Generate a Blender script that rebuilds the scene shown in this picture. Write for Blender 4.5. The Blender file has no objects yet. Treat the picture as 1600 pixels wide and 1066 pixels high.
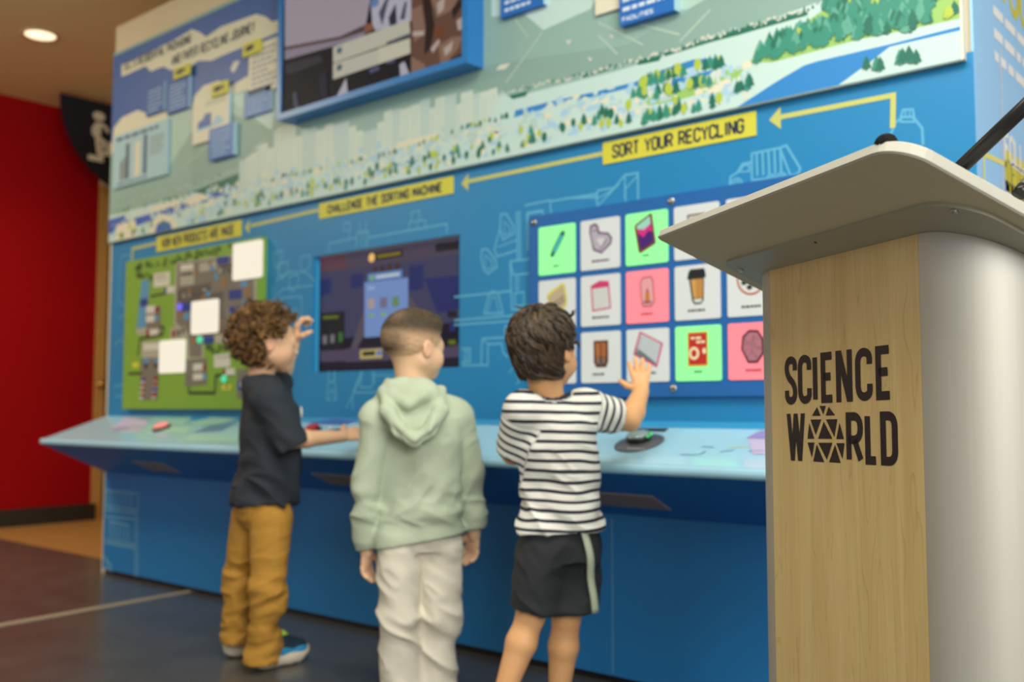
import bpy, math, random
import numpy as np
from mathutils import Vector, Matrix

# ------------------------------------------------------------------ camera
SC = bpy.context.scene
COL = SC.collection
F = 1600 * 35 / 36.0            # focal length in pixels of the 1600 px wide frame
HC = 0.84                       # camera height
PIT = math.atan(105 / F)
TH = math.radians(49.62)
D0 = np.array([-math.cos(TH), math.sin(TH), 0.0])
RV = np.array([math.sin(TH), math.cos(TH), 0.0])
FW = D0 * math.cos(PIT) + np.array([0, 0, math.sin(PIT)])
UP = np.cross(RV, FW)
CAM = np.array([0.0, 0.0, HC])
YW = 2.57                       # plane of the exhibit wall

cd = bpy.data.cameras.new('camera')
cam = bpy.data.objects.new('camera', cd)
COL.objects.link(cam)
cd.lens = 35
cd.sensor_width = 36
cd.clip_start = 0.05
cam.matrix_world = Matrix(((RV[0], UP[0], -FW[0], 0), (RV[1], UP[1], -FW[1], 0), (RV[2], UP[2], -FW[2], HC), (0, 0, 0, 1)))
cd.dof.use_dof = True
cd.dof.focus_distance = 1.5
cd.dof.aperture_fstop = 3.1
SC.camera = cam

# ------------------------------------------------------------------ world, exposure, lights
wd = bpy.data.worlds.new('world')
SC.world = wd
wd.use_nodes = True
bg = wd.node_tree.nodes['Background']
bg.inputs[0].default_value = (1.0, 0.99, 0.97, 1)
bg.inputs[1].default_value = 0.34
SC.view_settings.view_transform = 'Standard'
SC.view_settings.look = 'None'
SC.view_settings.gamma = 1
SC.view_settings.exposure = 0.0
SC.view_settings.use_curve_mapping = False


def area_light(name, loc, target, sx, sy, power, color):
    l = bpy.data.lights.new(name, 'AREA')
    l.shape = 'RECTANGLE'
    l.size = sx
    l.size_y = sy
    l.energy = power
    l.color = color
    o = bpy.data.objects.new(name, l)
    o.location = loc
    o.rotation_euler = (Vector(target) - Vector(loc)).to_track_quat('-Z', 'Y').to_euler()
    COL.objects.link(o)
    return o


# assumed daylight: area light added right of and behind the camera, no window modelled
area_light('assumed_daylight', (2.8, -0.9, 2.5), (-1.2, 2.3, 1.0), 2.6, 2.2, 235, (1.0, 1.0, 0.995))
# assumed warm overhead lights, out of view: added area lights for hall and corridor
area_light('assumed_hall_light', (-0.7, 0.9, 3.02), (-0.8, 1.1, 0), 2.4, 1.0, 68, (1.0, 0.97, 0.91))
area_light('assumed_corridor_light', (-6.0, 0.6, 3.02), (-6.2, 1.2, 0), 1.2, 1.2, 84, (1.0, 0.90, 0.64))


# ------------------------------------------------------------------ pixel <-> plane helpers used to measure the place
def ray(x, y):
    return FW + RV * ((x - 800) / F) + UP * ((533 - y) / F)


def onY(x, y, Y=YW):
    d = ray(x, y)
    return CAM + d * (Y / d[1])


def onZ(x, y, z=0.0):
    d = ray(x, y)
    return CAM + d * ((z - HC) / d[2])


def onX(x, y, X):
    d = ray(x, y)
    return CAM + d * (X / d[0])


def atD(x, y, dep):
    return CAM + ray(x, y) * dep


def W(x, y, p=0.0):             # point of the exhibit wall seen at (x, y): (X, Z)
    q = onY(x, y, YW - p)
    return (q[0], q[2])


def crop(ox, oy, s, pts):
    return [(ox + a / s, oy + b / s) for a, b in pts]


# ------------------------------------------------------------------ materials
def lin(c):
    return tuple(((v / 255) / 12.92 if v / 255 <= 0.04045 else ((v / 255 + 0.055) / 1.055) ** 2.4) for v in c)


MATS = {}


def mat(name, rgb, rough=0.5, metal=0.0, emit=0.0, noise=0.0, nscale=8.0, bump=0.0, bscale=60.0, stretch=None, spec=0.5, coat=0.0, emit_rgb=None):
    if name in MATS:
        return MATS[name]
    m = bpy.data.materials.new(name)
    m.use_nodes = True
    nt = m.node_tree
    b = nt.nodes['Principled BSDF']
    col = lin(rgb) + (1.0,)
    b.inputs['Base Color'].default_value = col
    b.inputs['Roughness'].default_value = rough
    b.inputs['Metallic'].default_value = metal
    b.inputs['Specular IOR Level'].default_value = spec
    if coat:
        b.inputs['Coat Weight'].default_value = coat
    if emit:
        b.inputs['Emission Color'].default_value = (lin(emit_rgb) if emit_rgb else lin(rgb)) + (1.0,)
        b.inputs['Emission Strength'].default_value = emit
    if noise or bump:
        tc = nt.nodes.new('ShaderNodeTexCoord')
        mp = nt.nodes.new('ShaderNodeMapping')
        if stretch:
            mp.inputs['Scale'].default_value = stretch
        nt.links.new(tc.outputs['Object'], mp.inputs['Vector'])
    if noise:
        nz = nt.nodes.new('ShaderNodeTexNoise')
        nz.inputs['Scale'].default_value = nscale
        nz.inputs['Detail'].default_value = 4
        nt.links.new(mp.outputs[0], nz.inputs['Vector'])
        mx = nt.nodes.new('ShaderNodeMix')
        mx.data_type = 'RGBA'
        nt.links.new(nz.outputs['Fac'], mx.inputs['Factor'])
        mx.inputs[6].default_value = tuple(max(0, v * (1 - noise)) for v in col[:3]) + (1,)
        mx.inputs[7].default_value = tuple(min(1, v * (1 + noise)) for v in col[:3]) + (1,)
        nt.links.new(mx.outputs[2], b.inputs['Base Color'])
    if bump:
        n2 = nt.nodes.new('ShaderNodeTexNoise')
        n2.inputs['Scale'].default_value = bscale
        n2.inputs['Detail'].default_value = 3
        nt.links.new(mp.outputs[0], n2.inputs['Vector'])
        bp = nt.nodes.new('ShaderNodeBump')
        bp.inputs['Strength'].default_value = bump
        bp.inputs['Distance'].default_value = 0.004
        nt.links.new(n2.outputs['Fac'], bp.inputs['Height'])
        nt.links.new(bp.outputs[0], b.inputs['Normal'])
    MATS[name] = m
    return m


def mix_mat(name, attr, c0, c1, rough=0.6, stops=None, bump=0.0, bscale=80.0, noise_amt=0.0, nscale=40.0, sheen=0.0, sss=0.0):
    """colour runs from c0 to c1 along a float attribute of the mesh"""
    if name in MATS:
        return MATS[name]
    m = bpy.data.materials.new(name)
    m.use_nodes = True
    nt = m.node_tree
    b = nt.nodes['Principled BSDF']
    b.inputs['Roughness'].default_value = rough
    if sheen:
        b.inputs['Sheen Weight'].default_value = sheen
    if sss:
        b.inputs['Subsurface Weight'].default_value = sss
        b.inputs['Subsurface Radius'].default_value = (0.012, 0.005, 0.003)
        b.inputs['Subsurface Scale'].default_value = 0.6
    at = nt.nodes.new('ShaderNodeAttribute')
    at.attribute_name = attr
    fac = at.outputs['Fac']
    if noise_amt:
        tc = nt.nodes.new('ShaderNodeTexCoord')
        nz = nt.nodes.new('ShaderNodeTexNoise')
        nz.inputs['Scale'].default_value = nscale
        nz.inputs['Detail'].default_value = 3
        nt.links.new(tc.outputs['Object'], nz.inputs['Vector'])
        ma = nt.nodes.new('ShaderNodeMath')
        ma.operation = 'MULTIPLY_ADD'
        nt.links.new(nz.outputs['Fac'], ma.inputs[0])
        ma.inputs[1].default_value = noise_amt
        ma2 = nt.nodes.new('ShaderNodeMath')
        ma2.operation = 'ADD'
        ma2.inputs[1].default_value = -noise_amt / 2
        nt.links.new(fac, ma2.inputs[0])
        nt.links.new(ma2.outputs[0], ma.inputs[2])
        fac = ma.outputs[0]
    if stops == 'stripe':
        fr = nt.nodes.new('ShaderNodeMath')
        fr.operation = 'FRACT'
        nt.links.new(fac, fr.inputs[0])
        fac = fr.outputs[0]
    rp = nt.nodes.new('ShaderNodeValToRGB')
    e = rp.color_ramp.elements
    e[0].color = lin(c0) + (1,)
    e[1].color = lin(c1) + (1,)
    if stops == 'stripe':
        e[0].position = 0.62
        e[1].position = 0.68
    nt.links.new(fac, rp.inputs[0])
    nt.links.new(rp.outputs[0], b.inputs['Base Color'])
    if bump:
        tc = nt.nodes.new('ShaderNodeTexCoord')
        n2 = nt.nodes.new('ShaderNodeTexNoise')
        n2.inputs['Scale'].default_value = bscale
        n2.inputs['Detail'].default_value = 3
        nt.links.new(tc.outputs['Object'], n2.inputs['Vector'])
        bp = nt.nodes.new('ShaderNodeBump')
        bp.inputs['Strength'].default_value = bump
        bp.inputs['Distance'].default_value = 0.003
        nt.links.new(n2.outputs['Fac'], bp.inputs['Height'])
        nt.links.new(bp.outputs[0], b.inputs['Normal'])
    MATS[name] = m
    return m


# ------------------------------------------------------------------ mesh helpers
def tag(o, label=None, cat=None, group=None, kind=None):
    if label:
        o['label'] = label
    if cat:
        o['category'] = cat
    if group:
        o['group'] = group
    if kind:
        o['kind'] = kind
    return o


def empty(name, loc=(0, 0, 0)):
    o = bpy.data.objects.new(name, None)
    o.empty_display_size = 0.1
    o.location = loc
    COL.objects.link(o)
    return o


def put(o, parent):
    o.parent = parent
    o.matrix_parent_inverse = Matrix.Translation(-Vector(parent_world(parent)))
    return o


def parent_world(p):
    loc = Vector(p.location)
    if p.parent:
        loc = loc + parent_world(p.parent) + p.matrix_parent_inverse.translation
    return loc


def raw_mesh(name, V, Fc, mats, parent=None, midx=None, smooth=False, attrs=None):
    me = bpy.data.meshes.new(name)
    me.from_pydata([tuple(map(float, v)) for v in V], [], [tuple(f) for f in Fc])
    for m in (mats if isinstance(mats, (list, tuple)) else [mats]):
        me.materials.append(m)
    if midx is not None:
        me.polygons.foreach_set('material_index', np.asarray(midx, np.int32))
    if smooth:
        me.polygons.foreach_set('use_smooth', np.ones(len(me.polygons), bool))
    if attrs:
        for k, a in attrs.items():
            at = me.attributes.new(k, 'FLOAT', 'POINT')
            at.data.foreach_set('value', np.asarray(a, np.float32))
    me.update()
    o = bpy.data.objects.new(name, me)
    COL.objects.link(o)
    if parent is not None:
        put(o, parent)
    return o


class MB:
    """collects shapes for ONE mesh object"""

    def __init__(s):
        s.V = []
        s.F = []
        s.M = []
        s.mats = []

    def mi(s, m):
        if m not in s.mats:
            s.mats.append(m)
        return s.mats.index(m)

    def add(s, V, Fc, m):
        o = len(s.V)
        s.V += [tuple(v) for v in V]
        i = s.mi(m)
        for f in Fc:
            s.F.append(tuple(o + k for k in f))
            s.M.append(i)
        return s

    def box(s, lo, hi, m, fr=None):
        x0, y0, z0 = lo
        x1, y1, z1 = hi
        V = [(x0, y0, z0), (x1, y0, z0), (x1, y1, z0), (x0, y1, z0), (x0, y0, z1), (x1, y0, z1), (x1, y1, z1), (x0, y1, z1)]
        if fr is not None:
            V = [fr(v) for v in V]
        return s.add(V, [(0, 3, 2, 1), (4, 5, 6, 7), (0, 1, 5, 4), (1, 2, 6, 5), (2, 3, 7, 6), (3, 0, 4, 7)], m)

    def prism(s, poly, fr, a, b, m):
        """2-D polygon swept from a to b; fr(p, q, h) -> point"""
        n = len(poly)
        V = [fr(p, q, a) for p, q in poly] + [fr(p, q, b) for p, q in poly]
        Fc = [tuple(range(n - 1, -1, -1)), tuple(range(n, 2 * n))] + [(i, (i + 1) % n, n + (i + 1) % n, n + i) for i in range(n)]
        return s.add(V, Fc, m)

    def tube(s, path, rad, m, n=10, closed=False, caps=True):
        P = [np.array(p, float) for p in path]
        k = len(P)
        R = rad if hasattr(rad, '__len__') else [rad] * k
        T = []
        for i in range(k):
            a = P[(i - 1) % k] if (closed or i > 0) else P[i]
            b = P[(i + 1) % k] if (closed or i < k - 1) else P[i]
            t = b - a
            T.append(t / (np.linalg.norm(t) + 1e-12))
        ref = np.array([0, 0, 1.0]) if abs(T[0][2]) < 0.9 else np.array([1.0, 0, 0])
        u = np.cross(T[0], ref)
        u /= np.linalg.norm(u)
        V = []
        for i in range(k):
            u = u - T[i] * (u @ T[i])
            u /= np.linalg.norm(u) + 1e-12
            w = np.cross(T[i], u)
            for j in range(n):
                a = 2 * math.pi * j / n
                V.append(P[i] + (u * math.cos(a) + w * math.sin(a)) * R[i])
        Fc = []
        for i in range(k if closed else k - 1):
            for j in range(n):
                a = i * n + j
                b = i * n + (j + 1) % n
                c = ((i + 1) % k) * n + (j + 1) % n
                d = ((i + 1) % k) * n + j
                Fc.append((a, b, c, d))
        if caps and not closed:
            Fc.append(tuple(range(n - 1, -1, -1)))
            Fc.append(tuple(range((k - 1) * n, k * n)))
        return s.add(V, Fc, m)

    def lathe(s, prof, org, ax, m, n=32):
        """prof: (radius, height) pairs round the axis ax through org"""
        ax = np.array(ax, float)
        ax /= np.linalg.norm(ax)
        ref = np.array([0, 0, 1.0]) if abs(ax[2]) < 0.9 else np.array([1.0, 0, 0])
        u = np.cross(ax, ref)
        u /= np.linalg.norm(u)
        w = np.cross(ax, u)
        V = []
        for r, h in prof:
            for j in range(n):
                a = 2 * math.pi * j / n
                V.append(np.array(org) + ax * h + (u * math.cos(a) + w * math.sin(a)) * max(r, 1e-5))
        Fc = []
        for i in range(len(prof) - 1):
            for j in range(n):
                Fc.append((i * n + j, i * n + (j + 1) % n, (i + 1) * n + (j + 1) % n, (i + 1) * n + j))
        Fc.append(tuple(range(n - 1, -1, -1)))
        Fc.append(tuple(range((len(prof) - 1) * n, len(prof) * n)))
        return s.add(V, Fc, m)

    # flat print on a plane: fr(a, b, h) -> point
    def flat(s, pts, fr, h, m):
        V = [fr(a, b, h) for a, b in pts]
        return s.add(V, [tuple(range(len(V)))], m)

    def strokes(s, pts, w, fr, h, m, closed=False):
        P = [np.array(p, float) for p in pts]
        k = len(P)
        if k < 2:
            return s
        L = []
        for i in range(k):
            d0 = P[i] - P[i - 1] if (i > 0 or closed) else None
            d1 = P[(i + 1) % k] - P[i] if (i < k - 1 or closed) else None
            if d0 is None:
                d0 = d1
            if d1 is None:
                d1 = d0
            d0 = d0 / (np.linalg.norm(d0) + 1e-12)
            d1 = d1 / (np.linalg.norm(d1) + 1e-12)
            n0 = np.array([-d0[1], d0[0]])
            n1 = np.array([-d1[1], d1[0]])
            mt = n0 + n1
            l = np.linalg.norm(mt)
            mt = n1 if l < 1e-6 else mt / l
            c = max(0.6, mt @ n1)
            L.append(mt * (w / 2) / c)
        V = [fr(*(P[i] + L[i]), h) for i in range(k)] + [fr(*(P[i] - L[i]), h) for i in range(k)]
        rng = range(k if closed else k - 1)
        return s.add(V, [(i, k + i, k + (i + 1) % k, (i + 1) % k) for i in rng], m)

    def build(s, name, parent=None, smooth=False):
        return raw_mesh(name, s.V, s.F, s.mats, parent, s.M, smooth)


def frW(a, b, h):               # wall print: (X, Z, stand-off)
    return (a, YW - h, b)


def rounded(x0, z0, x1, z1, r, n=4):
    pts = []
    for cx, cz, a0 in ((x1 - r, z1 - r, 0), (x0 + r, z1 - r, 90), (x0 + r, z0 + r, 180), (x1 - r, z0 + r, 270)):
        for i in range(n + 1):
            a = math.radians(a0 + 90 * i / n)
            pts.append((cx + r * math.cos(a), cz + r * math.sin(a)))
    return pts


# condensed capitals drawn as strokes: point = (x, y) sharp or (x, y, 1) rounded; 'o' first = closed
GLY = {
    'A': [[(0, 0), (.5, 1)], [(.5, 1), (1, 0)], [(.2, .3), (.8, .3)]],
    'B': [['o', (0, 0), (0, 1), (.95, 1, 1), (.95, .53, 1), (0, .53)], ['o', (0, 0), (0, .53), (1, .53, 1), (1, 0, 1)]],
    'C': [[(1, .72), (1, 1, 1), (0, 1, 1), (0, 0, 1), (1, 0, 1), (1, .28)]],
    'D': [['o', (0, 0), (0, 1), (1, 1, 1), (1, 0, 1)]],
    'E': [[(1, 1), (0, 1), (0, 0), (1, 0)], [(0, .52), (.85, .52)]],
    'F': [[(1, 1), (0, 1), (0, 0)], [(0, .52), (.85, .52)]],
    'G': [[(1, .72), (1, 1, 1), (0, 1, 1), (0, 0, 1), (1, 0, 1), (1, .48), (.55, .48)]],
    'H': [[(0, 0), (0, 1)], [(1, 0), (1, 1)], [(0, .52), (1, .52)]],
    'I': [[(.5, 0), (.5, 1)]],
    'J': [[(1, 1), (1, 0, 1), (0, 0, 1), (0, .3)]],
    'K': [[(0, 0), (0, 1)], [(1, 1), (0, .42)], [(.3, .6), (1, 0)]],
    'L': [[(0, 1), (0, 0), (1, 0)]],
    'M': [[(0, 0), (0, 1)], [(0, 1), (.5, .35)], [(.5, .35), (1, 1)], [(1, 1), (1, 0)]],
    'N': [[(0, 0), (0, 1)], [(0, 1), (1, 0)], [(1, 0), (1, 1)]],
    'O': [['o', (0, 0, 1), (0, 1, 1), (1, 1, 1), (1, 0, 1)]],
    'P': [[(0, 0), (0, 1), (1, 1, 1), (1, .45, 1), (0, .45)]],
    'R': [[(0, 0), (0, 1), (1, 1, 1), (1, .46, 1), (0, .46)], [(.5, .46), (1, 0)]],
    'S': [[(1, .74), (1, 1, 1), (0, 1, 1), (0, .6, 1), (1, .4, 1), (1, 0, 1), (0, 0, 1), (0, .26)]],
    'T': [[(0, 1), (1, 1)], [(.5, 1), (.5, 0)]],
    'U': [[(0, 1), (0, 0, 1), (1, 0, 1), (1, 1)]],
    'V': [[(0, 1), (.5, 0), (1, 1)]],
    'W': [[(0, 1), (.25, 0)], [(.25, 0), (.5, 1)], [(.5, 1), (.75, 0)], [(.75, 0), (1, 1)]],
    'Y': [[(0, 1), (.5, .45), (1, 1)], [(.5, .45), (.5, 0)]],
    '1': [[(.2, .8), (.6, 1), (.6, 0)]],
    '2': [[(0, .7), (0, 1, 1), (1, 1, 1), (1, .6, 1), (0, 0), (1, 0)]],
    '4': [[(.75, 0), (.75, 1), (0, .3), (1, .3)]],
    "'": [[(.5, 1), (.5, .75)]],
    '.': [[(.5, 0), (.5, .14)]],
}


def glyph_paths(ch, x0, y0, w, h, rad):
    out = []
    for st in GLY.get(ch, []):
        closed = st[0] == 'o'
        pts = st[1:] if closed else st
        q = []
        n = len(pts)
        for i, p in enumerate(pts):
            P = np.array([x0 + p[0] * w, y0 + p[1] * h])
            if len(p) == 3:
                A = pts[(i - 1) % n]
                B = pts[(i + 1) % n]
                A = np.array([x0 + A[0] * w, y0 + A[1] * h])
                B = np.array([x0 + B[0] * w, y0 + B[1] * h])
                ra = min(rad, np.linalg.norm(A - P) * 0.5)
                rb = min(rad, np.linalg.norm(B - P) * 0.5)
                a = P + (A - P) / (np.linalg.norm(A - P) + 1e-9) * ra
                b = P + (B - P) / (np.linalg.norm(B - P) + 1e-9) * rb
                for k in range(7):
                    t = k / 6
                    q.append((1 - t) ** 2 * a + 2 * t * (1 - t) * (P * 0.85 + (a + b) * 0.075) + t * t * b)
            else:
                q.append(P)
        out.append((q, closed))
    return out


def text(mb, s, x0, y0, width, h, sw, fr, off, m, gap=0.35):
    """stroke lettering filling the given width (mesh, one material)"""
    adv = [0.55 if c == ' ' else (0.25 if c in "I.'1" else 1.0) for c in s]
    tot = sum(adv) + gap * (len(s) - 1)
    cw = width / tot
    x = x0
    for c, a in zip(s, adv):
        w = cw * a
        for i, (q, cl) in enumerate(glyph_paths(c, x, y0 + sw / 2, w, h - sw, cw * 0.5)):
            mb.strokes(q, sw, fr, off + i * 5e-6, m, cl)
        x += w + cw * gap


def dashes(mb, x0, z0, x1, z1, rows, fr, off, m, seed=0, fill=0.5, slope=0.0):
    """rows of small print too fine to read: word-long bars"""
    rg = random.Random(seed)
    dz = (z1 - z0) / rows
    for r in range(rows):
        z = z1 - (r + 0.5) * dz
        x = x0
        end = x1 - (rg.uniform(0, 0.35) * (x1 - x0) if r == rows - 1 or rg.random() < .3 else rg.uniform(0, .08) * (x1 - x0))
        while x < end - 1e-4:
            w = min(rg.uniform(0.07, 0.2) * (x1 - x0), end - x)
            mb.flat([(x, z - dz * fill / 2), (x + w, z - dz * fill / 2), (x + w, z + dz * fill / 2), (x, z + dz * fill / 2)], fr, off, m)
            x += w + 0.035 * (x1 - x0)

# ================================================================== THE ROOM
HCEIL = 3.09
m_floor = mat('polished_concrete', (84, 82, 78), 0.27, noise=0.35, nscale=5, bump=0.03, bscale=25, spec=0.6)
m_tanfloor = mat('tan_flooring', (176, 132, 74), 0.5, noise=0.08, nscale=6)
m_strip = mat('floor_strip', (176, 160, 136), 0.4, noise=0.1)
m_drywall = mat('cream_drywall', (222, 204, 172), 0.7, noise=0.04, nscale=3)
m_red = mat('red_wall_paint', (156, 0, 8), 0.6, noise=0.05, nscale=3, spec=0.15)
m_ceil = mat('ceiling_paint', (248, 234, 172), 0.85, noise=0.03, nscale=2)
m_dark = mat('dark_rubber_base', (38, 32, 24), 0.6, noise=0.1)
m_wood = mat('brown_door_wood', (150, 104, 54), 0.5, noise=0.25, nscale=6, stretch=(8, 8, 1))

b = MB()
b.box((-7.5, -2.5, -0.06), (3.2, 2.805, 0.0), m_floor)
tag(b.build('floor'), kind='structure')
b = MB()
b.box((-7.5, 2.805, -0.06), (3.2, 7.2, 0.0), m_tanfloor)
tag(b.build('floor_corridor'), kind='structure')
b = MB()
b.box((-4.075, -2.0, 0.0), (-4.03, 2.60, 0.003), m_strip, fr=lambda v: (v[0] - (v[1] - 1.7) * 0.09 - 0.0, v[1], v[2]))
tag(b.build('trim_1'), kind='structure')
b = MB()
b.box((-7.5, -2.5, HCEIL), (3.2, 7.2, HCEIL + 0.1), m_ceil)
tag(b.build('ceiling'), kind='structure')
b = MB()
b.box((-7.5, 0.4, 0), (-7.33, 3.71, HCEIL), m_red)
tag(b.build('wall_left'), kind='structure')
b = MB()
b.box((-7.33, 0.4, 0), (-7.305, 3.74, 0.123), m_dark)
tag(b.build('baseboard_left'), kind='structure')
b = MB()
b.box((-7.5, 7.0, 0), (3.2, 7.2, HCEIL), m_drywall)
b.box((-7.6, 3.95, 0), (-7.42, 7.0, HCEIL), m_drywall)
tag(b.build('wall_back'), kind='structure')
# a timber door frame at the end of the red wall
b = MB()
b.box((-7.46, 3.71, 0), (-7.32, 3.79, 2.55), mat('tan_timber', (196, 150, 84), 0.5, noise=0.12, stretch=(8, 8, 1)))
b.box((-7.48, 3.79, 0), (-7.36, 3.86, 2.5), mat('dark_timber', (92, 62, 34), 0.5, noise=0.2, stretch=(8, 8, 1)))
b.box((-7.46, 3.86, 0), (-7.34, 3.96, 2.55), mat('tan_timber', (196, 150, 84)))
b.box((-7.46, 3.71, 2.55), (-7.32, 3.96, HCEIL), m_drywall)
dr = b.build('door_1')
tag(dr, kind='structure')
hb = MB()
hb.lathe([(0.0, 0), (0.022, 0.002), (0.022, 0.012), (0.012, 0.014), (0.012, 0.04), (0.028, 0.045), (0.028, 0.065), (0.0, 0.07)], (-7.32, 3.745, 1.02), (1, 0, 0), mat('brass', (190, 150, 80), 0.3, 1.0), 16)
hb.build('door_knob', dr, True)

# exhibit partition: a plastered box lower than the ceiling
XL, XR = -4.968, -0.69
b = MB()
# four slabs leave a recess for the touch screen
SX0, SX1, SZ0, SZ1 = -3.260, -2.432, 0.986, 1.462
for lo, hi in (((XL, YW + .013, 0), (SX0, YW + .30, 2.866)), ((SX1, YW + .013, 0), (XR - .006, YW + .30, 2.866)),
               ((SX0, YW + .013, 0), (SX1, YW + .30, SZ0)), ((SX0, YW + .013, SZ1), (SX1, YW + .30, 2.866))):
    b.box(lo, hi, m_drywall)
b.box((XL, YW + .30, 0), (XR - .006, YW + 1.9, 2.866), m_drywall)
tag(b.build('wall_exhibit'), kind='structure')

# light blue return wall on the right-hand end of the partition, with its print
m_ret = mat('pale_blue_wall', (152, 206, 255), 0.5, noise=0.02)
m_white = mat('white_print', (236, 240, 244), 0.5, noise=0.02)
m_yel = mat('yellow_sign', (212, 206, 66), 0.45, noise=0.03)
m_navytxt = mat('navy_lettering', (22, 34, 66), 0.5, noise=0.03)
m_ylt = mat('pale_yellow_print', (226, 222, 128), 0.5, noise=0.02)
b = MB()
b.box((XR - .006, YW + .004, 0), (XR, YW + 1.9, 2.866), m_ret)
tag(b.build('wall_right'), kind='structure')
frR = lambda a, c, h: (XR + h, a, c)


def R(x, y):
    q = onX(x, y, XR)
    return (q[1], q[2])


b = MB()
b.strokes([R(1563, 75), R(1568, 330)], .016, frR, .0006, mat('pale_line', (196, 208, 232), .5))
rb = b.build('wall_line_print')
tag(rb, 'tall pale grey line printed on the light blue end wall', 'wall print')
b = MB()
b.strokes([R(1537, 330), R(1537, 241), R(1572, 257)], .014, frR, .0008, m_ylt)
tag(b.build('wall_arrow'), 'thin yellow bent line on the light blue end wall beside the detergent tag', 'wall print')
b = MB()
y0, z0 = R(1561, 27)
text(b, 'YOU', R(1562, 4)[0], R(1562, 4)[1], .30, .11, .026, frR, .0008, m_yel)
ttl = b.build('wall_title')
tag(ttl, 'bold yellow lettering at the top of the light blue end wall', 'wall lettering')
b = MB()
ya, za = R(1551, 5)
dashes(b, ya, za - .17, ya + .55, za + .015, 3, frR, .0008, m_white, 5, .42)
tag(b.build('wall_paragraph'), 'three lines of small white print on the light blue end wall', 'wall lettering')
b = MB()
ya, za = R(1569, 228)
text(b, 'FOLLOW THE', ya, za - .045, .5, .088, .017, frR, .0012, m_white)
tag(b.build('wall_caption'), 'white capitals above the yellow detergent tag on the end wall', 'wall lettering')
b = MB()
ya, za = R(1570, 262)
b.flat([(ya, za - .062), (ya + .42, za - .062), (ya + .42, za + .052), (ya, za + .052)], frR, .0008, m_yel)
dt = b.build('header_tag')
tag(dt, 'yellow tag lettered in grey capitals on the light blue end wall', 'sign', 'yellow tags')
b = MB()
text(b, 'DETERGENT', ya + .025, za - .040, .37, .066, .0055, frR, .0012, mat('grey_lettering', (138, 140, 88), .5))
b.build('lettering', dt)
b = MB()
ya, za = R(1571, 296)
dashes(b, ya, za - .10, ya + .34, za + .04, 1, frR, .0008, m_white, 9, .8)
tag(b.build('wall_caption'), 'white print below the yellow detergent tag on the end wall', 'wall lettering')

# ------------------------------------------------------------------ ceiling downlight and hanging sign
lx, ly = onZ(63, 54, HCEIL)[:2]
dl = tag(empty('ceiling_downlight', (lx, ly, HCEIL)), 'round recessed warm white downlight in the tan ceiling above the red wall', 'ceiling light')
b = MB()
b.lathe([(0.086, 0.0), (0.104, 0.0), (0.107, -0.004), (0.104, -0.008), (0.088, -0.007), (0.086, 0.0)], (lx, ly, HCEIL), (0, 0, 1), mat('downlight_trim', (214, 190, 150), .4), 40)
b.build('trim_ring', dl, True)
b = MB()
b.lathe([(0.0, -0.002), (0.086, -0.002), (0.086, -0.005), (0.05, -0.009), (0.0, -0.011)], (lx, ly, HCEIL), (0, 0, 1), mat('downlight_lens', (255, 236, 196), .4, emit=1.6, emit_rgb=(255, 232, 190)), 40)
b.build('lens', dl, True)
sp = bpy.data.lights.new('downlight_lamp', 'SPOT')
sp.energy = 45
sp.spot_size = 2.4
sp.spot_blend = 0.6
sp.shadow_soft_size = 0.08
sp.color = (1.0, 0.8, 0.56)
so = bpy.data.objects.new('downlight_lamp', sp)
so.location = (lx, ly, HCEIL - 0.03)
COL.objects.link(so)

XS = -6.9
m_navy = mat('navy_sign', (8, 20, 36), .5, noise=0.03)
sg = tag(empty('hanging_sign', (XS, 3.85, HCEIL)), 'dark navy half-round sign with a white stair pictogram hanging by the red wall', 'sign')
b = MB()
poly = [(3.85 + .66 * math.cos(math.radians(180 + a)), 3.06 + .66 * math.sin(math.radians(180 + a))) for a in range(0, 181, 5)]
b.prism(poly, lambda p, q, h: (XS + h, p, q), -.015, .015, m_navy)
b.build('board', sg)
for yy in (3.5, 4.2):
    b = MB()
    b.tube([(XS, yy, 3.06), (XS, yy, HCEIL)], .006, mat('steel_rod', (150, 150, 150), .3, 1.0), 8)
    b.build('hanger', sg)
b = MB()
frS = lambda a, c, h: (XS + .0155 + h, a, c)


def S(x, y):
    q = onX(x, y, XS)
    return (q[1], q[2])


m_pic = mat('white_pictogram', (222, 218, 196), .5, noise=.02)
s0 = lambda pts: [S(80 + a / 6.27, 130 + c / 6.27) for a, c in pts]
c0 = S(80 + 458 / 6.27, 130 + 330 / 6.27)
b.flat([(c0[0] + .046 * math.cos(t), c0[1] + .034 * math.sin(t)) for t in np.linspace(0, 6.28, 20, endpoint=False)], frS, .0004, m_pic)
for k, (q, w_) in enumerate((([(455, 390), (440, 530)], .05), ([(470, 400), (515, 430), (552, 490)], .026), ([(440, 400), (402, 455), (412, 520)], .028), ([(440, 520), (452, 640), (460, 700)], .036), ([(455, 540), (505, 580), (498, 650)], .032), ([(350, 725), (475, 750), (478, 690)], .04), ([(480, 688), (550, 695), (556, 605), (640, 612), (650, 540)], .034))):
    b.strokes(s0(q), w_, frS, .0005 + .00005 * k, m_pic)
b.build('pictogram', sg)

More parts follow.
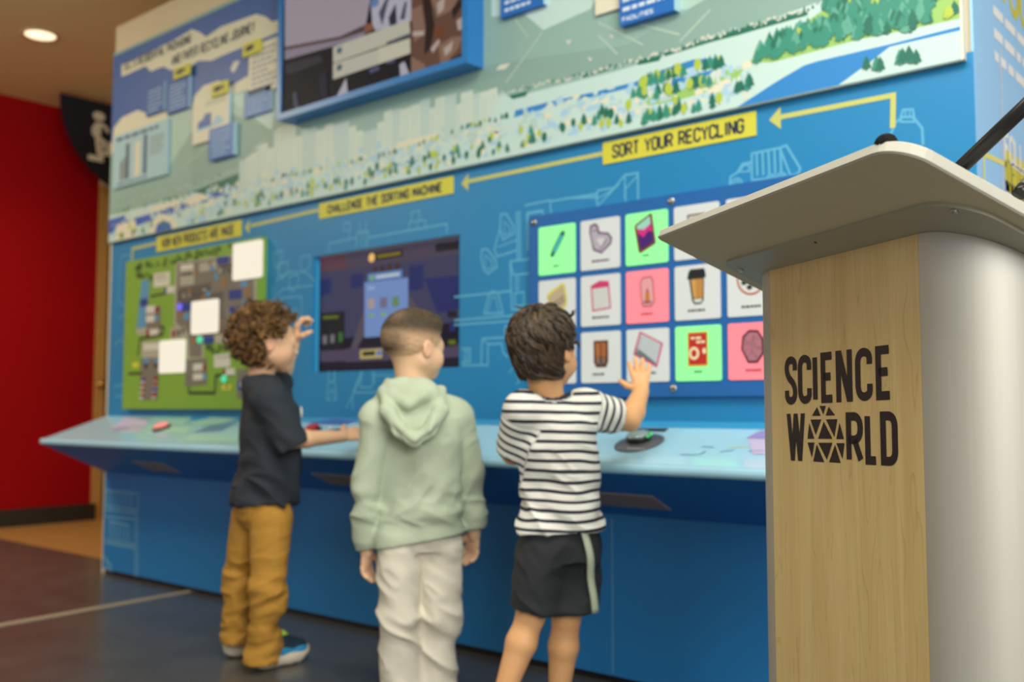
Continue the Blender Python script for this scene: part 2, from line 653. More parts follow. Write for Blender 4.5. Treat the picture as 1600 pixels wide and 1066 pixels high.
# ================================================================== EXHIBIT BACKBOARD (blue), mural, signs
m_blue = mat('blue_backboard', (30, 130, 184), 0.42, noise=0.05, nscale=2)
m_line = mat('pale_line_art', (92, 172, 208), 0.5, noise=0.03)
bb = MB()
BX0, BX1 = -4.925, XR - .001
for x0, x1, z0, z1 in ((BX0, SX0, .512, 1.72), (SX1, BX1, .512, 1.72), (SX0, SX1, .512, SZ0), (SX0, SX1, SZ1, 1.72)):
    bb.box((x0, YW, z0), (x1, YW + .012, z1), m_blue)
bb.box((SX0 - .0, YW + .012, SZ0), (SX0 + .003, YW + .0325, SZ1), mat('screen_reveal_lit', (60, 160, 214), .4))  # left reveal in a lighter blue, light from the right painted into its colour
board = tag(bb.build('exhibit_backboard'), 'long blue backboard with pale line drawings above the sloped counter', 'wall panel')

la = MB()


_an = [0]


def art(ptsl, w=.007, closed=False):
    _an[0] += 1
    la.strokes([W(*p) for p in ptsl], w, frW, .0005 + .000006 * (_an[0] % 60), m_line, closed)


def motif(name):
    global la
    la.build(name, board)
    la = MB()



c7 = lambda pts: crop(710, 330, 3.44, pts)
art(c7([(148, 205), (178, 205), (222, 265), (228, 300), (180, 338), (158, 315), (143, 250)]), closed=True)
art(c7([(165, 235), (200, 270), (208, 295), (182, 315), (165, 300)]), .005, True)
art(c7([(250, 18), (280, 15), (318, 80), (320, 120), (262, 155), (245, 95)]), closed=True)
art(c7([(268, 55), (300, 90), (300, 115), (268, 130)]), .005, True)
art(c7([(245, 95), (215, 205), (230, 245), (335, 210)]))
art(c7([(230, 195), (335, 155)]), .005)
motif('bottle_drawing')
art(c7([(335, 0), (340, 265), (355, 262), (350, 0)]))
art(c7([(395, 210), (390, 15), (480, 0)]))
art(c7([(300, 270), (430, 255)]))
art(c7([(300, 270), (310, 530), (430, 520)]))
art(c7([(318, 345), (430, 330)]))
art(c7([(318, 345), (300, 270)]))
art(c7([(325, 440), (375, 435), (375, 505), (328, 510)]), .006, True)
art(c7([(330, 360), (345, 360), (345, 420), (330, 420)]), .005, True)
art(c7([(0, 462), (300, 430)]))
art(c7([(0, 588), (330, 560)]))
art(c7([(0, 612), (330, 590)]))
art(c7([(160, 550), (185, 455), (205, 430), (235, 440), (262, 548)]), closed=True)
art(c7([(178, 550), (200, 465), (220, 460), (240, 545)]), .005)
art(c7([(40, 830), (180, 828), (180, 715), (255, 712), (262, 760), (290, 790)]))
art(c7([(145, 828), (150, 685), (250, 680)]))
art(c7([(150, 685), (180, 715)]), .005)
art(c7([(270, 620), (330, 612)]))
art(c7([(270, 620), (275, 680), (250, 682)]))
art(c7([(40, 740), (85, 738), (85, 810), (40, 812)]))
art(c7([(55, 755), (72, 754), (72, 795), (55, 796)]), .005, True)
art(c7([(295, 870), (320, 835), (350, 920), (330, 930)]), .005)
motif('conveyor_drawing')
c6 = lambda pts: crop(480, 260, 3.137, pts)
art(c6([(108, 425), (108, 378), (240, 350)]))
art(c6([(300, 350), (685, 282), (685, 330)]))
art(c6([(240, 400), (245, 325), (300, 318), (295, 395)]))
art(c6([(265, 395), (265, 325)]), .005)
art(c6([(282, 395), (282, 322)]), .005)
art(c6([(255, 270), (262, 320)]), .005)
art(c6([(290, 265), (285, 318)]), .005)
art(c6([(180, 280), (210, 275), (212, 312), (180, 318)]), .005, True)
art(c6([(208, 312), (208, 355)]), .005)
art(c6([(500, 312), (500, 275), (540, 268), (540, 305)]), .005)
art(c6([(510, 272), (512, 225), (552, 218), (552, 262)]), .005)
art(c6([(540, 268), (578, 262), (580, 298)]), .005)
art(c6([(320, 1003), (325, 1066)]))
art(c6([(330, 1025), (440, 1025)]), .005)
art(c6([(105, 1005), (108, 1050), (120, 1063), (132, 1050), (132, 1005)]), .005)
art(c6([(268, 1003), (225, 1110)]))
k1 = lambda pts: crop(330, 450, 2.963, pts)
art(k1([(545, 385), (545, 440), (535, 480), (535, 515), (550, 522), (548, 480), (560, 470), (570, 480), (568, 522), (580, 515), (580, 480), (572, 440), (572, 385)]), .006)
art(k1([(700, 385), (690, 460), (740, 462), (755, 440), (758, 385)]), .006)
art(k1([(700, 400), (625, 560)]), .006)
art(k1([(660, 485), (800, 482)]), .006)
art(k1([(655, 490), (655, 565)]), .006)
art(k1([(340, 395), (372, 400), (372, 440)]), .006)
art(k1([(300, 75), (330, 45), (420, 40), (420, 150)]), .006)
art(k1([(340, 110), (400, 100), (400, 150)]), .005)
motif('sorting_machine_drawing')
# left-hand motifs between the map and the screen
for ox, oy in ((428, 395), (436, 412), (452, 432), (470, 402)):
    art([(ox, oy), (ox + 14, oy - 3), (ox + 14, oy + 14), (ox + 5, oy + 24), (ox, oy + 16)], .006, True)
art([(430, 440), (450, 425), (478, 425), (492, 440)], .006)
art([(428, 470), (442, 452), (490, 446)], .006)
motif('packaging_drawing')
# left margin
art([(190, 400), (203, 398), (203, 470), (196, 480), (186, 470), (188, 420)], .006, True)
art([(184, 500), (196, 490)], .006)
art([(178, 540), (190, 530), (200, 560), (195, 600), (178, 605)], .006)
art([(180, 620), (200, 618)], .006)
motif('margin_drawing')
# long machine on the right of the wall, truck and bottle
c3 = lambda pts: crop(760, 0, 3.439, pts)
art(c3([(420, 1066), (595, 1060), (597, 1025), (690, 1008), (745, 940), (815, 930), (815, 1066)]))
art(c3([(745, 945), (745, 1066)]), .006)
art(c3([(600, 1066), (690, 1015)]), .005)
art(c3([(745, 1020), (815, 940)]), .005)
g7 = lambda pts: crop(820, 290, 3.045, pts)
art(g7([(0, 95), (120, 70), (125, 130)]))
art(g7([(125, 75), (340, 40), (345, 100), (450, -10)]))
art(g7([(345, 30), (345, 100)]), .006)
art(g7([(480, 85), (478, 0)]), .006)
art(g7([(540, 75), (540, 0)]), .006)
art(g7([(15, 310), (15, 130), (85, 118), (88, 150)]))
motif('baler_drawing')
c4 = lambda pts: crop(1140, 0, 3.439, pts)
art(c4([(120, 965), (120, 825), (270, 795), (330, 950), (120, 968)]), closed=True)
for k in range(5):
    art(c4([(145 + 32 * k, 825 - 6 * k), (150 + 32 * k, 945 - 3 * k)]), .0075)
art(c4([(270, 795), (305, 782), (380, 905), (372, 930), (330, 945)]))
art(c4([(118, 872), (70, 880), (40, 930), (5, 950), (0, 1000)]))
art(c4([(105, 885), (75, 890), (55, 925), (105, 920)]), .006, True)
for cx, cy, r in ((40, 990, 30), (225, 965, 26), (280, 955, 26)):
    art([(1140 + (cx + r * math.cos(t)) / 3.439, (cy + r * math.sin(t)) / 3.439) for t in np.linspace(0, 6.28, 16, endpoint=False)], .006, True)
    art([(1140 + (cx + r * .5 * math.cos(t)) / 3.439, (cy + r * .5 * math.sin(t)) / 3.439) for t in np.linspace(0, 6.28, 10, endpoint=False)], .005, True)
motif('truck_drawing')
art(c4([(860, 740), (890, 660), (930, 630), (985, 628), (1035, 690), (1040, 780)]))
art(c4([(920, 655), (920, 630), (932, 590), (985, 588), (992, 628), (990, 655)]), .006, True)
art(c4([(925, 632), (988, 628)]), .005)
art(c4([(945, 590), (945, 628)]), .004)
art(c4([(968, 590), (968, 628)]), .004)
motif('detergent_bottle_drawing')

# arrows and yellow header tags
m_arrow = mat('yellow_arrow_print', (196, 198, 108), 0.5, noise=0.03)


def arrow(name, path, label, w=.014, head=None):
    a = MB()
    P = [W(*p) for p in path]
    a.strokes(P, w, frW, .0012, m_arrow)
    if head:
        hx, hz = W(*head)
        a.flat([(hx, hz), (hx + .035, hz - .032), (hx + .035, hz + .032)], frW, .0014, m_arrow)
    return tag(a.build(name), label, 'wall print', 'yellow arrow lines')


arrow('arrow_line', [(1395, 200), (1396, 149), (1210, 185)], 'yellow arrow bending down to the printed bottle, right of the sort your recycling tag', head=(1202, 188))
arrow('arrow_line', [(943, 240), (730, 284)], 'long yellow arrow between the two longer yellow tags', head=(721, 287))
arrow('arrow_line', [(500, 328), (392, 353)], 'short yellow arrow between the left two yellow tags', head=(383, 356))
arrow('arrow_line', [(246, 380), (207, 389), (207, 414)], 'thin yellow line leading down to the green map corner')

for nm, x0, z0, x1, z1, txt, lab in (
        ('header_tag', -1.803, 1.613, -1.273, 1.684, 'SORT YOUR RECYCLING', 'yellow tag reading sort your recycling on the blue wall'),
        ('header_tag', -3.222, 1.614, -2.462, 1.678, 'CHALLENGE THE SORTING MACHINE', 'yellow tag about the sorting machine above the dark screen'),
        ('header_tag', -4.479, 1.606, -3.769, 1.68, 'HOW NEW PRODUCTS ARE MADE', 'yellow tag about new products above the green map')):
    t = MB()
    t.box((x0, YW - .004, z0), (x1, YW, z1), m_yel)
    to = tag(t.build(nm), lab, 'sign', 'yellow tags')
    t = MB()
    mg = (x1 - x0) * .075
    text(t, txt, x0 + mg, z0 + .013, (x1 - x0) - 2 * mg, z1 - z0 - .026, .0072, frW, .0046, m_navytxt, .42)
    t.build('lettering', to)

# ------------------------------------------------------------------ landscape mural
MP = .02                        # the mural board stands proud of the blue board


def Mu(p):
    return W(p[0], p[1], MP)


frM = lambda a, c, h: (a, YW - MP - h, c)
MX0, MX1, MZ0, MZ1 = -4.925, -0.713, 1.70, 2.704
mur = MB()
mur.box((MX0, YW - MP, MZ0), (MX1, YW + .012, MZ1), mat('mural_board_sage', (146, 180, 170), .45, noise=.03))
mural = tag(mur.build('mural_panel'), 'long landscape mural with forest, river and city skyline above the blue backboard', 'mural')
mur = MB()
mur.box((MX1, YW - MP - .002, MZ0 - .002), (MX1 + .006, YW + .012, MZ1), mat('cream_edge', (232, 228, 210), .5))
mur.box((MX0, YW - MP - .001, MZ0 - .005), (MX1 + .006, YW + .012, MZ0), mat('grey_edge', (120, 140, 140), .5))
mur.build('edge_strip', mural)
pr = MB()
_lay = [0]


def mp(pts, m, conv=True, lay=None):
    """printed patch, kept inside the board"""
    if lay is None:
        _lay[0] += 1
    le = _lay[0] if lay is None else 70 + lay - 400
    h = .0003 + .000004 * le
    q = [Mu(p) for p in pts] if conv else pts
    q = [(min(max(a, MX0), MX1), min(max(c, MZ0), MZ1)) for a, c in q]
    pr.flat(q, frM, h, m)


m_sky = mat('print_sky_blue', (62, 100, 172), .45)
m_cream = mat('print_cream', (226, 222, 196), .45)
m_mint = mat('print_mint', (196, 222, 216), .45)
m_mint2 = mat('print_pale_green', (176, 206, 192), .45)
m_water = mat('print_water', (44, 132, 200), .45)
m_water2 = mat('print_deep_water', (52, 100, 186), .45)
m_grass = mat('print_grass', (152, 196, 104), .45)
m_dg = mat('print_dark_green', (26, 108, 88), .45)
m_mg = mat('print_mid_green', (52, 140, 118), .45)
m_lg = mat('print_blue_green', (92, 164, 142), .45)
m_yg = mat('print_yellow_green', (178, 198, 70), .45)
m_build = mat('print_building', (206, 220, 206), .45)
m_build2 = mat('print_building_shade', (184, 208, 202), .45)
m_house = mat('print_house_blue', (168, 206, 226), .45)

mp([(170, 92), (385, -5), (445, -30), (445, 66), (395, 120), (330, 145), (300, 168), (262, 185), (170, 228)], m_sky)
mp([(178, 200), (190, 184), (215, 172), (232, 178), (262, 174), (262, 215), (170, 240)], m_cream)
mp([(262, 182), (300, 170), (355, 150), (440, 128), (440, 175), (300, 205), (262, 265)], m_mint2)
mp([(355, 152), (440, 132), (424, 204)], m_mint)
mp([(300, 168), (304, 150), (318, 134), (342, 126), (362, 134), (388, 118), (390, 88), (440, 66), (440, 122), (380, 142), (330, 160)], m_cream)
mp([(190, 102), (270, 64), (300, 46), (312, 50), (322, 58), (345, 42), (400, 22), (415, 26), (425, 34), (440, 30), (440, 48), (345, 88), (330, 95), (310, 95), (298, 104), (268, 110), (255, 104), (235, 112), (228, 103), (190, 120)], m_cream)
mp([(768, -10), (960, -60), (923, 14), (849, 47), (819, 22), (768, 26)], m_mint)
mp([(1059, 15), (1055, -20), (1140, -40), (1100, 14)], m_mint2)
# faint mountain facets
for q in ([(640, 140), (770, 100), (980, 70), (1100, 0), (1250, -40), (1290, 0), (1000, 95), (820, 140)], [(300, 205), (345, 170), (440, 210), (420, 250), (300, 290)]):
    mp(q, mat('print_sage_shade', (138, 170, 160), .45))
m_facet = mat('print_facet_line', (176, 200, 184), .45)
for q in (((848, 50), (790, 130)), ((805, 30), (825, 58)), ((935, 35), (1005, 70)), ((1000, 38), (1062, 54)), ((1110, 15), (1062, 65)), ((935, 55), (965, 85)), ((352, 205), (285, 262)), ((415, 215), (395, 235))):
    pr.strokes([Mu(q[0]), Mu(q[1])], .006, frM, .00055, m_facet)
# birds
m_bird = mat('print_bird', (220, 218, 205), .45)
for q in ([(775, 110), (780, 102), (798, 98), (790, 108)], [(884, 62), (890, 64), (895, 60), (888, 70)], [(952, 54), (958, 56), (962, 50), (956, 60)], [(918, 88), (924, 92), (928, 88), (922, 96)], [(360, 108), (366, 96), (375, 95), (368, 110), (364, 114)]):
    mp(q, m_bird)
# land band
mp([(170, 338), (378, 282), (392, 262), (800, 152), (960, 112), (1100, 70), (1300, -5), (1520, -80), (1520, 110), (170, 390)], m_mint)
# wooded ridges under the snowy tree line
for q in ([(300, 300), (380, 268), (380, 292), (330, 304)], [(480 - 170, 300), (378, 276), (378, 300), (318, 312)], [(786, 152), (825, 142), (822, 150), (790, 158)], [(905, 120), (955, 104), (950, 110), (908, 122)], [(995, 94), (1034, 86), (1030, 95), (997, 102)],
          [(1035, 84), (1160, 45), (1158, 54), (1095, 70), (1040, 88)], [(1140, 50), (1262, 14), (1262, 24), (1150, 56)]):
    mp(q, m_dg)
rg = random.Random(4)
rid = [(182, 318), (240, 302), (300, 288), (380, 262)]
rid2 = [(785, 147), (840, 132), (905, 118), (990, 94), (1050, 80), (1100, 60), (1165, 42), (1200, 33), (1260, 15), (1310, -5)]
for R_ in (rid, rid2):
    for (xa, ya), (xb, yb) in zip(R_[:-1], R_[1:]):
        n = int(abs(xb - xa) / 3.2)
        for i in range(n):
            t = i / n
            X, Z = Mu((xa + (xb - xa) * t, ya + (yb - ya) * t))
            s_ = rg.uniform(.004, .008)
            Z += rg.uniform(-.006, .008)
            mp([(X - s_ / 2, Z - s_), (X + s_ / 2, Z - s_), (X + s_ * .4, Z), (X, Z + s_ * .6), (X - s_ * .4, Z)], m_bird if rg.random() < .75 else m_dg, False, 400 + i % 8)
# water
mp([(170, 352), (250, 330), (305, 308), (335, 302), (378, 288), (378, 300), (300, 322), (250, 342), (170, 366)], m_water2)
mp(c3([(130, 600), (330, 550), (600, 490), (800, 440), (960, 370), (1110, 320), (1250, 310), (1180, 335), (1000, 400), (800, 465), (560, 525), (330, 580), (130, 637)]), m_water)
mp(c3([(745, 540), (830, 505), (1000, 430), (1180, 385), (1300, 375), (1385, 368), (1345, 430), (1200, 490), (1000, 548), (850, 570)]), m_grass)
mp(c3([(820, 478), (950, 440), (1060, 410), (1180, 385), (1240, 368), (1215, 398), (1100, 432), (950, 475), (830, 505)]), m_water)
mp(c4([(40, 582), (250, 440), (400, 352), (470, 330), (860, 238), (1255, 138), (1255, 160), (860, 252), (760, 330), (585, 458)]), m_water)
mp(c4([(90, 340), (290, 200), (480, 70), (640, -30), (1300, -120), (1300, 85), (960, 160), (700, 212), (400, 292), (230, 335)]), m_grass)
mp([(560, 276), (640, 250), (720, 232), (718, 238), (640, 256), (560, 282)], m_water)

# skyline
sky = [(374, 384, 252), (384, 392, 246), (392, 401, 240), (401, 407, 229), (407, 418, 226), (418, 428, 233), (428, 434, 204), (434, 462, 199), (462, 472, 214), (472, 494, 203), (494, 508, 205), (508, 520, 196), (520, 545, 196), (545, 556, 199), (556, 566, 206), (566, 590, 207),
       (590, 600, 192), (600, 612, 175), (612, 625, 173), (625, 641, 172), (641, 656, 166), (656, 671, 158), (671, 680, 170), (680, 694, 154), (694, 712, 151), (712, 720, 164), (720, 738, 146), (738, 750, 148), (750, 764, 145), (764, 776, 140), (776, 790, 148)]
for i, (xa, xb, yt) in enumerate(sky):
    X0, Zt = Mu((xa, yt))
    X1, _ = Mu((xb, yt))
    mp([(X0, 1.80), (X1 + .004, 1.80), (X1 + .004, Zt), (X0, Zt)], m_build if i % 3 else m_build2, False, 410 + i % 3)
    for k in range(1, 4):
        xx = X0 + (X1 - X0) * k / 4
        mp([(xx, 1.81), (xx + .003, 1.81), (xx + .003, Zt - .02), (xx, Zt - .02)], m_build2 if i % 3 else m_build, False, 415)
cx, cz = Mu((786, 176))
mp([(cx + .055 * math.cos(t), cz + .06 * math.sin(t)) for t in np.linspace(0, 6.28, 24, endpoint=False)], m_mint, False, 421)
# little houses and blocks of the town
for i in range(1000):
    X = rg.uniform(-4.05, -1.30) if i % 12 else rg.uniform(MX0 + .02, -4.05)
    Z = rg.uniform(1.715, 1.80 + .05 * rg.random())
    w_, h_ = rg.uniform(.010, .036), rg.uniform(.006, .020)
    mp([(X, Z), (X + w_, Z), (X + w_, Z + h_), (X + w_ / 2, Z + h_ * 1.4), (X, Z + h_)], rg.choice([m_house, m_house, m_build, m_build2, m_cream, m_mint, m_mint]), False, 425 + i % 100)
# the stadium arches, bridge and ferry at the left end
for ka, (q, m_) in enumerate((([(182, 352), (212, 344), (214, 372), (182, 378)], m_cream), ([(234, 368), (237, 346), (252, 334), (266, 336), (276, 346), (278, 362)], m_cream), ([(242, 364), (246, 350), (256, 345), (266, 348), (269, 358)], m_water2),
                ([(170, 344), (196, 336), (196, 344), (170, 352)], m_water2), ([(232, 326), (280, 312), (280, 320), (236, 332)], m_cream), ([(290, 315), (296, 308), (318, 302), (322, 312), (296, 322)], m_cream),
                ([(292, 340), (303, 338), (303, 352), (292, 354)], m_house), ([(310, 336), (322, 333), (322, 346), (310, 349)], m_house), ([(620, 222), (684, 208), (684, 216), (650, 224), (622, 232)], m_cream))):
    mp(q, m_, True, 526 + ka)


def conifer(X, Z, s_, m_, lay):
    mp([(X - .1 * s_, Z), (X + .1 * s_, Z), (X + .1 * s_, Z + .15 * s_), (X + .42 * s_, Z + .15 * s_), (X + .25 * s_, Z + .55 * s_), (X + .32 * s_, Z + .58 * s_), (X, Z + 1.25 * s_), (X - .32 * s_, Z + .58 * s_), (X - .25 * s_, Z + .55 * s_), (X - .42 * s_, Z + .15 * s_), (X - .1 * s_, Z + .15 * s_)], m_, False, lay)


def roundtree(X, Z, s_, m_, lay):
    mp([(X + .34 * s_ * math.cos(t), Z + .62 * s_ + .5 * s_ * math.sin(t)) for t in np.linspace(0, 6.28, 12, endpoint=False)], m_, False, lay)
    mp([(X - .04 * s_, Z - .05 * s_), (X + .04 * s_, Z - .05 * s_), (X + .04 * s_, Z + .3 * s_), (X - .04 * s_, Z + .3 * s_)], m_dg, False, lay - 1)


def trees(line, n, spread, smin, smax, kinds, lay, yg=.3):
    L = [Mu(p) for p in line]
    for i in range(n):
        t = rg.uniform(0, len(L) - 1.001)
        k = int(t)
        X = L[k][0] + (L[k + 1][0] - L[k][0]) * (t - k)
        Z = L[k][1] + (L[k + 1][1] - L[k][1]) * (t - k) + rg.uniform(-spread, spread)
        s_ = rg.uniform(smin, smax)
        if Z < MZ0 + .004:
            Z = MZ0 + .004
        if rg.random() < yg:
            roundtree(X, Z, s_, rg.choice([m_yg, m_yg, m_dg]), lay + i % 40)
        else:
            conifer(X, Z, s_, rg.choice(kinds), lay + i % 40)


trees([(180, 372), (400, 318), (520, 296), (700, 252), (900, 200), (1090, 168)], 150, .026, .020, .036, [m_dg, m_mg], 545, .58)
trees([(180, 335), (250, 318), (300, 306)], 26, .008, .014, .022, [m_dg], 545, .6)
trees([(420, 285), (500, 266), (620, 240), (720, 206), (800, 182)], 46, .006, .014, .02, [m_dg], 545, .5)
trees(c3([(770, 530), (900, 530), (1050, 500), (1200, 460)]), 22, .008, .028, .038, [m_dg, m_mg], 640, .35)
trees(c3([(830, 480), (900, 455), (1030, 420), (1170, 385), (1290, 370)]), 26, .006, .028, .04, [m_dg, m_mg], 590, .35)
trees(c3([(830, 665), (1000, 625), (1150, 585), (1290, 560), (1420, 470)]), 20, .01, .026, .036, [m_dg, m_mg], 690, .25)
# forest, far rows first
for r in range(11):
    f = r / 10
    a = c4([(640 - 520 * f, -40 + 370 * f)])[0]
    m1 = c4([(900 - 560 * f * .9, -70 + 340 * f)])[0]
    trees([c4([(420 - 300 * f, 130 + 205 * f)])[0] if r > 4 else c4([(520, 60)])[0], c4([(760 - 200 * f, -40 + 260 * f)])[0], c4([(1245 - 240 * f, -130 + 280 * f)])[0]], 46, .012, .028, .042, [m_dg, m_mg, m_mg, m_lg], 740 + r * 42, .04)
trees(c4([(720, 380), (820, 380)]), 3, .004, .03, .035, [m_mg, m_dg], 1210, 0)
trees(c4([(910, 350), (1010, 340)]), 6, .004, .03, .038, [m_mg, m_dg], 1210, 0)
trees(c4([(960, 160), (1250, 70)]), 10, .006, .02, .03, [m_mg, m_yg, m_dg], 1210, .2)
pr.build('landscape_print', mural)
# mural title
t = MB()
xa, za = W(196, 111, MP)
xb, zb = W(298, 70, MP)
text(t, "B.C.'S RESIDENTIAL PACKAGING", xa, za, xb - xa, .046, .0068, frM, .0012, m_navytxt, .45)
xa, za = W(269, 103, MP)
xb, zb = W(398, 52, MP)
text(t, 'AND PAPER RECYCLING JOURNEY', xa, za, xb - xa, .050, .007, frM, .0012, m_navytxt, .45)
t.build('lettering', mural)


# raised information cards on the mural
def card(pts, m, label, txtm=None, rows=6, thick=.014, seed=1, group='raised cards on the mural', base=MP, inset=.1):
    q = [W(p[0], p[1], base + thick) for p in pts]
    x0, x1 = min(a for a, c in q), max(a for a, c in q)
    z0, z1 = min(c for a, c in q), max(c for a, c in q)
    c = MB()
    c.box((x0, YW - base - thick, z0), (x1, YW - base - .0015, z1), m)
    o = tag(c.build('information_card'), label, 'information card', group)
    c = MB()
    c.box((x1, YW - base - thick, z0), (x1 + .003, YW - base - .0015, z1), mat('card_edge', (168, 206, 222), .4))
    c.build('edge', o)
    if txtm:
        c = MB()
        w_ = x1 - x0
        dashes(c, x0 + inset * w_, z0 + .06 * (z1 - z0), x1 - inset * w_, z1 - .08 * (z1 - z0), rows, lambda a, b_, h: (a, YW - base - thick - h, b_), .0006, txtm, seed, .42)
        c.build('small_print', o)
    return o, (x0, z0, x1, z1)


m_cardb = mat('card_blue', (40, 92, 172), .4, noise=.03)
m_cardb2 = mat('card_royal_blue', (36, 108, 190), .4, noise=.03)
m_cardc = mat('card_cream', (230, 224, 200), .45, noise=.02)
m_cards = mat('card_pale_blue', (170, 206, 216), .45, noise=.02)
m_small = mat('pale_small_print', (164, 196, 226), .5)
m_smallw = mat('white_small_print', (214, 228, 240), .5)
card([(229, 139), (256, 131), (256, 172), (229, 180)], m_cardb, 'small blue text card left of another, below the mural title', m_small, 6, seed=2)
card([(262, 131), (295, 123), (295, 167), (262, 174)], m_cardb, 'blue text card with a pale right edge under the first yellow step tag', m_small, 7, seed=3)
o, bx = card([(302, 158), (357, 143), (357, 210), (302, 222)], m_cardc, 'cream picture card showing a small blue truck in the middle of the mural left', None)
c = MB()
fc = lambda a, b_, h: (a, YW - MP - .014 - h, b_)
x0, z0, x1, z1 = bx
dx, dz = x1 - x0, z1 - z0
c.flat([(x0 + .15 * dx, z0 + .32 * dz), (x0 + .52 * dx, z0 + .32 * dz), (x0 + .52 * dx, z0 + .6 * dz), (x0 + .35 * dx, z0 + .62 * dz), (x0 + .3 * dx, z0 + .52 * dz), (x0 + .15 * dx, z0 + .46 * dz)], fc, .0008, m_cardb)
c.flat([(x0 + .12 * dx, z0 + .26 * dz), (x0 + .85 * dx, z0 + .3 * dz), (x0 + .85 * dx, z0 + .36 * dz), (x0 + .12 * dx, z0 + .32 * dz)], fc, .0006, m_house)
c.flat([(x0 + .55 * dx, z0 + .32 * dz), (x0 + .85 * dx, z0 + .36 * dz), (x0 + .8 * dx, z0 + .44 * dz), (x0 + .66 * dx, z0 + .5 * dz)], fc, .0007, m_house)
c.flat([(x0 + .35 * dx, z0 + .76 * dz), (x0 + .9 * dx, z0 + .76 * dz), (x0 + .9 * dx, z0 + .9 * dz), (x0 + .35 * dx, z0 + .9 * dz)], fc, .0007, mat('print_beige', (206, 204, 176), .45))
c.build('picture', o)
card([(327, 203), (364, 195), (364, 241), (327, 249)], m_cardb2, 'blue text card overlapping the lower corner of the cream truck card', m_small, 6, .022, 4)
card([(382, 145), (422, 135), (422, 172), (382, 182)], m_cardb2, 'blue text card just left of the big framed screen', m_small, 5, seed=5)
o, bx = card([(390, 74), (438, 66), (438, 135), (388, 150)], m_cardc, 'cream card with grey lines touching the left side of the big framed screen', mat('grey_small_print', (150, 156, 176), .5), 8, seed=6)
o, bx = card([(178, 214), (260, 188), (260, 272), (178, 294)], m_cards, 'large pale blue bar chart card at the far left of the mural', None)
c = MB()
x0, z0, x1, z1 = bx
dx, dz = x1 - x0, z1 - z0
m_bar = mat('print_slate', (70, 88, 120), .5)
m_bar2 = mat('print_grey_green', (130, 142, 140), .5)
for a, w_, h_, m_ in ((.14, .05, .36, m_bar2), (.2, .04, .42, m_bar2), (.25, .06, .66, m_bar), (.42, .1, .64, m_cream), (.58, .06, .72, m_bar)):
    c.flat([(x0 + a * dx, z0 + .12 * dz), (x0 + (a + w_) * dx, z0 + .12 * dz), (x0 + (a + w_) * dx, z0 + (.12 + h_) * dz), (x0 + a * dx, z0 + (.12 + h_) * dz)], fc, .0006, m_)
dashes(c, x0 + .06 * dx, z0 + .86 * dz, x0 + .94 * dx, z0 + .96 * dz, 1, fc, .0006, m_bar, 3, .55)
dashes(c, x0 + .70 * dx, z0 + .42 * dz, x0 + .95 * dx, z0 + .78 * dz, 7, fc, .0006, m_bar2, 4, .4)
dashes(c, x0 + .1 * dx, z0 + .03 * dz, x0 + .7 * dx, z0 + .09 * dz, 1, fc, .0006, m_bar, 8, .5)
c.build('bar_chart', o)
o, bx = card([(785, -40), (849, -50), (849, 5), (782, 29)], m_cardb2, 'bright blue text card right of the big framed screen at the top edge', m_smallw, 5, .02, 7)
o, bx = card([(971, -20), (1053, -40), (1053, 15), (968, 41)], m_cardb2, 'bright blue text card about facilities at the top edge of the mural', None, 4, .03, 8)
x0, z0, x1, z1 = bx
c = MB()
fd = lambda a, b_, h: (a, YW - MP - .03 - h, b_)
dzl = (z1 - z0) / 4.4
dashes(c, x0 + .012, z0 + .2 * dzl + dzl, x1 - .01, z1, 3, fd, .0006, m_smallw, 12, .42)
text(c, 'FACILITIES.', x0 + .012, z0 + .35 * dzl, .115, dzl * .55, .0035, fd, .0006, m_smallw)
c.build('small_print', o)
card([(931, -20), (966, -30), (969, 12), (930, 21)], m_cardc, 'cream card tucked behind the blue facilities card at the top edge', None, 4, .012, 9)

for (xa, ya, xb, yb, n_, lab) in ((279, 104, 303, 122, 'STEP 1', 'yellow step tag below the mural title, above two blue cards'), (338, 130, 362, 150, 'STEP 2', 'yellow step tag above the cream truck card'), (387, 66, 414, 87, 'STEP 3', 'yellow step tag above the cream lined card by the big screen')):
    x0, z1 = W((xa + xb) / 2, ya + 1, MP)
    wx = (W(xb, ya, MP)[0] - W(xa, ya, MP)[0])
    x0 -= wx / 2
    z0 = W((xa + xb) / 2, yb, MP)[1]
    c = MB()
    c.box((x0, YW - MP - .026, z0), (x0 + wx, YW - MP - .0155, z1), m_yel)
    o = tag(c.build('step_tag'), lab, 'sign', 'yellow step tags')
    c = MB()
    text(c, n_, x0 + wx * .2, z0 + (z1 - z0) * .28, wx * .6, (z1 - z0) * .45, .009, lambda a, b_, h: (a, YW - MP - .026 - h, b_), .0006, m_navytxt)
    c.build('lettering', o)

# ------------------------------------------------------------------ big framed video screen
TP = .085
tx0, tx1, tz0, tz1 = -3.383, -2.300, 2.033, 2.80
m_frame = mat('blue_box_frame', (34, 120, 190), .35, noise=.03)
tv = tag(empty('video_display', (tx0, YW - MP, tz0)), 'large video screen in a deep blue box frame high on the mural', 'screen')
c = MB()
ft = .026
c.box((tx0, YW - MP - TP, tz0), (tx1, YW - MP - .001, tz0 + ft), m_frame)
c.box((tx0, YW - MP - TP, tz1 - ft), (tx1, YW - MP - .001, tz1), m_frame)
c.box((tx0, YW - MP - TP, tz0 + ft), (tx0 + ft, YW - MP - .001, tz1 - ft), m_frame)
c.box((tx1 - ft, YW - MP - TP, tz0 + ft), (tx1, YW - MP - .001, tz1 - ft), m_frame)
c.build('frame', tv)


def glow(name, rgb, e=.55, r=.25):
    return mat('glow_' + name, tuple(int(v * .35) for v in rgb), max(r, .5), emit=e, emit_rgb=rgb, spec=.12)


YT = YW - MP - TP + .008


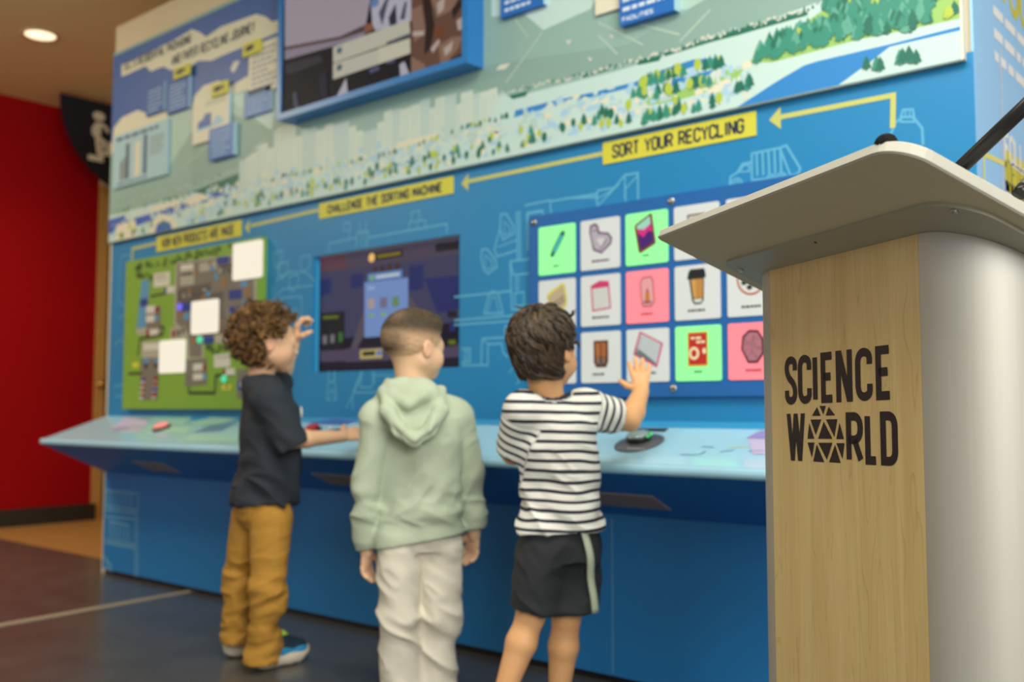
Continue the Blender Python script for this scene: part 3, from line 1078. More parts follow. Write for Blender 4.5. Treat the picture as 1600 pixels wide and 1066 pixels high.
def T(x, y):
    q = onY(x, y, YT)
    return (q[0], q[2])


frT = lambda a, c_, h: (a, YT - h, c_)
c = MB()
c.box((tx0 + ft, YT, tz0 + ft), (tx1 - ft, YT + .03, tz1 - ft), glow('black', (26, 24, 34), .5))
scr = c.build('screen', tv)
c = MB()
c2 = lambda pts: [T(*p) for p in crop(430, 0, 3.9475, pts)]
clipT = lambda pts: [(min(max(a, tx0 + ft), tx1 - ft), min(max(z, tz0 + ft), tz1 - ft)) for a, z in pts]
vid = [([(60, 290), (400, 225), (560, 150), (600, -80), (60, -60)], 'lavender', (176, 164, 176)), ([(60, 290), (400, 225), (560, 155), (580, 175), (400, 245), (60, 312)], 'brown_line', (92, 70, 74)), ([(60, 310), (400, 245), (560, 190), (540, 235), (360, 285), (60, 370)], 'grey_lilac', (152, 142, 158)),
       ([(590, 10), (640, -40), (700, -60), (840, -80), (840, 130), (620, 190), (600, 150)], 'pale_lilac', (196, 192, 206)), ([(545, 155), (600, 140), (610, 180), (560, 210)], 'rust', (150, 92, 72)), ([(585, 5), (640, -20), (640, 30), (600, 50)], 'steel_blue', (110, 140, 190)),
       ([(640, 80), (690, -20), (705, -20), (660, 160)], 'slate', (80, 84, 104)), ([(700, 110), (745, 20), (752, 150), (710, 170)], 'dark_slate', (52, 50, 66)), ([(770, 120), (800, 10), (815, 10), (800, 120)], 'slate', (80, 84, 104)),
       ([(840, -80), (1190, -160), (1190, 375), (1040, 430), (840, 480)], 'umber', (112, 80, 66)), ([(840, 60), (905, 30), (930, 200), (860, 260)], 'tan_brown', (150, 116, 98)), ([(905, -40), (950, -60), (985, 160), (960, 300), (920, 340), (930, 160)], 'dark_umber', (52, 36, 36)),
       ([(960, -20), (1060, -100), (1180, -120), (1100, 60), (1000, 110)], 'tan_brown', (150, 116, 98)), ([(1000, 20), (1050, -20), (1040, 60), (1005, 90)], 'pale_tan', (198, 180, 170)), ([(1120, 130), (1185, 90), (1185, 170), (1130, 190)], 'pale_tan', (198, 180, 170)), ([(1010, 280), (1090, 230), (1170, 220), (1130, 300), (1060, 420), (1020, 430)], 'tan_brown', (150, 116, 98)),
       ([(1040, 300), (1100, 250), (1090, 310), (1050, 350)], 'pale_tan', (198, 180, 170)), ([(850, 195), (920, 190), (920, 220), (850, 225)], 'pale_tan', (198, 180, 170)), ([(840, 350), (930, 400), (920, 460), (840, 480)], 'tan_brown', (150, 116, 98)), ([(960, 300), (1010, 240), (1020, 260), (975, 330)], 'pale_tan', (198, 180, 170)), ([(1090, 60), (1185, -40), (1185, 20), (1100, 120)], 'dark_umber', (52, 36, 36)), ([(980, 180), (1060, 160), (1040, 230), (990, 250)], 'sienna', (124, 74, 48)), ([(1090, 360), (1180, 320), (1180, 370), (1090, 400)], 'dark_umber', (52, 36, 36)),
       ([(60, 400), (280, 340), (305, 380), (130, 450), (70, 460)], 'charcoal', (58, 56, 66)), ([(400, 560), (440, 480), (450, 590), (380, 620)], 'pale_lilac', (196, 192, 206)), ([(110, 580), (130, 560), (150, 690), (120, 690)], 'slate', (80, 84, 104)), ([(580, 430), (640, 405), (650, 430), (590, 455)], 'steel_lilac', (92, 90, 130)), ([(660, 545), (740, 490), (780, 480), (700, 545)], 'steel_lilac', (92, 90, 130)), ([(690, 380), (740, 365), (740, 385), (690, 398)], 'steel_lilac', (92, 90, 130)),
       ([(770, 400), (800, 380), (830, 470), (800, 500), (775, 490)], 'pale_lilac', (196, 192, 206)), ([(270, 480), (320, 430), (330, 600), (290, 620)], 'navy_video', (40, 36, 60)),
       ([(360, 292), (830, 120), (838, 225), (360, 392)], 'cream_box', (208, 204, 186)), ([(360, 396), (835, 238), (838, 330), (360, 492)], 'cream_box', (208, 204, 186)), ([(640, 300), (836, 236), (838, 330), (640, 398)], 'cream_box_light', (218, 214, 190)), ([(385, 300), (415, 290), (415, 325), (385, 335)], 'label_green', (76, 110, 116)), ([(385, 405), (415, 395), (415, 430), (385, 440)], 'label_green', (76, 110, 116)), ([(690, 262), (836, 205), (836, 225), (690, 275)], 'slate', (80, 84, 104))]
for i, (p, n_, c_) in enumerate(vid):
    q = clipT(c2(p))
    c.flat(q, frT, .0004 + .00008 * i, glow(n_, c_))
c.build('video_picture', scr)

# ------------------------------------------------------------------ recessed touch screen
q_ = .032
ts = tag(empty('touch_screen', (SX0, YW + q_, SZ0)), 'dark recessed touch screen showing a sorting game behind the green hoodie child', 'screen')
c = MB()
c.box((SX0, YW + q_, SZ0), (SX1, YW + q_ + .03, SZ1), glow('screen_black', (34, 30, 48), .55))
sc2 = c.build('display', ts)


def K(x, y):
    q = onY(x, y, YW + q_)
    return (min(max(q[0], SX0), SX1), min(max(q[2], SZ0), SZ1))


frK = lambda a, c_, h: (a, YW + q_ - h, c_)
c = MB()
kk = lambda pts: [K(*p) for p in crop(480, 260, 3.137, pts)]
game = [([(66, 440), (745, 335), (745, 500), (66, 600)], 'game_mauve', (86, 76, 96)), ([(66, 520), (745, 430), (745, 760), (66, 860)], 'game_blue_mauve', (72, 72, 104)), ([(66, 440), (180, 420), (200, 500), (66, 520)], 'game_rose', (104, 70, 84)), ([(66, 560), (120, 545), (120, 620), (66, 640)], 'game_navy', (46, 54, 110)), ([(215, 530), (275, 525), (275, 590), (215, 600)], 'game_navy', (46, 54, 110)),
        ([(500, 490), (570, 480), (570, 600), (500, 610)], 'game_navy', (46, 54, 110)), ([(575, 550), (745, 535), (745, 700), (640, 720)], 'game_navy', (46, 54, 110)), ([(190, 960), (300, 640), (500, 630), (730, 960)], 'game_taupe', (96, 88, 98)), ([(230, 920), (285, 820), (500, 800), (560, 900)], 'game_dark', (40, 36, 50)), ([(66, 900), (745, 870), (745, 935), (66, 960)], 'game_plum', (90, 78, 104)), ([(66, 965), (745, 935), (745, 975), (66, 1000)], 'game_dark', (40, 36, 50)),
        ([(70, 720), (185, 710), (185, 900), (70, 905)], 'game_charcoal', (40, 38, 42)), ([(78, 735), (155, 730), (155, 745), (78, 750)], 'game_olive', (110, 122, 40)), ([(78, 830), (98, 828), (98, 870), (78, 872)], 'game_grey', (130, 126, 134)), ([(115, 825), (135, 823), (135, 865), (115, 867)], 'game_grey', (130, 126, 134)), ([(155, 815), (175, 812), (175, 860), (155, 862)], 'game_green', (64, 120, 60)),
        ([(330, 430), (470, 408), (470, 440), (330, 462)], 'game_charcoal', (40, 38, 42)), ([(345, 436), (460, 418), (460, 432), (345, 450)], 'game_gold', (150, 132, 40)), ([(630, 382), (745, 366), (745, 405), (630, 420)], 'game_charcoal', (40, 38, 42)), ([(690, 710), (735, 708), (735, 740), (690, 742)], 'game_charcoal', (40, 38, 42)), ([(700, 760), (730, 758), (730, 810), (700, 812)], 'game_navy', (46, 54, 110)), ([(640, 850), (735, 843), (735, 880), (640, 890)], 'game_charcoal', (40, 38, 42)), ([(695, 852), (730, 850), (730, 872), (695, 874)], 'game_olive', (110, 122, 40)),
        ([(325, 492), (345, 489), (345, 516), (325, 519)], 'game_brown', (80, 52, 40)), ([(360, 487), (380, 484), (380, 511), (360, 514)], 'game_brown', (80, 52, 40)), ([(396, 482), (416, 479), (416, 506), (396, 509)], 'game_brown', (80, 52, 40)), ([(432, 477), (456, 474), (456, 501), (432, 504)], 'game_brown', (80, 52, 40)),
        ([(283, 570), (497, 545), (497, 825), (283, 840)], 'game_card', (128, 160, 220)), ([(300, 528), (468, 506), (468, 545), (300, 565)], 'game_card_tab', (110, 150, 210)), ([(310, 540), (330, 536), (330, 556), (310, 560)], 'game_leaf', (140, 190, 110)), ([(340, 536), (455, 520), (455, 536), (340, 552)], 'game_white', (210, 222, 236)),
        ([(300, 590), (335, 586), (335, 605), (300, 609)], 'game_card_light', (160, 186, 232)), ([(300, 650), (333, 646), (333, 696), (300, 700)], 'game_item_tan', (186, 170, 176)), ([(360, 645), (395, 641), (395, 692), (360, 696)], 'game_item_mauve', (130, 120, 150)), ([(420, 640), (452, 636), (452, 686), (420, 690)], 'game_item_green', (116, 150, 108)), ([(306, 725), (330, 722), (330, 738), (306, 741)], 'game_leaf', (140, 190, 150)), ([(364, 720), (390, 717), (390, 733), (364, 736)], 'game_leaf', (140, 190, 150)),
        ([(262, 900), (370, 893), (370, 940), (262, 945)], 'game_sand', (200, 184, 110)), ([(275, 910), (335, 906), (335, 926), (275, 930)], 'game_charcoal', (40, 38, 42)), ([(345, 905), (365, 904), (365, 925), (345, 926)], 'game_bright_blue', (70, 130, 220))]
for i, (p, n_, c_) in enumerate(game):
    c.flat(kk(p), frK, .0004 + .00008 * i, glow(n_, c_, .6))
x_, z_ = K(582, 403)
c.flat([(x_ + .018 * math.cos(t), z_ + .018 * math.sin(t)) for t in np.linspace(0, 6.28, 16, endpoint=False)], frK, .0042, glow('game_lamp', (240, 190, 110), .9))
c.build('game_picture', sc2)

# ------------------------------------------------------------------ green factory map panel with light boxes
GP = .03
gx0, gx1, gz0, gz1 = -4.722, -3.578, .836, 1.578
gm = empty('map_panel', (gx0, YW, gz0))
tag(gm, 'green factory map panel with three glowing white squares on the blue wall', 'display panel')
c = MB()
c.box((gx0, YW - GP, gz0), (gx1, YW, gz1), mat('map_green', (128, 168, 58), .5, noise=.06, nscale=10))
c.build('board', gm)


def Gm(x, y):
    q = W(x, y, GP)
    return (min(max(q[0], gx0), gx1), min(max(q[1], gz0), gz1))


frG = lambda a, c_, h: (a, YW - GP - h, c_)
g8 = lambda pts: [Gm(*p) for p in crop(170, 360, 3.677, pts)]
m_ash = mat('map_grey', (122, 116, 104), .5)
m_ash2 = mat('map_dark_grey', (92, 88, 82), .5)
m_pale = mat('map_pale_grey', (176, 170, 152), .5)
m_road = mat('map_road', (36, 40, 32), .5)
m_mblue = mat('map_blue', (34, 62, 140), .5)
m_sblue = mat('map_sky_blue', (88, 150, 190), .5)
m_mred = mat('map_red', (132, 36, 34), .5)
m_mwht = mat('map_white', (214, 210, 196), .5)
m_mor = mat('map_orange', (160, 108, 44), .5)
m_fir = mat('map_fir', (44, 78, 36), .5)
c = MB()
_l = [0]


def G(pts, m):
    _l[0] += 1
    c.flat(g8(pts), frG, .0004 + .00001 * _l[0], m)


def Gbox(x0, y0, x1, y1, m, sl=-.07):
    G([(x0, y0), (x1, y0 + sl * (x1 - x0)), (x1, y1 + sl * (x1 - x0)), (x0, y1)], m)


def Groad(pts, w):
    _l[0] += 1
    c.strokes(g8(pts), w, frG, .0004 + .00001 * _l[0], m_road)


G([(385, 185), (840, 120), (850, 440), (690, 455), (690, 600), (545, 620), (545, 735), (450, 740), (445, 600), (375, 540)], m_pale)
G([(395, 195), (830, 132), (838, 430), (685, 445), (680, 590), (535, 612), (535, 728), (462, 730), (455, 590), (385, 530)], m_ash)
G([(540, 370), (660, 350), (660, 590), (540, 610)], m_ash2)
G([(395, 340), (590, 300), (560, 400), (395, 440)], m_ash2)
Gbox(410, 205, 490, 320, m_pale, -.12)
Gbox(412, 200, 485, 230, m_mwht, -.12)
Gbox(415, 245, 482, 265, m_ash2, -.12)
Gbox(520, 190, 620, 240, m_pale, -.14)
Gbox(620, 155, 690, 200, m_mblue, -.12)
Gbox(630, 225, 710, 250, m_ash2, -.12)
Gbox(640, 205, 712, 215, m_road, -.12)
Gbox(258, 250, 352, 330, m_mwht, -.16)
Gbox(268, 262, 330, 275, m_pale, -.16)
Gbox(270, 285, 335, 292, m_pale, -.16)
G([(190, 290), (235, 280), (215, 555), (160, 565)], m_sblue)
Gbox(180, 395, 225, 440, m_mblue)
Gbox(215, 440, 300, 600, m_ash)
Gbox(215, 435, 270, 478, m_mwht)
Gbox(265, 440, 288, 475, m_mred)
Gbox(215, 490, 262, 530, m_mwht)
Gbox(262, 490, 282, 520, m_sblue)
Gbox(160, 565, 215, 600, m_pale)
Gbox(215, 570, 285, 615, m_mwht)
Gbox(215, 572, 235, 615, m_mred)
Groad([(240, 380), (380, 352)], .011)
Gbox(328, 325, 380, 365, m_mwht, -.14)
Gbox(320, 328, 332, 362, m_mblue, -.14)
Groad([(290, 550), (318, 560), (310, 600), (180, 625), (168, 720)], .012)
Gbox(190, 640, 300, 740, m_pale, -.05)
Gbox(200, 652, 290, 690, m_mwht, -.05)
G([(185, 735), (292, 730), (282, 975), (178, 975)], m_ash)
for k in range(4):
    Gbox(190 - k * 3, 850 + 30 * k, 212 - k * 3, 872 + 30 * k, m_mred if k != 0 else m_mblue)
    Gbox(185 - k * 3, 868 + 30 * k, 205 - k * 3, 880 + 30 * k, m_mwht)
    Gbox(258 - k * 3, 842 + 30 * k, 284 - k * 3, 866 + 30 * k, m_mred if k != 2 else m_mblue)
    Gbox(256 - k * 3, 866 + 30 * k, 276 - k * 3, 876 + 30 * k, m_mwht)
Gbox(200, 740, 232, 765, m_sblue)
Gbox(262, 740, 288, 762, m_sblue)
Gbox(206, 765, 222, 795, m_road)
Gbox(262, 765, 280, 790, m_road)
Gbox(136, 760, 175, 790, m_yel)
Groad([(112, 825), (190, 822)], .012)
G([(440, 745), (565, 735), (565, 885), (440, 900)], m_ash)
Gbox(485, 768, 545, 808, m_mwht)
Gbox(540, 770, 558, 805, m_mred)
Gbox(485, 825, 540, 862, m_mwht)
Gbox(540, 826, 560, 855, m_sblue)
Groad([(462, 900), (462, 935), (610, 935), (615, 835), (720, 830)], .013)
Gbox(605, 715, 700, 790, m_mwht, -.08)
Gbox(615, 728, 690, 738, m_pale, -.08)
Gbox(670, 795, 725, 835, m_mwht, -.08)
Gbox(655, 800, 672, 835, m_mred, -.08)
Gbox(650, 888, 705, 918, m_yel, -.04)
Gbox(668, 896, 690, 906, m_ash2, -.04)
Gbox(738, 800, 800, 970, m_ash, -.04)
Gbox(740, 865, 770, 920, m_mblue, -.04)
Gbox(755, 870, 768, 900, m_mwht, -.04)
Gbox(690, 345, 765, 400, m_mblue, -.1)
Gbox(690, 440, 758, 480, m_mblue, -.1)
Gbox(420, 420, 480, 468, m_mblue, -.1)
Gbox(545, 610, 605, 655, m_mblue, -.08)
Gbox(610, 610, 690, 650, m_pale, -.08)
Gbox(690, 490, 760, 560, m_pale, -.08)
Gbox(355, 560, 440, 625, m_pale, -.08)
for (x, y, w_, h_, m_) in ((365, 575, 20, 40, m_mred), (395, 570, 14, 40, m_road), (420, 560, 14, 36, m_fir), (790, 320, 18, 60, m_mor), (650, 275, 20, 50, m_mor), (610, 245, 16, 44, m_sblue), (640, 510, 10, 50, m_mor), (480, 620, 18, 40, m_mor), (405, 455, 18, 40, m_mor), (430, 480, 36, 34, m_sblue), (760, 292, 36, 34, m_sblue), (555, 350, 30, 30, m_sblue), (770, 400, 20, 60, m_sblue), (535, 370, 16, 30, m_mor), (500, 225, 14, 30, m_mor), (575, 180, 16, 24, m_mor), (795, 390, 26, 60, m_road), (455, 340, 20, 18, m_mor), (580, 205, 30, 26, m_sblue)):
    Gbox(x, y, x + w_, y + h_, m_, -.08)
rg = random.Random(7)
for i in range(60):                       # fir rows along the top edge and shrubs
    t = rg.random()
    if i < 40:
        x, y = 145 + 560 * t, 215 - 118 * t + rg.uniform(-16, 22)
        if x > 380:
            y -= 4
    else:
        x, y = (550 + 130 * rg.random(), 660 + 40 * rg.random()) if i < 52 else (160 + 100 * rg.random(), 250 + 30 * rg.random())
    G([(x, y), (x + 5, y), (x + 5, y + 14), (x + 12, y + 14), (x + 2, y - 18), (x - 8, y + 16), (x, y + 15)], m_fir)
for i in range(60):                       # goods lines in the halls
    x, y = (400 + rg.random() * 180, 0)
    y = 385 - (x - 400) * .28 + rg.uniform(-14, 14)
    if i > 30:
        x, y = 635 + rg.random() * 75, 215 + rg.uniform(0, 30)
    Gbox(x, y, x + 8, y + 8, rg.choice([m_ash2, m_road, m_mwht]), -.1)
c.build('map_print', gm)
m_lbox = glow('light_box', (250, 240, 218), .92, .3)
for k, pts in enumerate(([(367, 382), (412, 375), (412, 433), (367, 439)], [(302, 472), (343, 467), (343, 519), (302, 524)], [(252, 533), (291, 530), (291, 581), (252, 585)])):
    q = [W(a, b_, GP) for a, b_ in pts]
    x0, x1 = (q[0][0] + q[3][0]) / 2, (q[1][0] + q[2][0]) / 2
    z1, z0 = (q[0][1] + q[1][1]) / 2, (q[2][1] + q[3][1]) / 2
    c = MB()
    c.prism(rounded(x0, z0, x1, z1, .012), frG, .003, .012, m_lbox)
    c.build('light_box', gm)
for (px, py, cc) in ((283, 480, (130, 120, 255)), (314, 531, (90, 230, 170)), (352, 592, (90, 230, 170))):
    q = W(px, py, GP)
    c = MB()
    c.lathe([(0.016, 0.004), (0.018, .008), (.014, .014), (.0, .016)], (q[0], YW - GP, q[1]), (0, -1, 0), glow('indicator_%d' % cc[0], cc, .9, .3), 16)
    c.build('indicator_light', gm, True)

# ------------------------------------------------------------------ sorting panel of lit picture tiles
PP = .022
sx0, sx1, sz0, sz1 = -2.092, -.988, .874, 1.478
sp_ = tag(empty('sorting_panel', (sx0, YW, sz0)), 'blue panel of glowing picture tiles of recyclable items above the counter', 'display panel')
c = MB()
c.box((sx0, YW - PP, sz0), (sx1, YW - .001, sz1), mat('sorting_panel_blue', (30, 98, 166), .4, noise=.04))
c.build('board', sp_)
frP = lambda a, c_, h: (a, YW - PP - h, c_)
m_tw = mat('tile_white', (186, 190, 188), .4, emit=.30, emit_rgb=(214, 218, 214))
m_tg = mat('tile_green', (90, 170, 95), .4, emit=.78, emit_rgb=(152, 255, 160))
m_tr = mat('tile_red', (170, 80, 86), .4, emit=.78, emit_rgb=(255, 142, 152))
m_cap = mat('tile_caption', (60, 62, 64), .5)
m_capg = mat('tile_caption_green', (70, 130, 80), .5)
m_capr = mat('tile_caption_red', (176, 40, 60), .5)
kinds = [['g', 'w', 'g', 'w', 'w', 'g'], ['w', 'w', 'r', 'w', 'w', 'w'], ['w', 'w', 'w', 'g', 'r', 'w']]
TWD, THT = .150, .160


def circ(cx, cz, rx, rz, n=20):
    return [(cx + rx * math.cos(t), cz + rz * math.sin(t)) for t in np.linspace(0, 2 * math.pi, n, endpoint=False)]


def tile_pic(mb, r, cc, x, z):
    """picture on the tile whose centre is (x, z); lengths in metres"""
    M_ = lambda n, rgb: mat('icon_' + n, rgb, .5)
    L = [0.0008]

    def P(pts, m, dx=0, dz=0):
        L[0] += .0001
        mb.flat([(x + a, z + b_) for a, b_ in pts], frP, L[0] + .004, m)

    def St(pts, w, m, cl=False):
        L[0] += .0001
        mb.strokes([(x + a, z + b_) for a, b_ in pts], w, frP, L[0] + .004, m, cl)

    blk, teal, purp, mag = M_('ink', (30, 44, 46)), M_('teal', (70, 190, 190)), M_('purple', (108, 66, 110)), M_('magenta', (204, 56, 110))
    if (r, cc) == (0, 0):
        P([(-.022, -.034), (-.026, -.03), (-.016, -.008), (.018, .044), (.032, .048), (.036, .036), (.004, -.014), (-.014, -.036)], M_('dark_teal', (30, 92, 96)))
        P([(-.014, -.014), (.016, .034), (.028, .032), (.0, -.016), (-.01, -.024)], teal)
    elif (r, cc) == (0, 1):
        P([(-.04, .028), (-.038, .05), (-.018, .056), (-.006, .048), (0, .026), (.034, .02), (.048, .002), (.044, -.016), (.006, -.044), (-.026, -.03), (-.032, -.004)], purp)
        P([(-.034, .026), (-.032, .044), (-.02, .049), (-.012, .042), (-.006, .02), (.03, .014), (.041, .0), (.038, -.012), (.006, -.037), (-.02, -.026), (-.027, -.004)], M_('film_grey', (176, 172, 184)))
        P([(-.014, .006), (.02, .004), (.006, -.022)], M_('film_white', (206, 206, 210)))
        St([(-.028, .03), (-.012, .034)], .003, purp)
        St([(0, -.03), (.03, .0)], .003, purp)
    elif (r, cc) in ((0, 2), (0, 5)):
        P([(-.04, .032), (.016, .062), (.022, .058), (.034, -.028), (.032, -.034), (-.022, -.058), (-.028, -.052), (-.042, .026)], M_('phone_brown', (116, 62, 40)))
        P([(-.034, .028), (.014, .054), (.027, -.026), (-.02, -.048)], M_('phone_violet', (64, 24, 110)))
        P([(-.034, .028), (.014, .054), (.022, .006), (.006, .008), (-.01, -.01), (-.03, .006)], M_('phone_pink', (206, 40, 130)))
        P([(-.034, .028), (.014, .054), (.016, .03), (-.008, .014), (-.032, .018)], M_('phone_mint', (150, 210, 190)))
    elif (r, cc) == (1, 0):
        P([(-.042, .012), (-.036, .024), (.02, .054), (.034, .05), (.044, .0), (.04, -.022), (-.004, -.048), (-.018, -.042)], M_('label_yellow', (214, 204, 80)))
        P([(-.036, .012), (.02, .046), (.028, .042), (.037, -.002), (.033, -.018), (-.004, -.04), (-.013, -.034)], M_('carton_beige', (188, 170, 142)))
        for k in range(4):
            St([(-.018 + .013 * k, -.018 + .007 * k), (-.010 + .013 * k, -.03 + .007 * k), (-.006 + .013 * k, -.014 + .006 * k)], .003, M_('carton_brown', (110, 84, 62)))
        St([(-.024, -.016), (.032, .014)], .003, M_('carton_brown', (110, 84, 62)))
    elif (r, cc) == (1, 1):
        P([(-.036, .036), (.0, .05), (.034, .046), (.042, -.04), (-.03, -.046)], mag)
        P([(-.03, .026), (.03, .028), (.037, -.036), (-.025, -.041)], M_('bag_white', (204, 206, 204)))
    elif (r, cc) == (1, 2):
        P([(-.026, .03), (-.016, .048), (.018, .05), (.026, .034), (.03, -.03), (.018, -.046), (-.014, -.046), (-.02, -.034)], M_('jar_rose', (190, 110, 116)))
        P([(-.02, .03), (-.012, .042), (.014, .043), (.02, .03), (.024, -.028), (.014, -.039), (-.01, -.039), (-.015, -.03)], M_('jar_pink', (226, 160, 164)))
        P([(-.006, -.026), (-.004, -.004), (.004, .01), (.01, -.006), (.01, -.026)], M_('flame', (196, 120, 40)))
        P(circ(.002, -.03, .016, .005, 12), M_('jar_shade', (150, 90, 96)))
        P([(-.002, .0), (.006, .0), (.004, .016)], M_('wick', (120, 60, 50)))
    elif (r, cc) == (1, 3):
        P([(-.028, .046), (-.022, .056), (.024, .056), (.028, .046), (.03, .03), (.024, .028), (.022, -.038), (.012, -.048), (-.008, -.048), (-.016, -.038), (-.026, .026), (-.032, .028)], blk)
        P([(-.021, .026), (.021, .026), (.019, -.03), (-.012, -.03)], M_('cup_kraft', (186, 132, 64)))
        P([(-.012, -.032), (.018, -.032), (.014, -.043), (-.007, -.043)], M_('cup_foot', (204, 210, 196)))
        P([(-.025, .032), (.025, .032), (.023, .05), (-.021, .05)], M_('lid_black', (26, 26, 28)))
        P([(-.016, .024), (-.004, .024), (-.003, -.028), (-.01, -.028)], M_('cup_kraft_light', (206, 156, 88)))
    elif (r, cc) == (1, 4):
        P(circ(.0, .014, .045, .048), M_('plate_terracotta', (176, 104, 72)))
        P(circ(.0, .014, .039, .042), M_('plate_white', (214, 214, 210)))
        for a in range(7):
            P(circ(.024 * math.cos(a * .9), .014 + .026 * math.sin(a * .9), .009, .007, 10), blk)
        P(circ(0, .014, .012, .01, 10), M_('plate_brown', (120, 76, 40)))
    elif (r, cc) in ((2, 0), (0, 4)):
        P([(-.03, -.03), (-.03, .02), (-.01, .048), (.01, .048), (.03, .02), (.03, -.03)], M_('tub_blue', (84, 132, 180)))
        P([(-.024, -.024), (-.024, .015), (.024, .015), (.024, -.024)], M_('tub_white', (214, 214, 210)))
    elif (r, cc) == (2, 1):
        P([(-.026, .04), (.03, .04), (.03, -.026), (.022, -.044), (-.016, -.044), (-.025, -.028)], M_('cup_dark', (84, 44, 26)))
        P([(-.02, .034), (.024, .034), (.023, -.01), (-.019, -.01)], M_('cup_brown', (152, 82, 40)))
        P([(-.019, -.014), (.023, -.014), (.018, -.036), (-.013, -.036)], M_('cup_grey', (92, 82, 80)))
        P([(-.014, .03), (-.008, .03), (-.007, -.032), (-.011, -.032)], M_('cup_shine', (190, 130, 84)))
        P([(.012, .03), (.016, .03), (.015, -.03), (.012, -.03)], M_('cup_shine', (190, 130, 84)))
    elif (r, cc) == (2, 2):
        P([(-.026, .062), (.056, .022), (.034, -.05), (-.05, -.008)], mag)
        P([(-.022, .055), (.049, .02), (.031, -.042), (-.043, -.006)], M_('film_pale', (188, 196, 200)))
        P([(-.043, -.006), (-.036, .012), (-.004, -.01), (.028, -.034), (.031, -.042)], M_('film_shadow', (104, 118, 122)))
        St([(-.02, .045), (-.036, .0)], .004, M_('film_grey', (176, 172, 184)))
    elif (r, cc) == (2, 3):
        P([(-.033, .05), (.033, .05), (.033, -.05), (-.033, -.05)], M_('tin_gold', (204, 170, 40)))
        P([(-.029, .046), (.029, .046), (.029, -.045), (-.029, -.045)], M_('tin_red', (190, 38, 32)))
        P(circ(-.012, -.012, .017, .019), M_('tin_cream', (232, 220, 180)))
        P(circ(-.012, -.012, .009, .011), M_('tin_red', (190, 38, 32)))
        for a, w_, zz in ((-.022, .012, .036), (-.006, .018, .036), (-.004, .014, .024), (.012, .012, .024)):
            P([(a, zz), (a + w_, zz), (a + w_, zz - .007), (a, zz - .007)], M_('tin_cream', (232, 220, 180)))
        P(circ(.022, -.006, .006, .009, 10), M_('tin_cream', (232, 220, 180)))
    elif (r, cc) in ((2, 4), (1, 5)):
        P([(-.034, -.006), (-.03, .03), (-.01, .048), (.018, .046), (.036, .02), (.036, -.02), (.016, -.046), (-.014, -.046)], M_('lump_outline', (84, 30, 44)))
        P([(-.028, -.006), (-.024, .026), (-.008, .041), (.016, .039), (.029, .017), (.029, -.018), (.012, -.039), (-.011, -.039)], M_('lump_pink', (172, 112, 124)))
        rq = random.Random(31)
        for a in range(26):
            ra, an = .025 * math.sqrt(rq.random()), rq.uniform(0, 6.28)
            P(circ(ra * math.cos(an), 1.4 * ra * math.sin(an), .0019, .0019, 6), M_('lump_speck', (126, 70, 84)))
    else:
        P([(-.03, .04), (.03, .04), (.024, -.04), (-.024, -.04)], M_('carton_brown', (110, 84, 62)))
        P([(-.024, .034), (.024, .034), (.02, -.034), (-.02, -.034)], M_('bag_white', (204, 206, 204)))


for r in range(3):
    for cc in range(6):
        x0 = -2.048 + .1722 * cc
        z1 = 1.436 - .1785 * r
        k = kinds[r][cc]
        c = MB()
        c.prism(rounded(x0, z1 - THT, x0 + TWD, z1, .006, 2), frP, .0005, .004, {'w': m_tw, 'g': m_tg, 'r': m_tr}[k])
        t = c.build('picture_tile', sp_)
        c = MB()
        tile_pic(c, r, cc, x0 + TWD / 2, z1 - THT / 2 + .012)
        c.build('picture', t)
        c = MB()
        wc = .034 if k == 'g' else .07
        wc = .05 if k == 'r' else wc
        xx, zz = x0 + TWD / 2 - wc / 2 + .004, z1 - THT + .021
        dashes(c, xx, zz, xx + wc, zz + .011, 1, frP, .0046, {'w': m_cap, 'g': m_capg, 'r': m_capr}[k], r * 7 + cc, .62)
        c.build('caption', t)
m_steel = mat('steel', (190, 188, 184), .25, 1.0)
for x in (-2.068, -1.541, -1.012):
    for z in (1.457, .898):
        c = MB()
        c.lathe([(0.011, 0.0), (0.012, .003), (0.009, .0055), (0.0, .0065)], (x, YW - PP, z), (0, -1, 0), m_steel, 16)
        c.build('screw', sp_, True)

# ------------------------------------------------------------------ sloped counter
ZB, ZT, YT_ = .800, .690, 2.245
CX0, CX1 = -4.934, -.72
ct = tag(empty('control_counter', (CX0, YW, .51)), 'long pale cyan sloped counter with dark blue underside along the exhibit wall', 'counter')
m_cyan = mat('counter_cyan', (176, 228, 252), .2, noise=.02, spec=.6, coat=.35)
m_under = mat('counter_underside', (32, 114, 200), .5, noise=.05)
prof = [(2.57, ZB), (YT_ + .012, ZT + .003)] + [(2.2435 + .012 * math.cos(math.radians(a)), .678 + .0145 * math.sin(math.radians(a))) for a in (100, 125, 150, 180, 210, 240, 265)] + [(2.57, .775)]
c = MB()
c.prism([(y, z) for y, z in prof], lambda p, q, h: (h, p, q), CX0, CX1, m_cyan)
c.build('counter_top', ct)
c = MB()
c.prism([(2.2455, .6632), (2.57, .513), (2.57, .774)], lambda p, q, h: (h, p, q), CX0 + .002, CX1, m_under)
c.build('underside', ct)
# prints and controls on the top
SLT = np.array([0, 2.57 - YT_, ZB - ZT])
SLT /= np.linalg.norm(SLT)
NT = np.array([0, -SLT[2], SLT[1]])
P0 = np.array([0, YT_, ZT])


def ctp(x, y):
    d = ray(x, y)
    s = ((P0 - CAM) @ NT) / (d @ NT)
    q = CAM + d * s
    return (q[0], (q - P0) @ SLT)


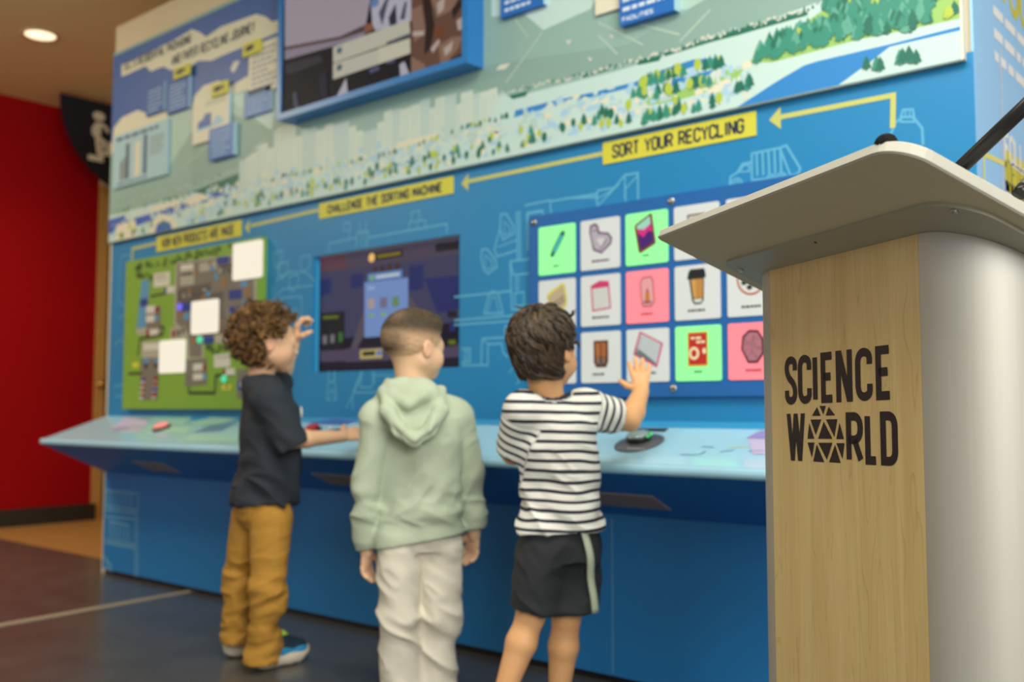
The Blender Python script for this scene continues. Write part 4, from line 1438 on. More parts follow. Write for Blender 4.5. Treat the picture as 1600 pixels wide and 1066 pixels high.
frC = lambda a, b_, h: tuple(np.array([a, P0[1], P0[2]]) + SLT * b_ + NT * h)
m_pb = mat('counter_print_blue', (60, 160, 214), .35)
m_pb2 = mat('counter_print_royal', (52, 100, 190), .35)
m_pm = mat('counter_print_mint', (168, 218, 204), .35)
m_pg = mat('counter_print_grey_blue', (92, 140, 184), .35)
m_pl = mat('counter_print_lilac', (206, 196, 232), .35)
m_pgr = mat('counter_print_green', (158, 232, 176), .35)
m_pk = mat('counter_print_pink', (232, 196, 216), .35)
m_pvi = mat('counter_print_violet', (160, 150, 214), .35)
m_ink = mat('counter_ink', (34, 36, 48), .4)
LS = float(np.linalg.norm([2.57 - YT_, ZB - ZT]))
c = MB()
c.flat([(CX0 + .6, LS - .05), (CX1, LS - .055), (CX1, LS), (CX0 + .6, LS)], frC, .0005, m_pb)
for (xa, ya, xb, yb, xc_, yc, xd, yd, m_) in ((170, 672, 196, 652, 238, 654, 215, 676, m_pl), (215, 655, 240, 652, 300, 652, 285, 664, m_pm), (172, 669, 220, 666, 226, 671, 180, 674, m_pb2), (226, 672, 240, 664, 300, 668, 290, 680, m_pm), (300, 676, 330, 664, 372, 660, 345, 674, m_pg), (292, 662, 330, 652, 372, 654, 340, 664, m_pm), (285, 690, 300, 680, 372, 682, 372, 692, m_pm),
                                             (520, 690, 560, 676, 640, 670, 640, 684, m_pm), (480, 662, 520, 655, 560, 656, 540, 665, m_pb2)):
    c.flat([ctp(xa, ya), ctp(xb, yb), ctp(xc_, yc), ctp(xd, yd)], frC, .0008, m_)
dashes(c, ctp(196, 672)[0], ctp(196, 676)[1], ctp(222, 672)[0], ctp(222, 668)[1], 2, frC, .001, m_white, 4, .45)
cq = lambda pts: [ctp(*p) for p in crop(900, 620, 4.44, pts)]
c.flat(cq([(1225, 400), (1195, 292), (1430, 300), (1480, 405)]), frC, .0009, m_pl)
c.flat(cq([(1180, 290), (1280, 235), (1420, 240), (1450, 292)]), frC, .001, m_pvi)
for q in ([(870, 350), (960, 352)], [(850, 405), (900, 382)], [(1060, 352), (1200, 350)], [(1000, 385), (1100, 370)], [(720, 402), (840, 405)], [(1200, 380), (1300, 378)]):
    c.strokes(cq(q), .004, frC, .0012, m_pg if q[0][0] != 1060 else m_ylt)
c.strokes(cq([(460, 125), (640, 118), (660, 145), (780, 150), (800, 125)]), .005, frC, .001, mat('counter_line', (134, 206, 236), .35))
c.strokes(cq([(640, 118), (800, 125)]), .004, frC, .001, mat('counter_line', (134, 206, 236), .35))
c.strokes(cq([(690, 150), (720, 178)]), .004, frC, .001, mat('counter_line', (134, 206, 236), .35))
c.build('counter_print', ct)


def disc(name, px, py, prof, m, n=40, label=None, parent=None):
    a, b_ = ctp(px, py)
    q = MB()
    q.lathe(prof, frC(a, b_, 0), NT, m, n)
    o = q.build(name, parent or ct, True)
    if label:
        o['label'] = label
    return o


m_gry = mat('dial_grey', (104, 104, 108), .35, .3)
m_blackp = mat('black_plastic', (22, 22, 24), .35)
m_dome = mat('clear_dome', (150, 172, 172), .12, .2, spec=.8)
d1 = disc('dial', 999, 693, [(.0, .001), (.071, .001), (.072, .003), (.070, .004), (.0, .004)], m_gry, 48, 'grey dial disc with clear raised puck')
a_, b2 = ctp(999, 690)
q = MB()
q.lathe([(.034, .004), (.036, .008), (.036, .016), (.033, .02), (.0, .02)], frC(a_, b2, 0), NT, m_blackp, 32)
q.build('dial_base', d1, True)
q = MB()
q.lathe([(.034, .02), (.033, .023), (.026, .028), (.014, .031), (.0, .032)], frC(a_, b2, 0), NT, m_dome, 32)
q.build('dial_puck', d1, True)
q = MB()
for k in range(3):
    an = .75 - k * .45
    q.lathe([(.0045, .016), (.0045, .019), (.0, .02)], frC(a_ + .037 * math.cos(an), b2 + .037 * math.sin(an), 0), NT, glow('led_green', (90, 240, 130), .9), 8)
q.build('led', d1)
q = MB()
a, b_ = ctp(997, 704)
dashes(q, a - .035, b_ - .002, a + .03, b_ + .004, 1, frC, .0046, m_white, 3, .8)
q.build('dial_lettering', d1)
# card slot behind the dial
q = MB()
p_ = [ctp(905, 674), ctp(1038, 675), ctp(1048, 671), ctp(905, 670)]
x0, x1 = p_[0][0], p_[1][0]
y0, y1 = p_[1][1], p_[1][1] + .022
q.prism([(x0, y0), (x1, y0), (x1, y1), (x0, y1)], frC, .0, .003, mat('slot_dark', (40, 42, 58), .4))
q.build('card_slot', ct)
r1 = disc('push_button', 253, 670, [(.0, .001), (.040, .001), (.041, .008), (.036, .012), (.0, .012)], m_blackp, 32, 'round red glowing push button')
a, b_ = ctp(253, 670)
q = MB()
q.lathe([(.032, .012), (.032, .020), (.026, .024), (.0, .025)], frC(a, b_, 0), NT, glow('button_red', (255, 150, 140), .95, .3), 32)
q.build('button_cap', r1, True)
q = MB()
dashes(q, a - .05, b_ - .058, a + .03, b_ - .046, 1, frC, .0012, m_white, 5, .8)
q.build('button_lettering', r1)
r2 = disc('push_button', 489, 674, [(.0, .001), (.034, .001), (.035, .007), (.03, .01), (.0, .01)], m_blackp, 28, 'round red push button beside the dark tee')
a, b_ = ctp(489, 673)
q = MB()
q.lathe([(.028, .01), (.028, .018), (.022, .022), (.0, .023)], frC(a, b_, 0), NT, mat('button_red_cap', (190, 40, 48), .3), 28)
q.build('button_cap', r2, True)
r3 = disc('dial', 525, 676, [(.0, .001), (.045, .001), (.046, .003), (.0, .003)], m_ink, 32, 'small dark dial with white knob')
a, b_ = ctp(517, 674)
q = MB()
q.lathe([(.009, .003), (.009, .016), (.006, .018), (.0, .018)], frC(a, b_, 0), NT, mat('white_knob', (220, 220, 214), .3), 16)
q.build('knob', r3, True)
a, b_ = ctp(385, 680)
q = MB()
q.lathe([(.026, .001), (.026, .006), (.0, .007)], frC(a, b_, 0), NT, m_ink, 24)
q.tube([frC(a, b_, .005), frC(a + .004, b_, .03)], [.006, .005], m_steel, 10)
q.build('joystick', ct, True)

# perforated vents in the underside
NU = np.array([0, -(.6632 - .513), -(2.57 - 2.2455)])
NU /= np.linalg.norm(NU)
PU = np.array([0, 2.2455, .6632])
SU = np.array([0, 2.57 - 2.2455, .513 - .6632])
SU /= np.linalg.norm(SU)


def utp(x, y):
    d = ray(x, y)
    s = ((PU - CAM) @ NU) / (d @ NU)
    q = CAM + d * s
    return (q[0], (q - PU) @ SU)


frU = lambda a, b_, h: tuple(np.array([a, PU[1], PU[2]]) + SU * b_ + NU * h)
m_vent = mat('vent_grille', (170, 156, 152), .55)
m_vents = mat('vent_slot', (120, 110, 114), .6)
u0 = utp(1022, 775)
u1 = utp(1045, 796)
vb0, vb1 = u0[1], u1[1]
for (xa, xb) in ((utp(222, 728)[0], utp(276, 735)[0]), (utp(487, 740)[0], utp(600, 755)[0]), (utp(850, 770)[0], utp(1035, 786)[0])):
    if xb - xa > .62:
        xa = xb - .62
    c = MB()
    c.prism([(xa, vb0), (xb, vb0), (xb, vb1), (xa, vb1)], frU, .0, .003, m_vent)
    v = c.build('vent', ct)
    c = MB()
    for k in range(7):
        b0 = vb0 + (vb1 - vb0) * (k + .5) / 7.5
        c.flat([(xa + .008, b0), (xb - .008, b0), (xb - .008, b0 + .004), (xa + .008, b0 + .004)], frU, .0036, m_vents)
    c.build('slots', v)
c = MB()
for px in ((330, 712, 400, 745),):
    c.strokes([utp(px[0], px[1]), utp(px[2], px[3])], .005, frU, .0006, mat('seam_dark', (10, 34, 70), .6))
c.build('seam', ct)

# ------------------------------------------------------------------ plinth under the counter
c = MB()
m_base = mat('plinth_blue', (32, 124, 190), .45, noise=.05, nscale=2)
c.box((-4.932, YW, .022), (XR - .001, YW + .012, .512), m_base)
pl_ = tag(c.build('exhibit_plinth'), 'dark blue plinth panel below the sloped counter, standing on the floor', 'wall panel')
c = MB()
c.box((-4.92, YW + .006, 0), (XR - .01, YW + .012, .022), m_blackp)
c.build('toe_kick', pl_)
c = MB()
m_bl = mat('plinth_line_art', (112, 170, 206), .5)
xs = W(957, 900)[0]
c.strokes([(xs, .03), (xs, .5)], .004, frW, .0008, m_bl)
f4 = lambda pts: [W(*p) for p in crop(0, 760, 3.483, pts)]
for a in ([(575, 20), (575, 105)], [(575, 105), (745, 130)], [(575, 125), (745, 150)], [(575, 20), (740, 40)], [(580, 165), (745, 180)], [(575, 305), (745, 340)], [(575, 290), (745, 320)], [(752, 30), (748, 490)], [(735, 150), (735, 490)], [(595, 190), (705, 212)], [(560, 370), (605, 430), (610, 465)], [(575, 400), (600, 460)], [(560, 440), (605, 460)]):
    c.strokes(f4(a), .009, frW, .0008, m_bl)
for k in range(8):
    c.strokes(f4([(590 + 18 * k, 25 + 3 * k), (588 + 18 * k, 105 + 3 * k)]), .008, frW, .0008, m_bl)
    if k < 7:
        c.strokes(f4([(595 + 18 * k, 195 + 3 * k), (593 + 18 * k, 300 + 4 * k)]), .008, frW, .0008, m_bl)
c.build('line_art_print', pl_)

# ================================================================== LECTERN
A_ = math.radians(16.5)
LU = D0 * math.cos(A_) - RV * math.sin(A_)        # along the front, away from the camera
LB = D0 * math.sin(A_) + RV * math.cos(A_)        # from the front to the speaker's side
LC = atD(1418.4, 201.8, 1.18)                     # near upper front corner of the top
TT = .415                                         # fall of the reading surface
lv = LB - TT * np.array([0, 0, 1.0])
lv /= np.linalg.norm(lv)
ln = np.cross(LU, lv)
ln /= np.linalg.norm(ln)
if ln[2] < 0:
    ln = -ln


def frL(u, b_, z):                                # u along the front, b back, z height above the floor
    return tuple(LC * np.array([1, 1, 0]) + LU * u + LB * b_ + np.array([0, 0, z]))


def frTop(u, s, h):                               # on the tilted top: s down the slope, h along its normal
    return tuple(LC + LU * u + lv * s + ln * h)


LZ = LC[2]
lect = tag(empty('lectern', frL(.37, .3, 0)), 'wood-fronted aluminium lectern with a wide grey tilted top in the right foreground', 'lectern')
m_top = mat('top_laminate', (190, 188, 174), .5, noise=.015)
m_topu = mat('top_underside', (206, 198, 168), .7, noise=.03, nscale=40)
m_plate = mat('bracket_plate', (176, 174, 156), .5, .2, noise=.03)


def rrect(u0, s0, u1, s1, rs, n=8):
    """rounded outline; rs = radii at (u0,s0) (u1,s0) (u1,s1) (u0,s1)"""
    pts = []
    for (cx, cy, a0, r) in ((u0 + rs[0], s0 + rs[0], 180, rs[0]), (u1 - rs[1], s0 + rs[1], 270, rs[1]), (u1 - rs[2], s1 - rs[2], 0, rs[2]), (u0 + rs[3], s1 - rs[3], 90, rs[3])):
        for i in range(n + 1):
            a = math.radians(a0 + 90 * i / n)
            pts.append((cx + r * math.cos(a), cy + r * math.sin(a)))
    return pts


TU0, TU1, TS1 = .010, .695, .50
out = rrect(TU0, 0, TU1, TS1, (.05, .012, .05, .05))
ins = rrect(TU0 + .004, .004, TU1 - .004, TS1 - .004, (.047, .01, .047, .047))
c = MB()
n = len(out)
V = [frTop(u, s, 0) for u, s in ins] + [frTop(u, s, -.003) for u, s in out] + [frTop(u, s, -.016) for u, s in out]
ins2 = rrect(TU0 + .003, .003, TU1 - .003, TS1 - .003, (.047, .01, .047, .047))
V += [frTop(u, s, -.018) for u, s in ins2]
Fc = [tuple(range(n))]
for k in range(3):
    Fc += [(k * n + i, (k + 1) * n + i, (k + 1) * n + (i + 1) % n, k * n + (i + 1) % n) for i in range(n)]
c.add(V, Fc, m_top)
c.add([V[3 * n + i] for i in range(n)], [tuple(range(n - 1, -1, -1))], m_topu)
c.build('reading_top', lect)
# a book ledge along the speaker's edge
c = MB()
c.box((.08, TS1 - .045, 0.0), (.62, TS1 - .030, .022), m_top, fr=lambda v: frTop(*v))
c.build('book_ledge', lect)
# bracket plate under the top
po = rrect(.040, .118, .648, .46, (.075, .03, .05, .05), 10)
c = MB()
c.prism(po, frTop, -.0235, -.0178, m_plate)
pt = c.build('bracket_plate', lect)
for (u, s) in ((.072, .145), (.655 - .03, .15)):
    c = MB()
    c.lathe([(.0055, .0), (.0055, .0015), (.004, .003), (.0, .0032)], frTop(u, s, -.0235), -ln, m_steel, 14)
    c.build('screw', pt, True)
c = MB()
c.lathe([(.0025, .0), (.0025, .0008), (.0, .0009)], frTop(.362, .131, -.0235), -ln, m_blackp, 10)
c.build('screw_hole', pt)

# column: timber front between rounded aluminium profiles
m_maple = bpy.data.materials.new('maple_veneer')
m_maple.use_nodes = True
nt = m_maple.node_tree
bs = nt.nodes['Principled BSDF']
bs.inputs['Roughness'].default_value = .42
tc = nt.nodes.new('ShaderNodeTexCoord')
mp_ = nt.nodes.new('ShaderNodeMapping')
mp_.inputs['Scale'].default_value = (16, 16, 1.0)
nt.links.new(tc.outputs['Object'], mp_.inputs[0])
n1 = nt.nodes.new('ShaderNodeTexNoise')
n1.inputs['Scale'].default_value = 1.6
n1.inputs['Detail'].default_value = 6
n1.inputs['Distortion'].default_value = .7
nt.links.new(mp_.outputs[0], n1.inputs['Vector'])
wv = nt.nodes.new('ShaderNodeMapping')
wv.inputs['Scale'].default_value = (240, 240, 5)
nt.links.new(tc.outputs['Object'], wv.inputs[0])
n2 = nt.nodes.new('ShaderNodeTexNoise')
n2.inputs['Scale'].default_value = 1.0
n2.inputs['Detail'].default_value = 2
nt.links.new(wv.outputs[0], n2.inputs['Vector'])
rp = nt.nodes.new('ShaderNodeValToRGB')
rp.color_ramp.elements[0].position = .3
rp.color_ramp.elements[0].color = lin((212, 182, 120)) + (1,)
rp.color_ramp.elements[1].position = .7
rp.color_ramp.elements[1].color = lin((230, 204, 144)) + (1,)
nt.links.new(n1.outputs['Fac'], rp.inputs[0])
# thin dark cathedral lines: narrow bands of a distorted noise
nl = nt.nodes.new('ShaderNodeTexNoise')
nl.inputs['Scale'].default_value = .9
nl.inputs['Detail'].default_value = 3
nl.inputs['Distortion'].default_value = .35
nt.links.new(mp_.outputs[0], nl.inputs['Vector'])
mu_ = nt.nodes.new('ShaderNodeMath')
mu_.operation = 'MULTIPLY'
mu_.inputs[1].default_value = 14
nt.links.new(nl.outputs['Fac'], mu_.inputs[0])
fr_ = nt.nodes.new('ShaderNodeMath')
fr_.operation = 'FRACT'
nt.links.new(mu_.outputs[0], fr_.inputs[0])
rl = nt.nodes.new('ShaderNodeValToRGB')
rl.color_ramp.elements[0].position = .0
rl.color_ramp.elements[0].color = (.80, .75, .66, 1)
rl.color_ramp.elements[1].position = .12
rl.color_ramp.elements[1].color = (1, 1, 1, 1)
nt.links.new(fr_.outputs[0], rl.inputs[0])
ml = nt.nodes.new('ShaderNodeMix')
ml.data_type = 'RGBA'
ml.blend_type = 'MULTIPLY'
ml.inputs['Factor'].default_value = .8
nt.links.new(rp.outputs[0], ml.inputs[6])
nt.links.new(rl.outputs[0], ml.inputs[7])
mx = nt.nodes.new('ShaderNodeMix')
mx.data_type = 'RGBA'
mx.blend_type = 'MULTIPLY'
mx.inputs['Factor'].default_value = .12
nt.links.new(ml.outputs[2], mx.inputs[6])
nt.links.new(n2.outputs['Color'], mx.inputs[7])
nt.links.new(mx.outputs[2], bs.inputs['Base Color'])

m_alu = mat('brushed_aluminium', (188, 185, 174), .6, .6, noise=.05, nscale=3, stretch=(60, 60, .6))


def ztop(b_):                                      # where the column meets the bracket plate
    return LZ - .0235 / ln[2] - TT * b_


def column(name, outline, m, par, zb=.05, smooth=False):
    k = len(outline)
    V = [frL(u, b_, zb) for u, b_ in outline] + [frL(u, b_, ztop(b_) - .0005) for u, b_ in outline]
    Fc = [tuple(range(k - 1, -1, -1)), tuple(range(k, 2 * k))] + [(i, (i + 1) % k, k + (i + 1) % k, k + i) for i in range(k)]
    o = raw_mesh(name, V, Fc, m, par)
    return o


column('front_panel', [(.174, .150), (.562, .150), (.562, .168), (.174, .168)], m_maple, lect)


def corner(u_in, sgn):
    """quarter-round profile from the timber edge round to the side"""
    pts = []
    for i in range(15):
        a = math.radians(90 * i / 14)
        pts.append((u_in + sgn * .092 * math.sin(a), .150 + .098 - .098 * math.cos(a)))
    side = [(u_in + sgn * .092, .44)]
    inner = [(u_in + sgn * .086, .44), (u_in + sgn * .086, .25)]
    for i in range(14, -1, -1):
        a = math.radians(90 * i / 14)
        inner.append((u_in + sgn * .086 * math.sin(a), .156 + .092 - .092 * math.cos(a)))
    return pts + side + inner


def smooth_sides(o):
    me = o.data
    for p in me.polygons:
        p.use_smooth = abs(p.normal.z) < .2
    me.update()
    bpy.context.view_layer.objects.active = o
    md = o.modifiers.new('edge', 'EDGE_SPLIT')
    md.split_angle = math.radians(30)


o1 = column('side_profile', corner(.1735, -1), m_alu, lect)
smooth_sides(o1)
o1['label'] = 'rounded brushed aluminium side profile nearest the camera'
# far profile: its visible lip is a slim bright edge
o2 = column('side_profile', corner(.5625, 1), m_alu, lect)
smooth_sides(o2)
column('back_shelf_panel', [(.0875, .436), (.6485, .436), (.6485, .442), (.0875, .442)], m_alu, lect)
c = MB()
c.box((.06, .12, .0), (.68, .47, .05), mat('base_plate', (70, 70, 72), .5, .5), fr=lambda v: frL(*v))
c.build('base', lect)
# lettering on the timber front
frF = lambda u, z, h: frL(u, .150 - h, z)
PF = np.array(frL(0, .150, 0))


def fp(x, y):
    d = ray(x, y)
    s = ((PF - CAM) @ LB) / (d @ LB)
    q = CAM + d * s - LC
    return np.array([q @ LU, q[2] + LZ])


m_logo = mat('black_vinyl', (26, 24, 24), .45, noise=.02)
lg = MB()
lc = lambda x, y: fp(1200 + x / 4.635, 520 + y / 4.635)


def line_at(p, q):
    return lambda u: p[1] + (q[1] - p[1]) * (u - p[0]) / (q[0] - p[0])


top1 = line_at(lc(160, 172), lc(870, 88))
bot1 = line_at(lc(165, 522), lc(850, 487))
top2 = line_at(lc(200, 586), lc(850, 570))
bot2 = line_at(lc(190, 927), lc(860, 963))


def letter(ch, xl, xr, ym, top, bot, sw):
    ul, ur = lc(xl, ym)[0], lc(xr, ym)[0]            # ul > ur: the front reads right to left in u
    w = ul - ur
    h = top((ul + ur) / 2) - bot((ul + ur) / 2)
    if ch in 'NW':
        T_ = lambda a, f: (ul - a, bot(ul - a) + f * (top(ul - a) - bot(ul - a)))
        if ch == 'N':
            Q_ = [(0, 1, 0, 0, sw), (w - sw, 1, w - sw, 0, sw), (0, 1, w - sw * 1.1, 0, sw * 1.1)]
        else:
            s2 = sw * 1.0
            m_ = (w - s2) / 2
            Q_ = [(0, 1, m_ * .5, 0, s2), (m_, 1, m_ * .5, 0, s2), (m_, 1, m_ * 1.5, 0, s2), (m_ * 2, 1, m_ * 1.5, 0, s2)]
        for i, (xa, fa, xb, fb, s_) in enumerate(Q_):
            lg.flat([T_(xa, fa), T_(xb, fb), T_(xb + s_, fb), T_(xa + s_, fa)], frF, .0006 + i * 5e-6, m_logo)
        return
    for q, cl in glyph_paths(ch, sw / 2, sw / 2, max(w - sw, 1e-4) if ch != 'I' else 0.0, h - sw, (w - sw) * .55):
        pts = []
        for a, z in q:
            u = ul - a
            f = z / h
            pts.append((u, bot(u) + f * (top(u) - bot(u))))
        lg.strokes(pts, sw, frF, .0006, m_logo, cl)


SW1 = .0128
for ch, xl, xr in (('S', 123, 212), ('C', 218, 316), ('I', 326, 362), ('E', 384, 482), ('N', 494, 612), ('C', 634, 758), ('E', 782, 902)):
    letter(ch, xl, xr, 320, top1, bot1, SW1)
for ch, xl, xr in (('W', 140, 272), ('R', 568, 690), ('L', 704, 800), ('D', 816, 942)):
    letter(ch, xl, xr, 760, top2, bot2, SW1 * (.92 if ch == 'W' else 1))
for tri in ([(357, 540), (320, 602), (383, 602)], [(375, 530), (420, 530), (402, 592)], [(441, 537), (420, 600), (488, 598)], [(300, 655), (288, 768), (338, 768)], [(310, 630), (388, 628), (347, 740)], [(406, 645), (365, 768), (468, 768)], [(422, 628), (504, 626), (482, 755)], [(520, 652), (497, 770), (552, 770)],
            [(288, 795), (338, 795), (320, 905)], [(366, 797), (468, 797), (428, 920)], [(497, 800), (556, 800), (541, 915)], [(355, 808), (330, 932), (410, 938)], [(487, 812), (445, 938), (528, 943)]):
    lg.flat([tuple(lc(*p)) for p in tri], frF, .0006, m_logo)
lg.build('logo', [o for o in bpy.data.objects if o.name == 'front_panel'][0])['label'] = 'black lettering and geodesic ball emblem'


# ------------------------------------------------------------------ microphones on the lectern
def topray(x, y, h):
    d = ray(x, y)
    P_ = LC + ln * h
    s = ((P_ - CAM) @ ln) / (d @ ln)
    return CAM + d * s


m_micb = mat('microphone_black', (20, 20, 22), .35, spec=.5)
m_foam = mat('foam_black', (14, 14, 15), .9, bump=1.0, bscale=420)
# foam-headed microphone just behind the front edge
hd = atD(1384.5, 225.5, 1.235)
mk = tag(empty('microphone', frTop(.16, .10, 0)), 'black foam-tipped microphone peeking over the near front corner of the lectern top', 'microphone')
c = MB()
R0 = .0128
V = []
Fc = []
rgm = random.Random(3)
nu, nv = 30, 20
for i in range(nv + 1):
    for j in range(nu):
        th_ = math.pi * i / nv
        ph = 2 * math.pi * j / nu
        rr = R0 * (1 + (.045 if (i + j) % 2 else -.045))
        V.append(hd + rr * (LU * math.sin(th_) * math.cos(ph) * 1.25 + lv * math.sin(th_) * math.sin(ph) + ln * math.cos(th_)))
for i in range(nv):
    for j in range(nu):
        Fc.append((i * nu + j, i * nu + (j + 1) % nu, (i + 1) * nu + (j + 1) % nu, (i + 1) * nu + j))
c.add(V, Fc, m_foam)
c.build('windscreen', mk)
b0 = np.array(frTop(.16, .14, 0))
c = MB()
mid = (hd + b0) / 2 + ln * .012
c.tube([hd, mid, b0 + ln * .012, b0], [.004, .004, .005, .006], m_micb, 10)
c.lathe([(.018, 0), (.018, .004), (.008, .01), (.0, .01)], b0, ln, m_micb, 20)
c.build('stem', mk, True)
# long black boom arm rising to the upper right
pA = atD(1495, 268, 1.33)
pB = atD(1602, 166, 1.30)
dv = (pB - pA) / np.linalg.norm(pB - pA)
mk2 = tag(empty('microphone_boom', tuple(pA - dv * .03)), 'straight black boom arm rising to the upper right from behind the lectern top', 'microphone stand')
c = MB()
c.tube([pA - dv * .015, pA + dv * .30], .0098, m_micb, 18)
c.build('arm', mk2, True)
c = MB()
foot = topray(1505, 262, .0)
c.tube([pA + dv * .30, pA + dv * .42], [.0095, .0125], m_foam, 18)
c.build('microphone_head', mk2, True)
c = MB()
qf = pA - dv * .015
hgt = (qf - LC) @ ln
base_pt = qf - ln * hgt
c.lathe([(.026, 0), (.026, .004), (.012, .008), (.0, .008)], base_pt, ln, m_micb, 24)
if hgt > 0:
    c.tube([base_pt, qf + ln * .004], .008, m_micb, 14)
c.build('foot', mk2, True)
# small handheld microphone lying at the right edge
e0 = atD(1592, 303, 1.30)
e1 = atD(1622, 268, 1.31)
dv2 = (e1 - e0) / np.linalg.norm(e1 - e0)
mk3 = tag(empty('microphone', tuple(e0)), 'small dark microphone with a metal grille at the right edge of the lectern top', 'microphone')
c = MB()
c.tube([e0 - dv2 * .002, e0 + dv2 * .012], [.0085, .0095], m_micb, 16)
c.tube([e0 + dv2 * .034, e0 + dv2 * .12], [.0095, .0075], m_micb, 16)
c.build('handle', mk3, True)
c = MB()
c.tube([e0 + dv2 * .012, e0 + dv2 * .034], .0088, mat('grille', (150, 140, 128), .35, .9, bump=.8, bscale=500), 16)
c.build('grille', mk3, True)

# ================================================================== PEOPLE
class Field:
    """blends rounded shapes into one closed surface"""

    def __init__(s, lo, hi, res):
        s.lo = np.array(lo, float)
        s.res = res
        s.n = (np.ceil((np.array(hi) - s.lo) / res).astype(int) + 1)
        s.d = np.full(tuple(s.n), .06, np.float32)

    def _slice(s, lo, hi):
        a = np.clip(np.floor((np.array(lo) - s.lo) / s.res).astype(int), 0, s.n)
        b = np.clip(np.ceil((np.array(hi) - s.lo) / s.res).astype(int) + 1, 0, s.n)
        if np.any(b - a < 1):
            return None
        ax = [(s.lo[i] + s.res * np.arange(a[i], b[i])).astype(np.float32) for i in range(3)]
        X, Y, Z = np.meshgrid(*ax, indexing='ij')
        return tuple(slice(a[i], b[i]) for i in range(3)), X, Y, Z

    def _merge(s, sl, e, k, sub):
        d = s.d[sl]
        e = e.astype(np.float32)
        if sub:
            if k > 0:
                h = np.clip(.5 - .5 * (d + e) / k, 0, 1)
                s.d[sl] = d * (1 - h) + (-e) * h + k * h * (1 - h)
            else:
                s.d[sl] = np.maximum(d, -e)
        else:
            if k > 0:
                h = np.clip(.5 + .5 * (e - d) / k, 0, 1)
                s.d[sl] = e * (1 - h) + d * h - k * h * (1 - h)
            else:
                s.d[sl] = np.minimum(d, e)

    def cone(s, a, b, ra, rb, k=.01, sub=False):
        a = np.array(a, float)
        b = np.array(b, float)
        m = max(ra, rb) + max(k, .02) + .01
        q = s._slice(np.minimum(a, b) - m, np.maximum(a, b) + m)
        if q is None:
            return s
        sl, X, Y, Z = q
        v = b - a
        L = v @ v + 1e-12
        t = np.clip(((X - a[0]) * v[0] + (Y - a[1]) * v[1] + (Z - a[2]) * v[2]) / L, 0, 1)
        e = np.sqrt((X - a[0] - t * v[0]) ** 2 + (Y - a[1] - t * v[1]) ** 2 + (Z - a[2] - t * v[2]) ** 2) - (ra + (rb - ra) * t)
        s._merge(sl, e, k, sub)
        return s

    def chain(s, pts, rad, k=.01, sub=False):
        R = rad if hasattr(rad, '__len__') else [rad] * len(pts)
        for i in range(len(pts) - 1):
            s.cone(pts[i], pts[i + 1], R[i], R[i + 1], k, sub)
        return s

    def ell(s, c, rad, M=None, k=.01, sub=False):
        """M: 3x3 rows = local axes"""
        c = np.array(c, float)
        m = max(rad) + max(k, .02) + .01
        q = s._slice(c - m, c + m)
        if q is None:
            return s
        sl, X, Y, Z = q
        X, Y, Z = X - c[0], Y - c[1], Z - c[2]
        if M is not None:
            X, Y, Z = (M[0][0] * X + M[0][1] * Y + M[0][2] * Z, M[1][0] * X + M[1][1] * Y + M[1][2] * Z, M[2][0] * X + M[2][1] * Y + M[2][2] * Z)
        k0 = np.sqrt((X / rad[0]) ** 2 + (Y / rad[1]) ** 2 + (Z / rad[2]) ** 2)
        k1 = np.sqrt((X / rad[0] ** 2) ** 2 + (Y / rad[1] ** 2) ** 2 + (Z / rad[2] ** 2) ** 2) + 1e-9
        e = np.where(k0 < .05, -min(rad), k0 * (k0 - 1) / k1)
        s._merge(sl, e, k, sub)
        return s

    def loft(s, lev, right, fwd, k=.012, sub=False, power=2.3, tilt=0.0, tilt_h=.15):
        """lev rows: (centre xyz, half width, half depth), bottom to top; horizontal sections"""
        C_ = np.array([l[0] for l in lev], float)
        A = np.array([l[1] for l in lev])
        B = np.array([l[2] for l in lev])
        z = C_[:, 2]
        m = max(A.max(), B.max()) + .05
        q = s._slice((C_.min(0) - m), (C_.max(0) + m))
        if q is None:
            return s
        sl, X, Y, Z = q
        if tilt:
            sd = (X - C_[0, 0]) * right[0] + (Y - C_[0, 1]) * right[1]
            Z = Z - tilt * sd * np.clip(1 - (Z - z[0]) / tilt_h, 0, 1)
        zc = np.clip(Z, z[0], z[-1])
        cx, cy, a, b = (np.interp(zc, z, v).astype(np.float32) for v in (C_[:, 0], C_[:, 1], A, B))
        dx, dy = X - cx, Y - cy
        p = np.abs(dx * right[0] + dy * right[1]) / a
        w = np.abs(dx * fwd[0] + dy * fwd[1]) / b
        e = ((p ** power + w ** power) ** (1 / power) - 1) * np.minimum(a, b)
        dz = np.maximum(z[0] - Z, Z - z[-1])
        e = np.where(dz > 0, np.where(e > 0, np.sqrt(e * e + dz * dz), dz), np.maximum(e, dz))
        s._merge(sl, e, k, sub)
        return s

    def half(s, p, n, k=0.004):
        """cut away the side n points to"""
        sl, X, Y, Z = s._slice(s.lo, s.lo + s.res * s.n)
        n = np.array(n, float) / np.linalg.norm(n)
        e = (X - p[0]) * n[0] + (Y - p[1]) * n[1] + (Z - p[2]) * n[2]
        s._merge(sl, -e, k, True)
        return s

    def mesh(s, smooth=3):
        d = s.d
        d[0], d[-1] = .06, .06
        d[:, 0], d[:, -1] = .06, .06
        d[:, :, 0], d[:, :, -1] = .06, .06
        ins = d < 0
        nx, ny, nz = d.shape
        cnt = np.zeros((nx - 1, ny - 1, nz - 1), np.int8)
        for i in (0, 1):
            for j in (0, 1):
                for k in (0, 1):
                    cnt += ins[i:nx - 1 + i, j:ny - 1 + j, k:nz - 1 + k]
        act = (cnt > 0) & (cnt < 8)
        idx = np.argwhere(act)
        num = np.full(act.shape, -1, np.int32)
        num[act] = np.arange(len(idx))
        acc = np.zeros((len(idx), 3))
        w = np.zeros(len(idx))
        offs = [(i, j, k) for i in (0, 1) for j in (0, 1) for k in (0, 1)]
